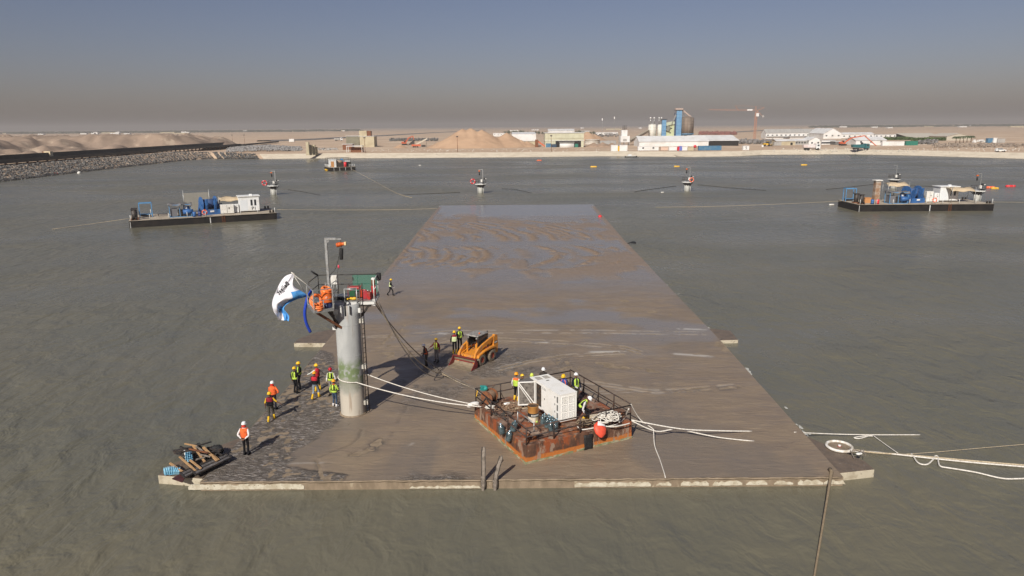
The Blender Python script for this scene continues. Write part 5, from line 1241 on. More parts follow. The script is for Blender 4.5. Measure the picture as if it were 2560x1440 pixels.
    b = MB(); b.prism(prof+[(y+0.02, z+0.03) if i == 5 else (y+0.035, z+0.03) for i, (y, z) in reversed(list(enumerate(prof)))], -0.99, 0.99, 'x'); bu = b.build('bucket', MUDM, L)
    for s in (-1, 1): MB().prism([(2.04, 0.03), (1.5, 0.03), (1.30, 0.12), (1.26, 0.3), (1.36, 0.62), (1.50, 0.68), (1.66, 0.42)], s*0.96, s*0.995, 'x').build('bucket_side', MA, bu)
    MB().bx(-1.0, 1.0, 1.36, 1.52, 0.64, 0.70).build('bucket_lip', MA, bu)
    MB().bx(-0.95, 0.95, 1.27, 1.33, 0.15, 0.60).build('bucket_back', MA, bu)
    MB().bx(-1.0, 1.0, 1.95, 2.09, 0.005, 0.03).build('cutting_edge', MUDM, bu)
    # wheels
    ty = MB(); prof = [(0.22, -0.13), (0.34, -0.15), (0.395, -0.12), (0.41, 0.0), (0.395, 0.12), (0.34, 0.15), (0.22, 0.13)]
    RY = Matrix.Rotation(PI/2, 3, 'Y'); ty.lathe(prof, n=28, M=RY)
    for k in range(20):
        for s in (-1, 1):
            t = 2*PI*(k+0.25*s)/20; ty.box((s*0.065, 0.408*math.cos(t), 0.408*math.sin(t)), (0.12, 0.05, 0.04), rot=(t-PI/2, 0, 0))
    tym = ty.data('tyre', TY); rim = MB(); rim.lathe([(0.0, -0.06), (0.10, -0.07), (0.12, -0.03), (0.20, -0.05), (0.235, -0.12), (0.235, 0.12), (0.0, 0.12)], n=20, M=RY); rmm = rim.data('rim', RM)
    for s in (-1, 1):
        for y in (-0.60, 0.62):
            w_ = bpy.data.objects.new('wheel', None); COL.objects.link(w_); w_.parent = L; w_.location = (s*0.78, y, 0.40); w_.rotation_euler = (random.random(), 0, 0)
            mesh_child('tyre', tym, w_); mesh_child('rim', rmm, w_, rot=(0, 0, 0 if s < 0 else PI))
build_loader()
# ================================================================== things on the front of the slab
# shuttering panels lying at the front-left corner
FORM = mat('black_shuttering', (0.075, 0.07, 0.068), 0.7, c2=(0.16, 0.15, 0.145), scale=4, c3=(0.30, 0.28, 0.26), s3=7, lo3=0.60, hi3=0.66, stretch=(1, 3, 1))
def flat_panel(quad, z0, th, m, label, name='shuttering_panel', cat='panel', ribs=True):
    ps = [G(a, b, z0) for a, b in quad]; c = sum(ps, Vector())/4
    r = thing(name, label, cat, c)
    mb = MB().prism([((p-c).x, (p-c).y) for p in ps], 0, th, 'z'); mb.build('panel_board', m, r)
    if ribs:
        for i in range(4):
            p, q = ps[i]-c, ps[(i+1) % 4]-c; MB().beam(p+Vector((0, 0, th+0.012)), q+Vector((0, 0, th+0.012)), 0.07, 0.05).build('panel_edge', DARKST, r)
        a, b = (ps[0]+ps[3])/2-c, (ps[1]+ps[2])/2-c; MB().beam(a+Vector((0, 0, th+0.01)), b+Vector((0, 0, th+0.01)), 0.06, 0.03).build('panel_rib', DARKST, r)
    return r
flat_panel([(489, 1190), (578, 1147), (564, 1138), (478, 1176)], 0.62, 0.06, FORM, 'long black shuttering panel nearest to the standing orange vest')
flat_panel([(462, 1197), (488, 1183), (545, 1156), (528, 1148), (450, 1185)][0:2]+[(530, 1150), (450, 1185)], 0.58, 0.05, FORM, 'black shuttering panel under the ends of the timbers')
flat_panel([(456, 1207), (462, 1197), (450, 1186), (430, 1198)], 0.55, 0.04, mat('maroon_ply', (0.055, 0.02, 0.02), 0.5, c2=(0.09, 0.03, 0.028), scale=4), 'dark maroon plywood sheet overhanging the front-left edge', 'plywood_sheet', 'plywood', False)
def plank(p, q, z0, z1, w, th, m, label):
    a, b = G(*p, z0), G(*q, z1); single('timber', MB().beam(a, b, w, th), m, label, 'timber')
plank((508, 1118), (543, 1152), 1.10, 0.74, 0.11, 0.06, WOOD, 'thickest pale timber of the pile, right one of its pair')
plank((511, 1121), (547, 1150), 1.02, 0.72, 0.09, 0.05, WOOD, 'pale timber lying against the thickest one of the pile')
plank((483, 1115), (512, 1155), 1.10, 0.72, 0.09, 0.05, WOOD, 'long brown timber standing up in the middle of the pile')
plank((449, 1142), (489, 1177), 0.80, 0.70, 0.09, 0.05, WOOD, 'brown timber across the left panel, second from the bottles')
plank((475, 1150), (503, 1172), 0.95, 0.72, 0.09, 0.05, WOOD, 'yellowish timber slanting down from the blue bottle pack')
plank((425, 1158), (456, 1179), 0.72, 0.66, 0.09, 0.06, WOOD, 'leftmost pale timber next to the water bottle packs')
plank((473, 1122), (520, 1132), 1.15, 1.05, 0.08, 0.05, RUST, 'reddish timber crossing the top of the pile')
plank((462, 1109), (492, 1115), 1.15, 1.15, 0.07, 0.05, WOOD, 'thin timber sticking out to the left at the top of the pile')
plank((490, 1115), (507, 1128), 1.18, 1.0, 0.07, 0.04, OLDWOOD, 'short grey timber beside the upright black post of the pile')
plank((461, 1126), (464, 1145), 1.0, 0.75, 0.06, 0.04, PAINTW, 'thin white batten at the left of the blue bottle pack')
plank((490, 1149), (512, 1143), 0.85, 0.85, 0.07, 0.05, OLDWOOD, 'short grey timber at the foot of the pile')
plank((500, 1136), (526, 1142), 1.0, 0.9, 0.07, 0.05, OLDWOOD, 'whitish bent timber on the right of the pile')
plank((441, 1164), (457, 1178), 0.60, 0.60, 0.12, 0.05, DARKST, 'short black board between the left timbers')
plank((496, 1119), (497, 1110), 0.95, 1.30, 0.14, 0.14, BLACKRUB, 'black post end standing up at the back of the pile')
tg = MB()
for k in range(46):
    a = Vector((random.gauss(0, .55), random.gauss(0, .38), 0.06+abs(random.gauss(0, .16)))); d = Vector((random.gauss(0, .5), random.gauss(0, .4), random.gauss(0, .10))); tg.beam(a-d*0.5, a+d*0.5+Vector((0, 0, 0.06)), random.uniform(.05, .13), random.uniform(.03, .06))
single('scrap_heap', tg, DARKST, 'tangled heap of black scrap under the timbers at the corner', 'scrap', tuple(G(492, 1143, 0.52)))
tg = MB()
for k in range(6):
    a = PI*0.12*k; tg.tube(smooth_path([(-.6+.05*k, -.1+.06*k, 0.1), (-.3, .15+.05*k, 0.34), (0.1, .2-.04*k, 0.30+.02*k), (0.5, -.1+.05*k, 0.12)]), 0.03, 6)
single('pipe_bundle', tg, BLACKRUB, 'black bent pipes lying across the scrap heap', 'pipes', tuple(G(497, 1136, 0.62)))
tyre = MB().torus((0, 0, 0.13), 0.36, 0.14, 22, 8)
for k in range(22): t = 2*PI*k/22; tyre.box((0.49*math.cos(t), 0.49*math.sin(t), 0.13), (0.05, 0.08, 0.2), rz=t)
single('old_tyre', tyre, BLACKRUB, 'black lugged tyre behind the timbers at the slab edge', 'tyre', tuple(G(535, 1137, 0.50)), rot=(R(14), R(-12), 0))
PETB = mat('pack_blue', (0.16, 0.42, 0.60), 0.15, c2=(0.35, 0.62, 0.75), scale=14, spec=0.7)
pm = MB().lathe([(0.0, 0.0), (0.040, 0.0), (0.042, 0.05), (0.038, 0.10), (0.042, 0.15), (0.034, 0.20), (0.014, 0.24), (0.014, 0.26), (0.0, 0.26)], n=8).data('small_bottle', PETB); fm = MB().bx(-0.135, 0.135, -0.18, 0.18, 0.0, 0.012).data('pack_tray', PETB)
def pack(loc, rot, label, nx=3, ny=4):
    r = thing('bottle_pack', label, 'water pack', loc, 0, 'blue water bottle packs', rot); mesh_child('pack_tray', fm, r)
    for i in range(nx):
        for j in range(ny): mesh_child('small_bottle', pm, r, ((i-(nx-1)/2)*0.088, (j-(ny-1)/2)*0.088, 0.012))
pack(G(418, 1183, 0.50), (0, 0, 0.6), 'leftmost pack of small blue water bottles on the corner ledge')
pack(G(431, 1181, 0.50), (R(10), 0, 0.3), 'middle pack of blue water bottles on the corner ledge')
pack(G(442, 1184, 0.50), (R(-60), R(10), 0.2), 'right pack of blue water bottles lying on its side by the maroon sheet')
pack(G(471, 1140, 0.95), (R(55), 0, 0.3), 'upper blue water bottle pack propped on the scrap heap')
pack(G(475, 1147, 0.85), (R(60), 0, 0.5), 'lower blue water bottle pack propped on the scrap heap')
# two old mooring posts at the front edge
def old_post(px, py0, py1, lean, label, extra):
    b = G(px, py0, 0.0); b.y = SLAB_Y0-0.16; h = AY(px+lean, py1, b.y).z; x1 = AY(px+lean, py1, b.y).x
    r = thing('timber_post', label, 'post', (b.x, b.y, -0.4))
    pts = []; N = 12
    for i in range(N+1):
        t = i/N; pts.append((t*(x1-b.x)+random.uniform(-.015, .015)+(extra*math.sin(t*3.0)), random.uniform(-.015, .015)+0.10*t*0, t*(h+0.4)))
    MB().tube(pts, [0.085+0.03*math.sin(i*1.9)*(1-i/N)+(0.02 if i % 3 == 0 else 0) for i in range(N)]+[0.05], 7, smooth=False).build('post_shaft', OLDWOOD, r)
    MB().tube([(p[0]-0.10, p[1], p[2]) for p in pts[3:]], 0.025, 5).build('post_splinter', DARKST, r)
    MB().box((pts[5][0]-0.06, 0, pts[5][2]), (0.16, 0.12, 0.09), rot=(0, 0.3, 0)).build('post_cleat', OLDWOOD, r)
old_post(1208, 1222, 1118, 2, 'left weathered timber post at the front edge of the slab', 0.0)
old_post(1238, 1219, 1140, 18, 'right crooked timber post at the front edge of the slab', -0.12)
# thin pole from the slab's corner out towards the camera
pa = G(2079, 1180, 0.55); pb = G(2035, 1445, 0.08); pc = pa.lerp(pb, 1.25); pc.z = 0.0
single('bamboo_pole', MB().tube([pa+Vector((0.02, 0.25, 0.02)), pa, pa.lerp(pb, .25), pa.lerp(pb, .5), pa.lerp(pb, .75), pb, pc], [0.10, 0.085, 0.05, 0.048, 0.045, 0.043, 0.04], 8), mat('wet_pole', (0.24, 0.18, 0.11), 0.7, c2=(0.33, 0.26, 0.17), scale=4, stretch=(1, 8, 1)), 'long thin pole reaching from the slab corner into the water', 'pole')
# big white ring on the right corner
rc = GS(2098, 1118); rn = thing('hatch_ring', 'large white ring with a red knob in its centre on the right slab corner', 'ring', rc)
MB().torus((0, 0, 0.05), 0.60, 0.075, 36, 8).build('ring_rim', mat('ring_white', (0.74, 0.72, 0.67), 0.7, c2=(0.50, 0.45, 0.36), scale=5), rn)
MB().cyl((0, 0, -0.02), (0, 0, 0.035), 0.53, n=30).build('ring_plate', MUDFACE, rn); MB().cyl((0.02, 0.02, 0.03), (0.02, 0.02, 0.12), 0.07, n=10).build('ring_knob', WHITEB, rn); MB().cyl((0.02, 0.02, 0.02), (0.02, 0.02, 0.05), 0.10, n=10).build('knob_base', REDP, rn)
dbx = MB()
for k in range(10): dbx.beam((random.gauss(0, .25), random.gauss(0, .2), .05), (random.gauss(0, .4), random.gauss(0, .3), .12), .03)
single('reed_litter', dbx, OLDWOOD, 'dry sticks caught on the slab edge below the white ring', 'sticks', tuple(GS(2150, 1135)))
pb_ = MB(); pb_.ell((0, 0, .05), (.14, .10, .06), 8, 5); pb_.ell((.12, .04, .05), (.10, .08, .05), 8, 5); single('plastic_bag', pb_, WHITEB, 'torn white plastic bag below the white ring', 'bag', tuple(GS(2146, 1137)))
# ================================================================== work barges, mooring towers, floats on the basin
BLUEP = mat('winch_blue', (0.035, 0.13, 0.34), 0.5, c2=(0.03, 0.09, 0.24), scale=2); LBLUE = mat('frame_blue', (0.10, 0.27, 0.48), 0.5, c2=(0.07, 0.20, 0.38), scale=3)
HULLB = mat('barge_black', (0.010, 0.009, 0.0085), 0.55, c2=(0.020, 0.016, 0.013), scale=0.8, c3=(0.06, 0.05, 0.042), s3=2.2, lo3=0.64, hi3=0.72); DECKC = mat('barge_deck', (0.42, 0.36, 0.28), 0.85, c2=(0.33, 0.28, 0.21), scale=0.7, c3=(0.22, 0.16, 0.11), s3=1.5, lo3=0.6, hi3=0.68)
CANV = mat('tan_canvas', (0.55, 0.44, 0.29), 0.85, c2=(0.47, 0.37, 0.24), scale=1.2); TARP = mat('grey_tarp', (0.17, 0.165, 0.165), 0.8, c2=(0.10, 0.10, 0.10), scale=2); CABW = mat('cabin_white', (0.76, 0.77, 0.76), 0.5, c2=(0.66, 0.66, 0.62), scale=0.9)
WIN = mat('dark_window', (0.03, 0.035, 0.04), 0.15, spec=0.6); BUOYR = mat('buoy_red', (0.62, 0.03, 0.04), 0.45); BUOYY = mat('buoy_yellow', (0.72, 0.42, 0.03), 0.45); BUOYO = mat('ring_orange', (0.78, 0.14, 0.05), 0.5)
def barge_winch(loc, rz, label):
    r = thing('deck_winch', label, 'winch', loc, rz)
    for x in (-1.25, 1.25):
        MB().cyl((x-0.06, 0, 1.75), (x+0.06, 0, 1.75), 1.45, n=26).build('drum_flange', BLUEP, r)
    MB().cyl((-1.2, 0, 1.75), (1.2, 0, 1.75), 0.95, n=20).build('winch_drum', mat('wire_blue', (0.04, 0.10, 0.26), 0.5, c2=(0.10, 0.12, 0.16), scale=5, stretch=(8, 1, 1)), r)
    b = MB()
    for x in (-1.45, 1.45):
        b.prism([(-1.9, 0.0), (1.7, 0.0), (1.3, 0.9), (0.5, 1.9), (-0.5, 1.9), (-1.3, 1.2)], x-0.08, x+0.08, 'x')
    b.bx(-1.45, 1.45, -1.9, -1.6, 0, 0.9); b.bx(-1.45, 1.45, 1.4, 1.7, 0, 0.5); b.build('winch_bed', BLUEP, r)
    MB().prism([(-1.6, 0.9), (-0.9, 0.9), (-1.0, 2.3), (-2.1, 2.9), (-2.0, 1.8)], -0.9, -0.6, 'x').build('winch_guide', BLUEP, r)
    MB().prism([(-1.6, 0.9), (-0.9, 0.9), (-1.0, 2.3), (-2.1, 2.9), (-2.0, 1.8)], 0.6, 0.9, 'x').build('winch_guide', BLUEP, r)
    MB().cyl((1.5, 0.3, 1.2), (2.5, 0.3, 1.2), 0.55, n=14).build('winch_motor', BLUEP, r)
    m = MB()
    for k in range(8): m.beam((1.6+random.uniform(0, .9), random.uniform(-.9, .2), 0.1), (1.6+random.uniform(0, .9), random.uniform(-.9, .2), random.uniform(.7, 1.7)), 0.14)
    m.build('winch_piping', DARKST, r)
    MB().bx(-0.35, 0.35, -1.92, -1.90, 0.45, 0.75).build('maker_plate', CABW, r)
def power_unit(loc, rz, label, roof):
    r = thing('power_unit', label, 'power unit', loc, rz); f = MB()
    for x in (0.05, 1.7, 3.55):
        for y in (0.05, 1.95): f.beam((x, y, 0), (x, y, 2.15), 0.10)
    for z in (0.06, 2.15):
        for y in (0.05, 1.95): f.beam((0, y, z), (3.6, y, z), 0.10)
        for x in (0.05, 3.55): f.beam((x, 0, z), (x, 2, z), 0.10)
    f.build('unit_frame', LBLUE, r)
    vs = []; N, K = 13, 7
    for i in range(N):
        for j in range(K): vs.append((-0.2+4.0*i/(N-1), -0.25+2.5*j/(K-1), 2.26+0.10*math.sin(i*1.1)+(0.10*math.sin(j*1.9+i)) - (0.30 if j == 0 else 0)*abs(math.sin(i*0.9))))
    c = MB().add(vs, [(i*K+j, (i+1)*K+j, (i+1)*K+j+1, i*K+j+1) for i in range(N-1) for j in range(K-1)], 0, True).build('unit_roof', roof, r); s = c.modifiers.new('t', 'SOLIDIFY'); s.thickness = 0.05
    MB().bx(0.2, 1.3, 0.3, 1.7, 0.1, 1.5).build('radiator', mat('radiator_grey', (0.15, 0.15, 0.16), 0.6), r); MB().bx(1.4, 2.4, 0.4, 1.6, 0.1, 1.2).build('engine_block', DARKST, r)
    MB().cyl((2.2, 0.25, 0.85), (3.9, 0.25, 0.85), 0.42, n=14).build('air_tank', BLUEP, r); MB().bx(2.35, 3.4, 0.5, 0.8, 1.25, 2.0).build('control_box', BLUEP, r); MB().bx(2.5, 2.95, 0.45, 0.49, 1.4, 1.85).build('panel_door', CABW, r)
def gantry(loc, rz, label):
    r = thing('blue_gantry', label, 'gantry', loc, rz); f = MB()
    for x in (0, 2.0):
        for y in (0, 1.2): f.beam((x, y, 0), (x, y, 2.5), 0.12)
    for y in (0, 1.2): f.beam((0, y, 2.5), (2.0, y, 2.5), 0.14); f.beam((0, y, 0.5), (2.0, y, 0.5), 0.10)
    for x in (0, 2.0): f.beam((x, 0, 2.5), (x, 1.2, 2.5), 0.12)
    f.build('frame_tubes', LBLUE, r); m = MB()
    for k in range(6): m.cyl((0.3+0.25*k, 0.3, 0.35), (0.3+0.25*k, 0.9, 0.35), 0.22, n=8)
    m.build('guide_roller', DARKST, r)
def cabin(loc, rz, label, text=None, ln=3.6, wd=2.6, ht=2.9):
    r = thing('deck_cabin', label, 'cabin', loc, rz)
    MB().bx(0, ln, 0, wd, 0.25, ht).build('cabin_wall', CABW, r, 0.03); MB().bx(-0.15, ln+0.2, -0.15, wd+0.15, ht+0.002, ht+0.14).build('cabin_roof', CABW, r)
    MB().bx(0.1, ln-0.1, 0.1, wd-0.1, 0.0, 0.25).build('cabin_base', DARKST, r); MB().bx(ln*0.55, ln*0.55+0.5, wd*0.3, wd*0.3+0.4, ht+0.14, ht+0.40).build('roof_unit', CABW, r)
    for x in (ln*0.62, ln*0.80): MB().bx(x-0.18, x+0.18, -0.02, -0.002, ht*0.42, ht*0.80).build('window', WIN, r)
    MB().bx(ln+0.002, ln+0.02, 0.1, wd-0.1, 0.3, ht-0.1).build('end_panel', mat('cabin_end_dark', (0.10, 0.10, 0.10), 0.6, c2=(0.16, 0.155, 0.15), scale=1.5), r)
    MB().bx(0.25, ln*0.42, -0.02, -0.002, 0.35, ht*0.78).build('cabin_door', mat('door_pale', (0.66, 0.69, 0.70), 0.5), r)
    if text:
        cu = bpy.data.curves.new('t', 'FONT'); cu.body = text; cu.size = 0.85; cu.extrude = 0.004; cu.offset = 0.01; ob = bpy.data.objects.new('t', cu); COL.objects.link(ob); dg = bpy.context.evaluated_depsgraph_get(); me = bpy.data.meshes.new_from_object(ob.evaluated_get(dg), depsgraph=dg); bpy.data.objects.remove(ob)
        me.materials.clear(); me.materials.append(WIN); me.name = 'painted_mark'; o = bpy.data.objects.new('painted_mark', me); COL.objects.link(o); o.parent = r; o.matrix_local = Matrix(((1, 0, 0, ln*0.60), (0, 0, -1, -0.012), (0, 1, 0, 0.42), (0, 0, 0, 1)))
def awning(loc, rz, lx, ly, h, label, posts=True):
    r = thing('canvas_awning', label, 'awning', loc, rz); vs = []; N, K = 9, 5
    for i in range(N):
        for j in range(K): vs.append((lx*i/(N-1), ly*j/(K-1), h+0.12*math.sin(i*1.3+j)+0.25*j/(K-1)-(0.35 if j == 0 else 0)))
    c = MB().add(vs, [(i*K+j, (i+1)*K+j, (i+1)*K+j+1, i*K+j+1) for i in range(N-1) for j in range(K-1)], 0, True).build('awning_cloth', CANV, r); s = c.modifiers.new('t', 'SOLIDIFY'); s.thickness = 0.05
    for x in (0.05, lx-0.05):
        for y in (0.05, ly-0.05): MB().cyl((x, y, 0), (x, y, h+0.5), 0.045, n=6).build('awning_pole', GALV, r)
def drum(loc, m, label):
    r = thing('steel_drum', label, 'drum', loc); MB().lathe([(0.0, 0.0), (0.30, 0.0), (0.30, 0.28), (0.315, 0.30), (0.30, 0.32), (0.30, 0.58), (0.315, 0.60), (0.30, 0.62), (0.30, 0.90), (0.0, 0.89)], n=16).build('drum_shell', m, r); MB().cyl((0.12, 0, 0.89), (0.12, 0, 0.92), 0.04, n=8).build('drum_bung', DARKST, r)
def lifering(loc, rz, label, rad=0.38, m=None, rot=None):
    r = thing('life_ring', label, 'life ring', loc, rot=rot if rot is not None else (PI/2, 0, rz)); MB().torus((0, 0, 0), rad, rad*0.27, 20, 8).build('ring_body', m or BUOYO, r)
    for k in range(4): t = PI/2*k+0.4; MB().tube([(rad*math.cos(t+a), rad*math.sin(t+a), 0) for a in (-0.12, 0, 0.12)], rad*0.285, 8).build('ring_band', WHITEB, r)
def barge(name_lab, O, rz, L, Bd, fb, pfx, kit):
    M = Matrix.Rotation(rz, 3, 'Z'); Wp = lambda x, y, z=0.0: O+M @ Vector((x, y, z+fb))
    r = thing('work_barge', name_lab, 'barge', O, rz)
    MB().bx(0, L, 0, Bd, -0.6, fb-0.06).build('hull', HULLB, r, 0.03); MB().bx(0.02, L-0.02, 0.02, Bd-0.02, fb-0.06, fb).build('deck', DECKC, r)
    for y in (-0.03, Bd+0.03): MB().cyl((0, y, fb-0.10), (L, y, fb-0.10), 0.07, n=6).build('rubbing_bar', HULLB, r)
    n = int(L/2.9)
    for k in range(n+1):
        MB().cyl((0.3+(L-0.6)*k/n, 0.12, fb), (0.3+(L-0.6)*k/n, 0.12, fb+0.95), 0.055, n=6).build('edge_post', PAINTW, r)
    for k in range(n+1):
        if k % 2: MB().cyl((0.3+(L-0.6)*k/n, Bd-0.12, fb), (0.3+(L-0.6)*k/n, Bd-0.12, fb+0.95), 0.055, n=6).build('edge_post', PAINTW, r)
    la = MB()
    for s in (-0.22, 0.22): la.beam((L*kit['ladder']+s, -0.10, -0.2), (L*kit['ladder']+s, -0.10, fb+0.1), 0.06)
    for k in range(6): la.beam((L*kit['ladder']-0.22, -0.10, -0.1+0.26*k), (L*kit['ladder']+0.22, -0.10, -0.1+0.26*k), 0.05)
    la.build('boarding_ladder', RUST, r); MB().bx(L*0.527, L*0.532, -0.02, -0.004, 0.02, fb-0.1).build('draught_mark', CABW, r); MB().bx(0.15, 0.21, -0.02, -0.004, 0.0, fb-0.08).build('draught_mark', CABW, r)
    for x, y in ((0.9, 0.5), (L-0.8, 0.5), (L-0.8, Bd-0.8)):
        b = MB(); b.bx(x-0.45, x+0.45, y-0.2, y+0.2, fb, fb+0.05)
        for s in (-0.28, 0.28): b.lathe([(0.0, 0), (0.16, 0), (0.16, 0.38), (0.20, 0.44), (0.0, 0.46)], (x+s, y, fb+0.04), 10)
        b.build('bollard', DARKST, r)
    for k, (y, lab) in enumerate(((1.0, 'near'), (3.2, 'far'))):
        q = thing('fairlead_drum', f'black {lab} fairlead roller stack at the left end of the {pfx} barge', 'fairlead', Wp(0.9, y), rz); MB().cyl((0, 0, 0), (0, 0, 1.75), 0.42, n=12).build('roller', DARKST, q); MB().bx(-0.6, 0.6, -0.5, 0.5, 0, 0.15).build('roller_base', RUST, q); MB().bx(-0.5, 0.5, -0.45, 0.45, 1.76, 1.86).build('roller_cap', DARKST, q)
    gantry(Wp(*kit['gantry']), rz, f'blue tube frame at the left end of the {pfx} barge')
    power_unit(Wp(*kit['unit']), rz, f'blue framed power unit under a {"grey tarpaulin" if pfx == "left" else "flat grey roof"} on the {pfx} barge', TARP)
    barge_winch(Wp(*kit['winch']), rz+kit.get('wr', 0.25), f'large blue drum winch in the middle of the {pfx} barge')
    cabin(Wp(*kit['cabin']), rz, f'white cabin on the right half of the {pfx} barge'+(' with black P1 on its wall' if pfx == 'left' else ''), kit.get('text'))
    for k, (x, y, lx, ly, h) in enumerate(kit['awn']): awning(Wp(x, y), rz, lx, ly, h, f'tan canvas awning {"beside the cabin" if k == 0 else "over the winch"} of the {pfx} barge')
    for k, (x, y, w_, h) in enumerate(kit['cab']):
        q = thing('switch_cabinet', f'{"cream" if k == 0 else "white"} switch cabinet between winch and cabin of the {pfx} barge', 'cabinet', Wp(x, y), rz); MB().bx(0, w_, 0, 0.9, 0.1, h).build('cabinet_body', WHITEB if k == 0 else CABW, q, 0.02); MB().bx(0.05, w_-0.05, 0.05, 0.85, 0, 0.1).build('cabinet_plinth', DARKST, q); MB().bx(w_*0.48, w_*0.50, -0.015, -0.002, 0.2, h-0.1).build('door_gap', DARKST, q); MB().bx(w_*0.6, w_*0.7, -0.03, -0.002, h*0.55, h*0.68).build('cabinet_handle', DARKST, q)
    for x, y, m, lab in kit['drums']: drum(Wp(x, y), m, lab)
    lifering(Wp(*kit['ring'])+Vector((0, 0, 0.75)), rz, f'orange red life ring standing at the edge of the {pfx} barge')
    # lashing posts with lines
    return Wp, M
a, b = G(324, 570), G(693, 548); rzl = math.atan2((b-a).y, (b-a).x)
SCREEN = mat('louvre_screen', (0.30, 0.285, 0.24), 0.8, c2=(0.22, 0.21, 0.18), scale=2, stretch=(1, 1, 8))
Wl, _ = barge('long black work barge with P1 cabin on the left of the basin', a, rzl, (b-a).length, 9.0, 1.22, 'left', dict(ladder=0.62, gantry=(1.6, 4.4), unit=(6.4, 1.6), winch=(13.0, 4.6), wr=0.25, cabin=(18.2, 3.4), text='P1', awn=[(14.9, 4.6, 4.0, 2.8, 2.5)], cab=[(14.9, 2.6, 2.3, 1.7), (17.3, 3.2, 0.8, 1.6)], ring=(12.1, 0.35), drums=[(10.4, 0.7, BLUEP, 'blue drum right of the tarpaulin unit on the left barge'), (11.3, 0.8, mat('drum_navy', (0.03, 0.05, 0.16), 0.5), 'navy drum next to the life ring on the left barge')]))
sc = thing('wind_screen', 'tall beige slatted wind screen behind the winch of the left barge', 'screen', Wl(9.0, 7.6), rzl)
for x in (0, 4.4): MB().cyl((x, 0, 0), (x, 0, 4.3), 0.07, n=6).build('screen_post', GALV, sc)
sm_ = MB().bx(0.05, 4.35, -0.02, 0.02, 0, 0.20).data('screen_slat', SCREEN)
for k in range(15): mesh_child('screen_slat', sm_, sc, (0, 0, 0.5+0.215*k))
bn = thing('deck_bench', 'low dark bench on the open left half of the left barge', 'bench', Wl(4.4, 4.6), rzl); MB().bx(0, 2.6, 0, 0.4, 0.35, 0.42).build('bench_top', DARKST, bn)
for x in (0.2, 2.4): MB().bx(x-0.06, x+0.06, 0.05, 0.35, 0, 0.35).build('bench_leg', DARKST, bn)
a2, b2 = G(2145, 529), G(2483, 527); rzr = math.atan2((b2-a2).y, (b2-a2).x)
Wr, _ = barge('long black work barge under tan awnings on the right of the basin', a2, rzr, (b2-a2).length, 9.0, 1.35, 'right', dict(ladder=0.675, gantry=(0.2, 6.2), unit=(6.4, 1.2), winch=(12.2, 4.2), wr=0.2, cabin=(17.6, 4.0), awn=[(18.6, 1.8, 4.6, 2.4, 2.6), (8.4, 6.0, 4.2, 2.4, 3.3)], cab=[(14.8, 3.6, 1.3, 2.1), (16.2, 3.3, 0.9, 1.8)], ring=(14.6, 0.35), drums=[(3.9, 0.7, BUOYR, 'bright red drum at the left half of the right barge'), (2.9, 0.7, BLUEP, 'blue drum beside the red one on the right barge')]))
pt = thing('spud_post', 'rusty spud post with pale cap rising behind the unit of the right barge', 'post', Wr(5.9, 5.6), rzr); MB().bx(-0.5, 0.5, -0.5, 0.5, 0, 4.1).build('post_body', mat('post_rust', (0.28, 0.16, 0.09), 0.8, c2=(0.42, 0.38, 0.32), scale=1.2), pt); MB().bx(-0.7, 0.7, -0.7, 0.7, 4.1, 4.3).build('post_cap', WHITEB, pt)
bxo = thing('crate', 'small orange brown crate behind the drums of the right barge', 'crate', Wr(2.4, 2.6), rzr); MB().bx(0, 1.2, 0, 0.9, 0, 1.0).build('crate_body', mat('crate_orange', (0.50, 0.24, 0.09), 0.7), bxo, 0.02); MB().bx(-0.05, 1.25, -0.05, 0.95, 1.0, 1.06).build('crate_lid', mat('crate_orange', (0.5, 0.24, 0.09)), bxo)
# small far barge
c0, c1 = G(824, 428), G(884, 424.5); rzf = math.atan2((c1-c0).y, (c1-c0).x)*0.6; Lf = 10.4
fbg = thing('work_barge', 'small black barge with white cabin near the far bank', 'barge', c0, rzf)
MB().bx(0, Lf, 0, 8.0, -0.5, 1.35).build('hull', HULLB, fbg, 0.05); MB().bx(0.03, Lf-0.03, 0.03, 7.97, 1.352, 1.40).build('deck', DECKC, fbg)
cb_ = MB(); cb_.bx(0.6, 3.0, 0.8, 3.2, 1.4, 4.4); cb_.build('cabin_wall', CABW, fbg); MB().bx(0.5, 3.1, 0.7, 3.3, 4.4, 4.55).build('cabin_roof', CABW, fbg); MB().bx(0.9, 2.1, 0.77, 0.797, 1.5, 3.7).build('cabin_door', mat('door_orange', (0.55, 0.27, 0.10), 0.7), fbg)
MB().bx(3.3, 6.0, 1.2, 3.0, 1.4, 3.0).build('winch', DARKST, fbg); MB().cyl((3.4, 2.5, 3.3), (5.9, 2.5, 3.3), 0.7, n=14).build('winch_drum', mat('canvas_brown', (0.35, 0.26, 0.18), 0.8), fbg)
MB().cyl((6.6, 1.0, 1.4), (6.6, 1.0, 3.3), 0.55, n=12).build('red_tank', BUOYR, fbg); MB().bx(7.2, 9.0, 1.2, 2.6, 1.4, 3.2).build('engine_box', BLACKRUB, fbg); MB().bx(6.9, 8.6, 1.0, 2.8, 3.5, 3.75).build('engine_hood', CABW, fbg)
MB().bx(5.8, 6.5, 3.4, 5.0, 1.4, 4.6).build('blue_box', LBLUE, fbg)
for k in range(6): MB().cyl((0.15, 0.3+1.4*k, 1.4), (0.15, 0.3+1.4*k, 2.5), 0.09, n=6).build('edge_post', PAINTW, fbg)
for k in range(4): MB().cyl((8.0+0.7*k, 0.25, 1.4), (8.0+0.7*k, 0.25, 2.5), 0.08, n=6).build('edge_post', PAINTW, fbg)
for k in range(4): MB().bx(1.7+2.3*k, 1.8+2.3*k, -0.03, -0.004, 0.05, 1.3).build('draught_mark', CABW, fbg)
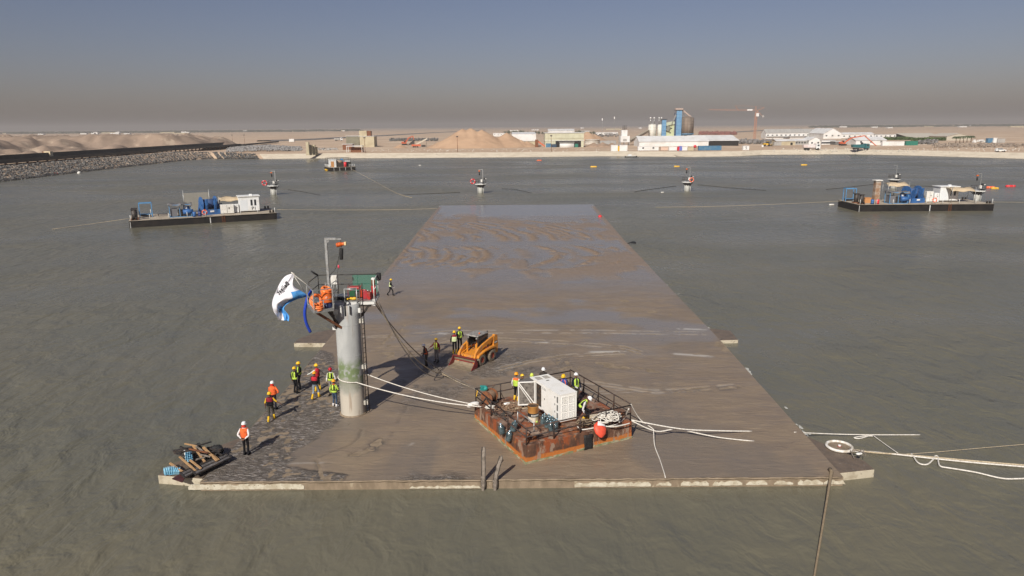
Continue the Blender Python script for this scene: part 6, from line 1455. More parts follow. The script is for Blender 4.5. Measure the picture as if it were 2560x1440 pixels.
MB().cyl((-0.35, 3.0, 0.35), (-0.35, 5.5, 0.35), 0.35, n=10).build('fender', BUOYY, fbg)
fr_ = MB()
for x in (0.4, 4.2, 9.6):
    for y in (4.0, 7.0): fr_.beam((x, y, 1.4), (x, y, 4.9), 0.10)
fr_.beam((0.4, 4, 4.9), (9.6, 4, 4.9), 0.10); fr_.beam((0.4, 7, 4.9), (9.6, 7, 4.9), 0.10); fr_.build('shelter_frame', DARKST, fbg)
# mooring towers standing in the basin
def mooring_tower(p, label, hoist=True, ring=True, flip=False, hgt=1.95):
    r = thing('mooring_tower', label, 'tower', p, 0.0)
    MB().cyl((0, 0, -0.8), (0, 0, hgt), 0.62, n=20).build('column', mat('tower_pale', (0.46, 0.46, 0.42), 0.7, c2=(0.36, 0.36, 0.32), scale=1.5, stretch=(1, 1, 0.4)), r)
    MB().prism([(1.65*math.cos(PI/8+PI/4*k)*0.92, 1.65*math.sin(PI/8+PI/4*k)) for k in range(8)], hgt+0.28, hgt+0.46, 'z').build('deck_plate', PAINTW, r)
    b = MB()
    for k in range(6): t = PI/3*k+0.3; b.beam((0.6*math.cos(t), 0.6*math.sin(t), hgt-0.5), (1.4*math.cos(t), 1.4*math.sin(t), hgt+0.26), 0.12)
    b.cyl((0, 0, hgt-0.1), (0, 0, hgt+0.28), 0.85, n=14); b.build('deck_brace', DARKST, r)
    g = MB(); pts = [(1.5*math.cos(PI/4*k+PI/8)*0.92, 1.5*math.sin(PI/4*k+PI/8)) for k in range(8)]
    for i, q in enumerate(pts):
        g.cyl((*q, hgt+0.45), (*q, hgt+1.5), 0.035, n=5)
        if i != 5:
            for h in (1.5, 1.0): g.cyl((*q, hgt+h), (*pts[(i+1) % 8], hgt+h), 0.03, n=5)
    g.build('guard_rail', DARKST, r)
    s = -1 if flip else 1; m = MB(); x0 = 0.55*s
    m.beam((x0, 0.3, hgt+0.4), (x0, 0.3, hgt+4.0), 0.13); m.beam((x0+0.06*s, 0.3, hgt+4.0), (x0-0.95*s, 0.3, hgt+4.0), 0.12); m.build('davit', GALV, r)
    if hoist:
        MB().cyl((x0-1.05*s, 0.3, hgt+3.6), (x0-0.65*s, 0.3, hgt+3.62), 0.17, n=10).build('hoist_motor', ORANGE, r); MB().cyl((x0-0.85*s, 0.3, hgt+2.55), (x0-0.85*s, 0.3, hgt+3.35), 0.15, n=10).build('chain_bag', BLACKRUB, r)
    MB().bx(0.05, 0.5, -0.4, -0.1, hgt+0.9, hgt+1.55).build('switch_box', WHITEB, r); k = MB(); k.bx(0.5, 1.0, -0.6, 0.0, hgt+0.46, hgt+0.75); k.box((0.95, 0.2, hgt+1.75), (0.35, 0.25, 0.3)); k.build('machinery', BLACKRUB, r)
    MB().ell((1.35, 0, hgt+1.65), (0.18, 0.18, 0.12), 8, 6).build('lamp', WHITEB, r)
    for x, y in ((-0.72, -0.2), (0.72, -0.25)): MB().cyl((x, y, -0.5), (x, y, hgt+0.2), 0.06, n=6).build('fender_pile', PAINTW, r)
    return r
TW = [((685, 487), 'leftmost of the mooring towers in the basin, above the left barge'), ((1202, 483), 'mooring tower standing straight behind the far end of the slab'), ((1718, 478), 'mooring tower with orange davit hoist right of the slab end'), ((2233, 471), 'mooring tower without hoist just left behind the right barge'), ((2441, 502), 'mooring tower rising behind the right end of the right barge')]
for k, ((a_, b_), lab) in enumerate(TW):
    p = G(a_, b_); mooring_tower(p, lab, hoist=(k != 3), hgt=1.95 if k < 4 else 1.8)
    if k < 2: lifering(p+Vector((-1.95, -0.7, 3.05)), 0.2, ('red life ring at the leftmost mooring tower', 'red life ring at the mooring tower behind the slab')[k], 0.55, BUOYR)
lifering(G(1718, 478)+Vector((0.6, -1.55, 3.0)), 0.1, 'orange life ring on the mooring tower right of the slab end', 0.5)
# floats and buoys
def buoy(px, py, m, label, kind, s=1.0, rz=0.0):
    p = G(px, py)
    r = thing('buoy', label, 'buoy', p+Vector((0, 0, 0.12)), rz)
    if kind == 'ball': MB().ell((0, 0, 0.1), (0.42*s, 0.42*s, 0.42*s), 14, 10).build('buoy_ball', m, r); MB().torus((0, 0, 0.1+0.43*s), 0.08*s, 0.025*s, 10, 5, M=Matrix.Rotation(PI/2, 3, 'X')).build('buoy_eye', DARKST, r)
    else:
        MB().lathe([(0.0, -1.0), (0.25, -0.97), (0.34, -0.85), (0.34, 0.85), (0.25, 0.97), (0.0, 1.0)], n=12, M=Matrix.Rotation(PI/2, 3, 'Y') @ Matrix.Diagonal(Vector((s, s, s*1.15)))).build('float_body', m, r)
        for x in (-0.55, 0.55): MB().torus((x*s, 0, 0), 0.35*s, 0.03*s, 14, 5, M=Matrix.Rotation(PI/2, 3, 'Y')).build('float_band', mat('band_pale', (0.6, 0.55, 0.45), 0.6), r)
buoy(1500, 545, BUOYR, 'red ball buoy at the right edge of the slab near its far end', 'ball', 0.85)
buoy(141, 437, BUOYR, 'red ball buoy at the foot of the rock bank', 'ball', 1.7); buoy(198, 434, WHITEB, 'white ball buoy at the foot of the rock bank', 'ball', 1.6)
buoy(1656, 482, WHITEB, 'small white float left of the tower with orange hoist', 'long', 0.35); buoy(2079, 513, WHITEB, 'white float just left of the right barge', 'long', 0.45)
buoy(1484, 418, BUOYY, 'leftmost of the three yellow floats near the far bank', 'long', 1.15); buoy(1692, 417, BUOYY, 'middle of the three yellow floats near the far bank', 'long', 1.0); buoy(2010, 413.5, BUOYY, 'rightmost of the three yellow floats near the far bank', 'long', 1.1)
buoy(1348, 402, BUOYO, 'orange float near the far bank left of the yellow ones', 'long', 1.1, 0.3); buoy(2476, 470, BUOYO, 'orange float right of the right barge', 'long', 1.0, 0.1); buoy(2487, 472, BUOYY, 'yellow float touching the orange one right of the right barge', 'long', 0.8, -0.1); buoy(2526, 467, BUOYR, 'red float at the right border of the basin view', 'long', 1.1)
buoy(1050, 414, WHITEB, 'tiny white float below the far bank', 'long', 0.5)
p = G(1572, 608, 0.0); mt_ = MB(); N = 9; vs = []
for j in range(5):
    for i in range(N): vs.append((-1.0+2.0*i/(N-1), -0.55+1.1*j/4+0.1*math.sin(i), 0.06+0.10*math.sin(i*0.8+j*0.6)))
o = mt_.add(vs, [(j*N+i, j*N+i+1, (j+1)*N+i+1, (j+1)*N+i) for j in range(4) for i in range(N-1)], 0, True).build('floating_mat', BLACKRUB); o.location = p; s = o.modifiers.new('t', 'SOLIDIFY'); s.thickness = 0.06; tag(o, 'black mat floating beside the right edge of the slab', 'mat')
# small boat and red float at the ramp
bt = thing('work_boat', 'small dark open boat moored by the concrete ramp', 'boat', G(1577, 393), R(8))
MB().prism([(-3.2, -0.7), (2.2, -0.9), (3.6, 0.0), (2.2, 0.9), (-3.2, 0.7)], -0.2, 0.65, 'z').build('boat_hull', HULLB, bt); MB().bx(-1.6, 0.2, -0.6, 0.6, 0.65, 1.5).build('boat_console', CABW, bt); MB().bx(-3.0, 2.4, -0.95, -0.75, 0.5, 0.8).build('boat_fender', PAINTW, bt)
buoy(1594, 390, BUOYR, 'big red float beside the small boat at the ramp', 'long', 2.2)
# lines on the water
def line(pts, r, m, label, nm='line'): return single(nm, MB().tube(smooth_path([G(a, b, z) for a, b, z in pts], 4), r, 5), m, label, 'line')
line([(876, 421, 1.3), (930, 450, 0.5), (990, 482, 0.1), (1030, 494, 0.03)], 0.045, ROPET, 'mooring line running from the far barge towards the slab')
line([(324, 546, 1.1), (240, 558, 0.4), (130, 573, 0.03)], 0.03, ROPET, 'thin wire leading left from the left barge'); line([(692, 524, 1.2), (850, 525, 0.3), (1000, 524, 0.1), (1098, 521, 0.12)], 0.035, ROPET, 'thin wire from the left barge to the far corner of the slab')
line([(2112, 502, 1.3), (1950, 510, 0.5), (1780, 516, 0.1), (1640, 518, 0.03)], 0.03, ROPET, 'thin wire leading left from the right barge'); line([(2483, 505, 1.3), (2560, 506, 0.9), (2700, 510, 0.1)], 0.03, ROPET, 'thin wire leading right from the right barge')
for pts, lab in (([(1005, 487, 0.02), (1080, 484, 0.03), (1150, 481, 0.03)], 'dark floating hose left of the tower behind the slab'), ([(1255, 472, 0.03), (1290, 474, 0.03), (1330, 483, 0.03)], 'dark floating hose right of the tower behind the slab'), ([(720, 474, 0.03), (760, 480, 0.03), (800, 488, 0.03)], 'dark floating hose right of the leftmost tower'), ([(1585, 480, 0.03), (1620, 474, 0.03), (1690, 465, 0.03)], 'dark floating hose left of the tower with the orange hoist'), ([(1745, 462, 0.03), (1830, 470, 0.03), (1915, 476, 0.03)], 'dark floating hose right of the tower with the orange hoist'), ([(2065, 474, 0.03), (2130, 467, 0.03), (2190, 460, 0.03)], 'dark floating hose left of the tower behind the right barge'), ([(2258, 464, 0.03), (2320, 466, 0.03), (2380, 470, 0.03)], 'dark floating hose between the two towers behind the right barge')):
    line(pts, 0.07, BLACKRUB, lab, 'floating_hose')
# ================================================================== the far shore
ZG = 2.35
def far(px, py, z=ZG): return G(px, py, z)
def facade(px0, px1, pyb, pyt, z=ZG):                    # a front seen square-on: left foot, width, height
    c = G((px0+px1)/2, pyb, z); x0 = AY(px0, pyb, c.y).x; x1 = AY(px1, pyb, c.y).x; h = AY((px0+px1)/2, pyt, c.y).z-z
    return Vector((x0, c.y, z)), x1-x0, h
CREAM = mat('wall_cream', (0.56, 0.55, 0.40), 0.8, c2=(0.48, 0.46, 0.33), scale=0.3); WHT = mat('wall_white', (0.74, 0.74, 0.72), 0.6, c2=(0.64, 0.63, 0.59), scale=0.2); BEIGE = mat('wall_beige', (0.50, 0.44, 0.30), 0.85, c2=(0.42, 0.36, 0.24), scale=0.25); ROOFG = mat('roof_grey_sheet', (0.40, 0.39, 0.36), 0.6, c2=(0.32, 0.31, 0.29), scale=0.2, stretch=(6, 1, 1))
ROOFW = mat('roof_white_sheet', (0.72, 0.72, 0.70), 0.55, c2=(0.62, 0.61, 0.58), scale=0.2); SHADE = mat('painted_interior_shade', (0.02, 0.018, 0.016), 0.9); BLUEC = mat('container_blue', (0.05, 0.16, 0.28), 0.6, c2=(0.10, 0.20, 0.28), scale=0.5); GREENC = mat('container_green', (0.02, 0.17, 0.12), 0.6)  # SHADE paints the shade inside open fronts and doorways as near-black
PANELB = mat('tower_blue', (0.15, 0.32, 0.50), 0.5, c2=(0.12, 0.26, 0.42), scale=0.3); SILO = mat('silo_stained', (0.22, 0.17, 0.13), 0.8, c2=(0.13, 0.105, 0.085), scale=0.35, stretch=(1, 1, 0.12), c3=(0.32, 0.27, 0.22), s3=0.5, lo3=0.55, hi3=0.7); ORMACH = mat('machine_orange', (0.60, 0.13, 0.05), 0.5, c2=(0.45, 0.10, 0.05), scale=1)
def bld(px0, px1, pyb, pyt, depth, label, wall=None, roof='flat', rm=None, rise=1.5, wins=0, wz=0.6, ww=0.8, door=0, cat='building', name='shed', rz=0.0, band=None):
    o, w, h = facade(px0, px1, pyb, pyt); r = thing(name, label, cat, o, rz); wall = wall or WHT; rm = rm or ROOFW
    MB().bx(0, w, 0, depth, -0.8, h).build('wall', wall, r)
    if roof == 'flat': MB().bx(-0.3, w+0.3, -0.3, depth+0.3, h, h+0.25).build('roof', rm, r)
    elif roof == 'ridge_x': MB().prism([(-0.4, h), (depth/2, h+rise), (depth+0.4, h), (depth+0.4, h+0.15), (depth/2, h+rise+0.18), (-0.4, h+0.15)], -0.4, w+0.4, 'x').build('roof', rm, r); MB().prism([(0, h), (depth, h), (depth/2, h+rise)], 0.02, w-0.02, 'x').build('gable', wall, r)
    elif roof == 'ridge_y': MB().prism([(-0.4, h), (w/2, h+rise), (w+0.4, h), (w+0.4, h+0.15), (w/2, h+rise+0.18), (-0.4, h+0.15)], -0.4, depth+0.4, 'y').build('roof', rm, r); MB().prism([(0, h), (w, h), (w/2, h+rise)], 0.02, depth-0.02, 'y').build('gable', wall, r)
    elif roof == 'shed': MB().prism([(-0.5, h), (depth+0.5, h+rise), (depth+0.5, h+rise+0.2), (-0.5, h+0.2)], -0.4, w+0.4, 'x').build('roof', rm, r); MB().prism([(0, h), (depth, h), (depth, h+rise)], 0.02, w-0.02, 'x').build('gable', wall, r)
    if band: MB().bx(-0.05, w+0.05, -0.06, -0.004, h*band[0], h*band[1]).build('wall_band', band[2], r)
    if wins:
        wm = MB().bx(-ww/2, ww/2, -0.06, -0.004, -0.55, 0.55).data('window', WIN)
        for k in range(wins): mesh_child('window', wm, r, (w*(k+0.5)/wins, 0, h*wz))
    for k in range(door): MB().bx(w*(0.2+0.6*k/max(1, door-1))-0.8, w*(0.2+0.6*k/max(1, door-1))+0.8, -0.05, -0.004, -0.2, h*0.62).build('door', SHADE, r)
    return r, w, h
def container(px0, px1, pyb, pyt, m, label, rz=0.0, depth=2.5, wins=0, name='container', cat='container'):
    o, w, h = facade(px0, px1, pyb, pyt); r = thing(name, label, cat, o, rz); h = max(h, 1.6)
    MB().bx(0, w, 0, depth, 0.05, h).build('container_body', m, r); MB().bx(-0.08, w+0.08, -0.08, depth+0.08, h, h+0.12).build('container_roof', m, r)
    for x in (0.0, w): MB().bx(x-0.07, x+0.07, -0.07, -0.001, 0, h).build('corner_post', m, r)
    rb = MB().bx(-0.06, 0.06, -0.05, -0.002, 0.15, h-0.15).data('rib', m)
    for k in range(1, max(2, int(w/1.3))): mesh_child('rib', rb, r, (w*k/max(2, int(w/1.3)), 0, 0))
    for k in range(wins): MB().bx(w*(k+0.5)/wins-0.5, w*(k+0.5)/wins+0.5, -0.08, -0.053, h*0.45, h*0.8).build('window', WIN, r)
    return r
# ---- big sheds and halls
r, w, h = bld(1363, 1459, 368, 352, 20, 'big cream open-fronted shed right of the sand piles', CREAM); h0 = h
MB().bx(-0.1, w+0.1, -0.12, 20.1, h+0.26, h+5.2).build('upper_wall', CREAM, r); MB().bx(-0.5, w+0.5, -0.5, 20.5, h+5.2, h+5.5).build('upper_roof', ROOFW, r); MB().bx(w*0.27, w*0.93, -0.14, -0.01, -0.3, h*0.98).build('opening_shade', SHADE, r); MB().bx(-0.4, w+0.4, -0.32, -0.13, h+1.5, h+1.62).build('cladding_seam', BEIGE, r)  # shed mouth: near-black sheet on a solid wall, its shade put into the colour
o, w2, h2 = facade(1399, 1434, 368.5, 357); tk = thing('white_tank', 'long white arched tank in the mouth of the cream shed', 'tank', o+Vector((0, -1.5, 0))); MB().cyl((0, 0, h2*0.35), (w2, 0, h2*0.35), h2*0.62, n=18).build('tank_shell', WHT, tk); MB().bx(-0.3, w2+0.3, -h2*0.6, h2*0.6, h2+0.3, h2+0.6).build('tank_canopy', ROOFG, tk)
r, w, h = bld(1281, 1339, 367, 353, 26, 'white clad shed half hidden behind the sand piles', BEIGE); MB().bx(-0.3, w+0.3, -0.4, 26, h+0.26, h+5.0).build('upper_wall', WHT, r); MB().prism([(-0.5, h+5.0), (26, h+5.0), (26, h+6.2)], -0.4, w+0.4, 'x').build('upper_roof', ROOFW, r)
bld(1371, 1436, 337, 327, 30, 'long white hall with grey doors behind the cream shed', WHT, 'ridge_x', ROOFW, 3.0, 5, 0.4, 6.0); bld(1233, 1266, 341, 333, 20, 'small white building far behind the sand pile', WHT, 'flat', wins=4); bld(1452, 1474, 333, 329, 12, 'pale low house far behind the small sand pile', BEIGE, 'ridge_x', ROOFW); bld(1490, 1545, 338, 331, 16, 'low white compound building left of the batching plant', WHT, 'flat', wins=6)
# round tank
c = far(1483, 361); tkr = thing('round_tank', 'low round white tank beside the cream shed', 'tank', c+Vector((0, 6, 0))); MB().lathe([(6.0, -0.5), (6.0, 3.4), (6.15, 3.45), (6.15, 3.7), (5.8, 3.7), (0, 3.9)], n=36).build('tank_wall', mat('tank_white', (0.66, 0.63, 0.56), 0.7, c2=(0.56, 0.52, 0.44), scale=0.3), tkr); MB().torus((0, 0, 2.0), 6.02, 0.08, 40, 5).build('tank_hoop', WHT, tkr)
# ---- the batching / silo plant
bld(1598, 1771, 366, 354, 22, 'long white gabled warehouse in front of the silo plant', WHT, 'ridge_x', ROOFW, 3.6, 0)
P = far(1690, 352); S = P.y/FPX
def pl(px, py, dy=0.0): return AY(px, py, P.y+dy)
def tower(px0, px1, py0, py1, dep, dy, m, label, name, parts):
    a = pl(px0, py0, dy); w = pl(px1, py0, dy).x-a.x; h = pl(px0, py1, dy).z-ZG; r = thing(name, label, 'tower' if 'tower' in name else 'building', (a.x, a.y, ZG)); MB().bx(0, w, 0, dep, -0.5, h).build('tower_wall' if 'tower' in name else 'wall', m, r); parts(r, w, h); return r, w, h
def bands(n, m, nm='panel_seam'):
    def f(r, w, h):
        for k in range(1, n): MB().bx(-0.05, w+0.05, -0.08, -0.004, h*k/n-0.10, h*k/n+0.10).build(nm, m, r)
    return f
SEAM = mat('seam_blue', (0.05, 0.18, 0.36), 0.6)
r, w, h = tower(1689, 1702, 352, 276, 4.0, 0, PANELB, 'tall blue elevator tower beside the brown silo', 'elevator_tower', bands(8, SEAM))
MB().bx(-1.6, w+1.4, -0.6, 4.6, h, h+0.5).build('top_floor', DARKST, r); MB().bx(-1.2, w+1.0, 0, 4, h+0.5, h+2.0).build('head_house', mat('dusty_pink', (0.42, 0.33, 0.28), 0.8), r); q = MB(); q.beam((-0.3, 0, h-1), (-4.6, 0, h-13), 0.35); q.beam((-0.6, 0, h-4), (-2.6, 0, h-9), 0.9); q.build('chute', GALV, r); MB().bx(-1.3, -0.05, 0.3, 3.5, -0.5, h-2).build('stair_shaft', mat('navy_shade', (0.03, 0.06, 0.13), 0.7), r)
tower(1654, 1664, 352, 299, 3.2, 0, PANELB, 'short blue elevator tower beside the white silos', 'elevator_tower', lambda r, w, h: (bands(6, SEAM)(r, w, h), MB().bx(-0.8, w+0.6, -0.5, 3.6, h, h+0.5).build('top_floor', DARKST, r)))
r, w, h = tower(1664, 1688, 352, 309, 9, 2.0, mat('wall_pale_green', (0.52, 0.56, 0.34), 0.75, c2=(0.46, 0.49, 0.30), scale=0.3), 'pale green plant building between the blue towers', 'plant_building', lambda r, w, h: None)
for x, z in ((0.55, .72), (0.45, .46), (0.5, .22)): MB().bx(w*x-0.7, w*x+0.7, -0.06, -0.004, h*z-0.5, h*z+0.5).build('window', WIN, r)
q = MB(); q.prism([(-0.5, h*0.86), (w+0.6, h*1.0), (w+0.6, h*1.17), (-0.5, h*1.06)], -1.2, 2.2, 'y'); q.build('inclined_gallery', mat('gallery_green', (0.45, 0.49, 0.36), 0.7), r); MB().box((1.6, -1.0, h*0.72), (3.0, 2.0, 4.4), rot=(0, 0.3, 0)).build('hopper', mat('hopper_dark', (0.20, 0.21, 0.17), 0.7), r)
tower(1640, 1716, 353, 340, 10, -1.0, mat('wall_cream_pale', (0.58, 0.57, 0.45), 0.75), 'low cream block at the foot of the silo plant', 'plant_building', lambda r, w, h: [MB().bx(w*x-0.8, w*x+0.8, -0.06, -0.004, h*0.45, h*0.75).build('window', WIN, r) for x in (0.05, 0.55)])
def silo(px0, px1, pyb, pyt, m, label, top):
    a, b = pl(px0, pyb, 5), pl(px1, pyb, 5); rr = (b.x-a.x)/2; c = (a+b)/2; zt = pl(px0, pyt, 5).z-ZG; zb = pl(px0, pyb, 5).z-ZG
    r = thing('silo', label, 'silo', (c.x, c.y, ZG)); MB().cyl((0, 0, zb), (0, 0, zt), rr, n=28).build('silo_shell', m, r); MB().lathe([(rr, zt), (rr*0.3, zt+rr*0.25), (0, zt+rr*0.28)], n=24).build('silo_cone', m, r)
    for k in range(1, 5): MB().torus((0, 0, zb+(zt-zb)*k/5), rr*1.01, 0.09, 26, 4).build('silo_hoop', m, r)
    top(r, rr, zb, zt); return r
def filt(r, rr, zb, zt):
    for x in (-0.5, 0.45): MB().cyl((x*rr, 0, zt+0.5), (x*rr, 0, zt+5.5), 0.55, n=10).build('filter_stack', GALV, r); MB().ell((x*rr, 0, zt+6.2), (0.8, 0.8, 0.8), 10, 7).build('filter_cap', WHT, r)
    q = MB(); [q.beam((math.cos(t)*rr*0.95, math.sin(t)*rr*0.95, zt), (math.cos(t)*rr*0.95, math.sin(t)*rr*0.95, zt+1.3), 0.12) for t in [PI*k/4 for k in range(8)]]; [q.beam((-rr+0.6*k, -rr*0.6, zt), (-rr+0.6*k+1.2, -rr*0.6, zt+4.5), 0.15) for k in range(0, 8, 2)]; q.build('top_rail', GALV, r)
    q = MB(); [q.beam((math.cos(t)*rr*0.9, math.sin(t)*rr*0.9, -0.5), (math.cos(t)*rr*0.9, math.sin(t)*rr*0.9, zb+0.2), 0.4) for t in (0.7, 2.4, 3.9, 5.5)]; q.build('silo_leg', GALV, r)
SW = mat('silo_white', (0.70, 0.69, 0.62), 0.6, c2=(0.60, 0.58, 0.50), scale=0.3, stretch=(1, 1, 0.2))
silo(1620, 1639, 348, 312, SW, 'left one of two white silos at the plant', filt); silo(1643, 1655.5, 345, 312, SW, 'right one of two white silos at the plant', filt)
def bigtop(r, rr, zb, zt):
    MB().torus((0, 0, zb), rr*1.03, 0.45, 30, 6).build('ring_beam', PANELB, r); q = MB(); [q.cyl((math.cos(t)*rr*0.85, math.sin(t)*rr*0.85, -0.5), (math.cos(t)*rr*0.85, math.sin(t)*rr*0.85, zb), 0.45, n=8) for t in [PI*k/4 for k in range(8)]]; q.build('silo_leg', PANELB, r); MB().lathe([(rr*0.9, zb-0.2), (0.6, zb-4.0), (0, zb-4.0)], n=18).build('silo_hopper', mat('hopper_blue', (0.04, 0.12, 0.2), 0.7), r)
    MB().beam((-rr*0.75, 0, zt+7.2), (rr*0.55, 0, zt+0.8), 1.2, 1.4).build('feed_gallery', mat('dusty_pink', (0.42, 0.33, 0.28), 0.8), r); q = MB(); [q.beam((-rr*0.7+1.4*k, -0.5, zt), (-rr*0.5+1.4*k, -0.5, zt+6-1.2*k), 0.25) for k in range(4)]; q.build('gallery_truss', GALV, r)
silo(1699.5, 1733, 335, 295, SILO, 'big brown stained silo on blue legs at the plant', bigtop)
# small mixer plant and its belt
P2 = far(1560, 366); o, w, h = facade(1550, 1574, 364, 340); mx = thing('mixer_plant', 'small white mixing plant with open frame left of the silos', 'plant', o); MB().bx(0, w, 0, 5, h*0.35, h).build('mixer_house', WHT, mx); MB().bx(w*0.15, w*0.75, 0.5, 4.5, h, h+4.2).build('upper_house', WHT, mx); MB().bx(w*0.3, w*0.7, -0.06, -0.004, h*0.45, h*0.7).build('mixer_door', ROOFG, mx)
q = MB(); [q.beam((x, y, -0.5), (x, y, h*0.36), 0.35) for x in (0.2, w/2, w-0.2) for y in (0.2, 4.8)]; [q.beam((-1.5+0.5*k, 0, -0.5), (-1.0+0.4*k, 0, h*1.1), 0.14) for k in range(5)]; q.build('mixer_leg', GALV, mx); q = MB(); [q.cyl((w*0.3+1.1*k, 1.5, h+4.2), (w*0.3+1.1*k, 1.5, h+7.5), 0.22, n=6) for k in range(3)]; q.build('vent_stack', DARKST, mx)
bt_ = thing('belt_conveyor', 'covered belt conveyor rising from the mixing plant to the white silos', 'conveyor', o+Vector((w, 3, 0))); e = pl(1621, 327, 3)-(o+Vector((w, 3, 0))); MB().beam((0.3, 0, 3.0), e, 2.0, 1.9).build('belt_cover', mat('belt_tan', (0.44, 0.38, 0.28), 0.8), bt_); q = MB(); [q.beam((e.x*t, 0, -0.5), (e.x*t, 0, 3+(e.z-3)*t), 0.25) for t in (0.3, 0.6, 0.9)]; q.build('belt_trestle', DARKST, bt_)
container(1500, 1540, 366, 352, ROOFG, 'grey plant container left of the mixing plant', depth=4)
# ---- barracks and low buildings on the right
r, w, h = bld(1914, 2058, 346, 332.5, 14, 'long two-storey barracks with grey roof and a row of windows', WHT, 'ridge_x', ROOFG, 4.0, 13, 0.62, 1.6); MB().bx(0, w, -1.6, -0.05, h*0.36, h*0.40).build('gallery_floor', ROOFG, r)
for k in (0.3, 0.66): MB().beam((w*k, -2.2, 0), (w*k+6, -2.0, h*0.5), 2.2, 0.25).build('stair', GALV, r)
bld(2058, 2103, 347, 334, 40, 'white gabled end building joined to the barracks', WHT, 'ridge_y', ROOFW, 5.0, 3, 0.6, 1.6); bld(2103, 2184, 346, 335.5, 14, 'white wing right of the gabled building', WHT, 'ridge_x', ROOFW, 1.6, 6, 0.55, 1.5); bld(2186, 2275, 345, 336, 14, 'row of white portable cabins above the hedge', WHT, 'flat', ROOFG, 0, 8, 0.55, 1.5)
bld(1941, 1988, 362, 353, 10, 'cream workshop left of the white dump truck', BEIGE, 'ridge_x', ROOFW, 1.2, 0, door=2); bld(1988, 2022, 361, 352, 10, 'grey fronted workshop with small windows beside the cream one', ROOFG, 'ridge_x', ROOFW, 1.2, 5, 0.5, 1.2); bld(2022, 2053, 361, 351, 14, 'small white gabled workshop behind the white dump truck', WHT, 'ridge_y', ROOFW, 2.4, 2, 0.4, 1.2); bld(2054, 2088, 361, 351, 10, 'white workshop with dark bays behind the excavator', WHT, 'flat', ROOFW, 0, 4, 0.4, 3.0); bld(2088, 2118, 362, 354, 8, 'open grey cage building left of the excavator', mat('cage_grey', (0.14, 0.14, 0.135), 0.8), 'flat', ROOFW)
bld(2139, 2215, 363, 351, 16, 'white workshop hall behind the excavator arm', WHT, 'ridge_x', ROOFW, 2.2, 3, 0.7, 1.2, 1); container(2206, 2260, 364.5, 354, WHT, 'long white container right of the excavator bucket'); container(2265, 2294, 363.5, 353, GREENC, 'dark green container right of the long white one'); container(1936, 1953, 364, 355, ROOFG, 'small dark grey container beside the yellow loader'); container(1545, 1549, 378, 366, YELP, 'narrow yellow container end beside the white one by the bank')
r, w, h = bld(2275, 2364, 349, 344, 24, 'long open shelter with flat beige roof on the right', SHADE, 'shed', mat('shelter_beige', (0.50, 0.46, 0.38), 0.7), 3.5); bld(2366, 2426, 351, 341, 26, 'beige hangar with low arched roof on the right', mat('hangar_beige', (0.46, 0.42, 0.34), 0.8), 'ridge_y', mat('shelter_beige', (0.5, 0.46, 0.38)), 2.4)  # open shelter is a solid box; its inner shade is painted near-black
bld(1733, 1846, 364, 352, 16, 'open canopy store with thin white roof right of the warehouse', SHADE, 'shed', ROOFW, 3.5, name='canopy_store')  # solid near-black walls paint in the shade beneath the roof
# ---- concrete ruin and huts on the left
r, w, h = bld(900, 936, 367, 341, 12, 'pale concrete block building at the end of the road', BEIGE); MB().bx(-0.2, w*0.5, 0.5, 11, h+0.26, h+4.2).build('upper_block', BEIGE, r); MB().bx(w*0.5, w*0.78, 1, 5, h+0.26, h+4.0).build('roof_box', RUST, r)
bld(866, 899, 366, 340.5, 14, 'olive grey concrete wall block left of the pale one', mat('wall_olive', (0.22, 0.21, 0.15), 0.85, c2=(0.17, 0.16, 0.12), scale=0.3)); bld(857, 881, 375, 361, 6, 'dark rusty hut left of the white canopy', RUST, name='hut')
o, w, h = facade(867, 905, 381, 366); cp = thing('canopy', 'white roofed open canopy on thin posts at the bank', 'canopy', o); MB().bx(-0.2, w+0.2, -0.3, 5, h, h+0.35).build('canopy_roof', ROOFW, cp); [MB().bx(x-0.12, x+0.12, y, y+0.24, -0.3, h).build('canopy_post', WHT, cp) for x in (0, w) for y in (0, 4.5)]; MB().bx(w*0.2, w, 2.5, 4.6, -0.2, h*0.8).build('canopy_store', RUST, cp)
for k, (a, b, t) in enumerate(((766, 773, 355), (775, 781, 362), (783, 788, 362), (788, 793, 367))):
    o, w, h = facade(a, b, 386-k*0.5, t); q = thing('concrete_pillar', ('tallest pale concrete pillar by the left bank', 'second pale concrete pillar from the left by the bank', 'third pale concrete pillar from the left by the bank', 'shortest pale concrete pillar by the left bank')[k], 'pillar', o); MB().bx(0, w, 0, 1.8, -0.5, h).build('pillar_shaft', BEIGE, q, 0.05); MB().bx(-0.2, w+0.2, -0.2, 2.0, -0.5, 0.4).build('pillar_foot', BEIGE, q)
# ---- containers along the bank
container(1528, 1544, 378, 363, WHT, 'left white container with panels beside the far bank'); container(1549, 1568, 378, 363, WHT, 'right white container beside the yellow end at the far bank'); container(1595, 1646, 376.5, 366, WHT, 'long white office container with two windows at the ramp', wins=2, name='office_container'); container(1652, 1670, 376, 368, mat('cabin_pink', (0.62, 0.46, 0.36), 0.7), 'small pinkish cabin beside the long office container'); container(1673, 1692, 376.5, 367, WHT, 'white container left of the red and blue doors')
container(1694, 1698, 376.5, 367, BUOYR, 'narrow red container at the far bank'); container(1698.5, 1705, 376.5, 366, mat('container_violet', (0.14, 0.18, 0.50), 0.6), 'narrow violet blue container at the far bank'); container(1705.5, 1718, 376.5, 367, WHT, 'white container right of the violet one'); container(1720, 1733, 376.5, 368, BEIGE, 'beige board hut at the far bank'); container(1747, 1803, 376, 365, BLUEC, 'long faded blue container at the far bank'); container(1365, 1377, 368.5, 359, BLUEC, 'left dark blue container at the cream shed'); container(1379, 1391, 368.5, 361, mat('container_navy', (0.03, 0.06, 0.10), 0.6), 'right dark blue container at the cream shed')
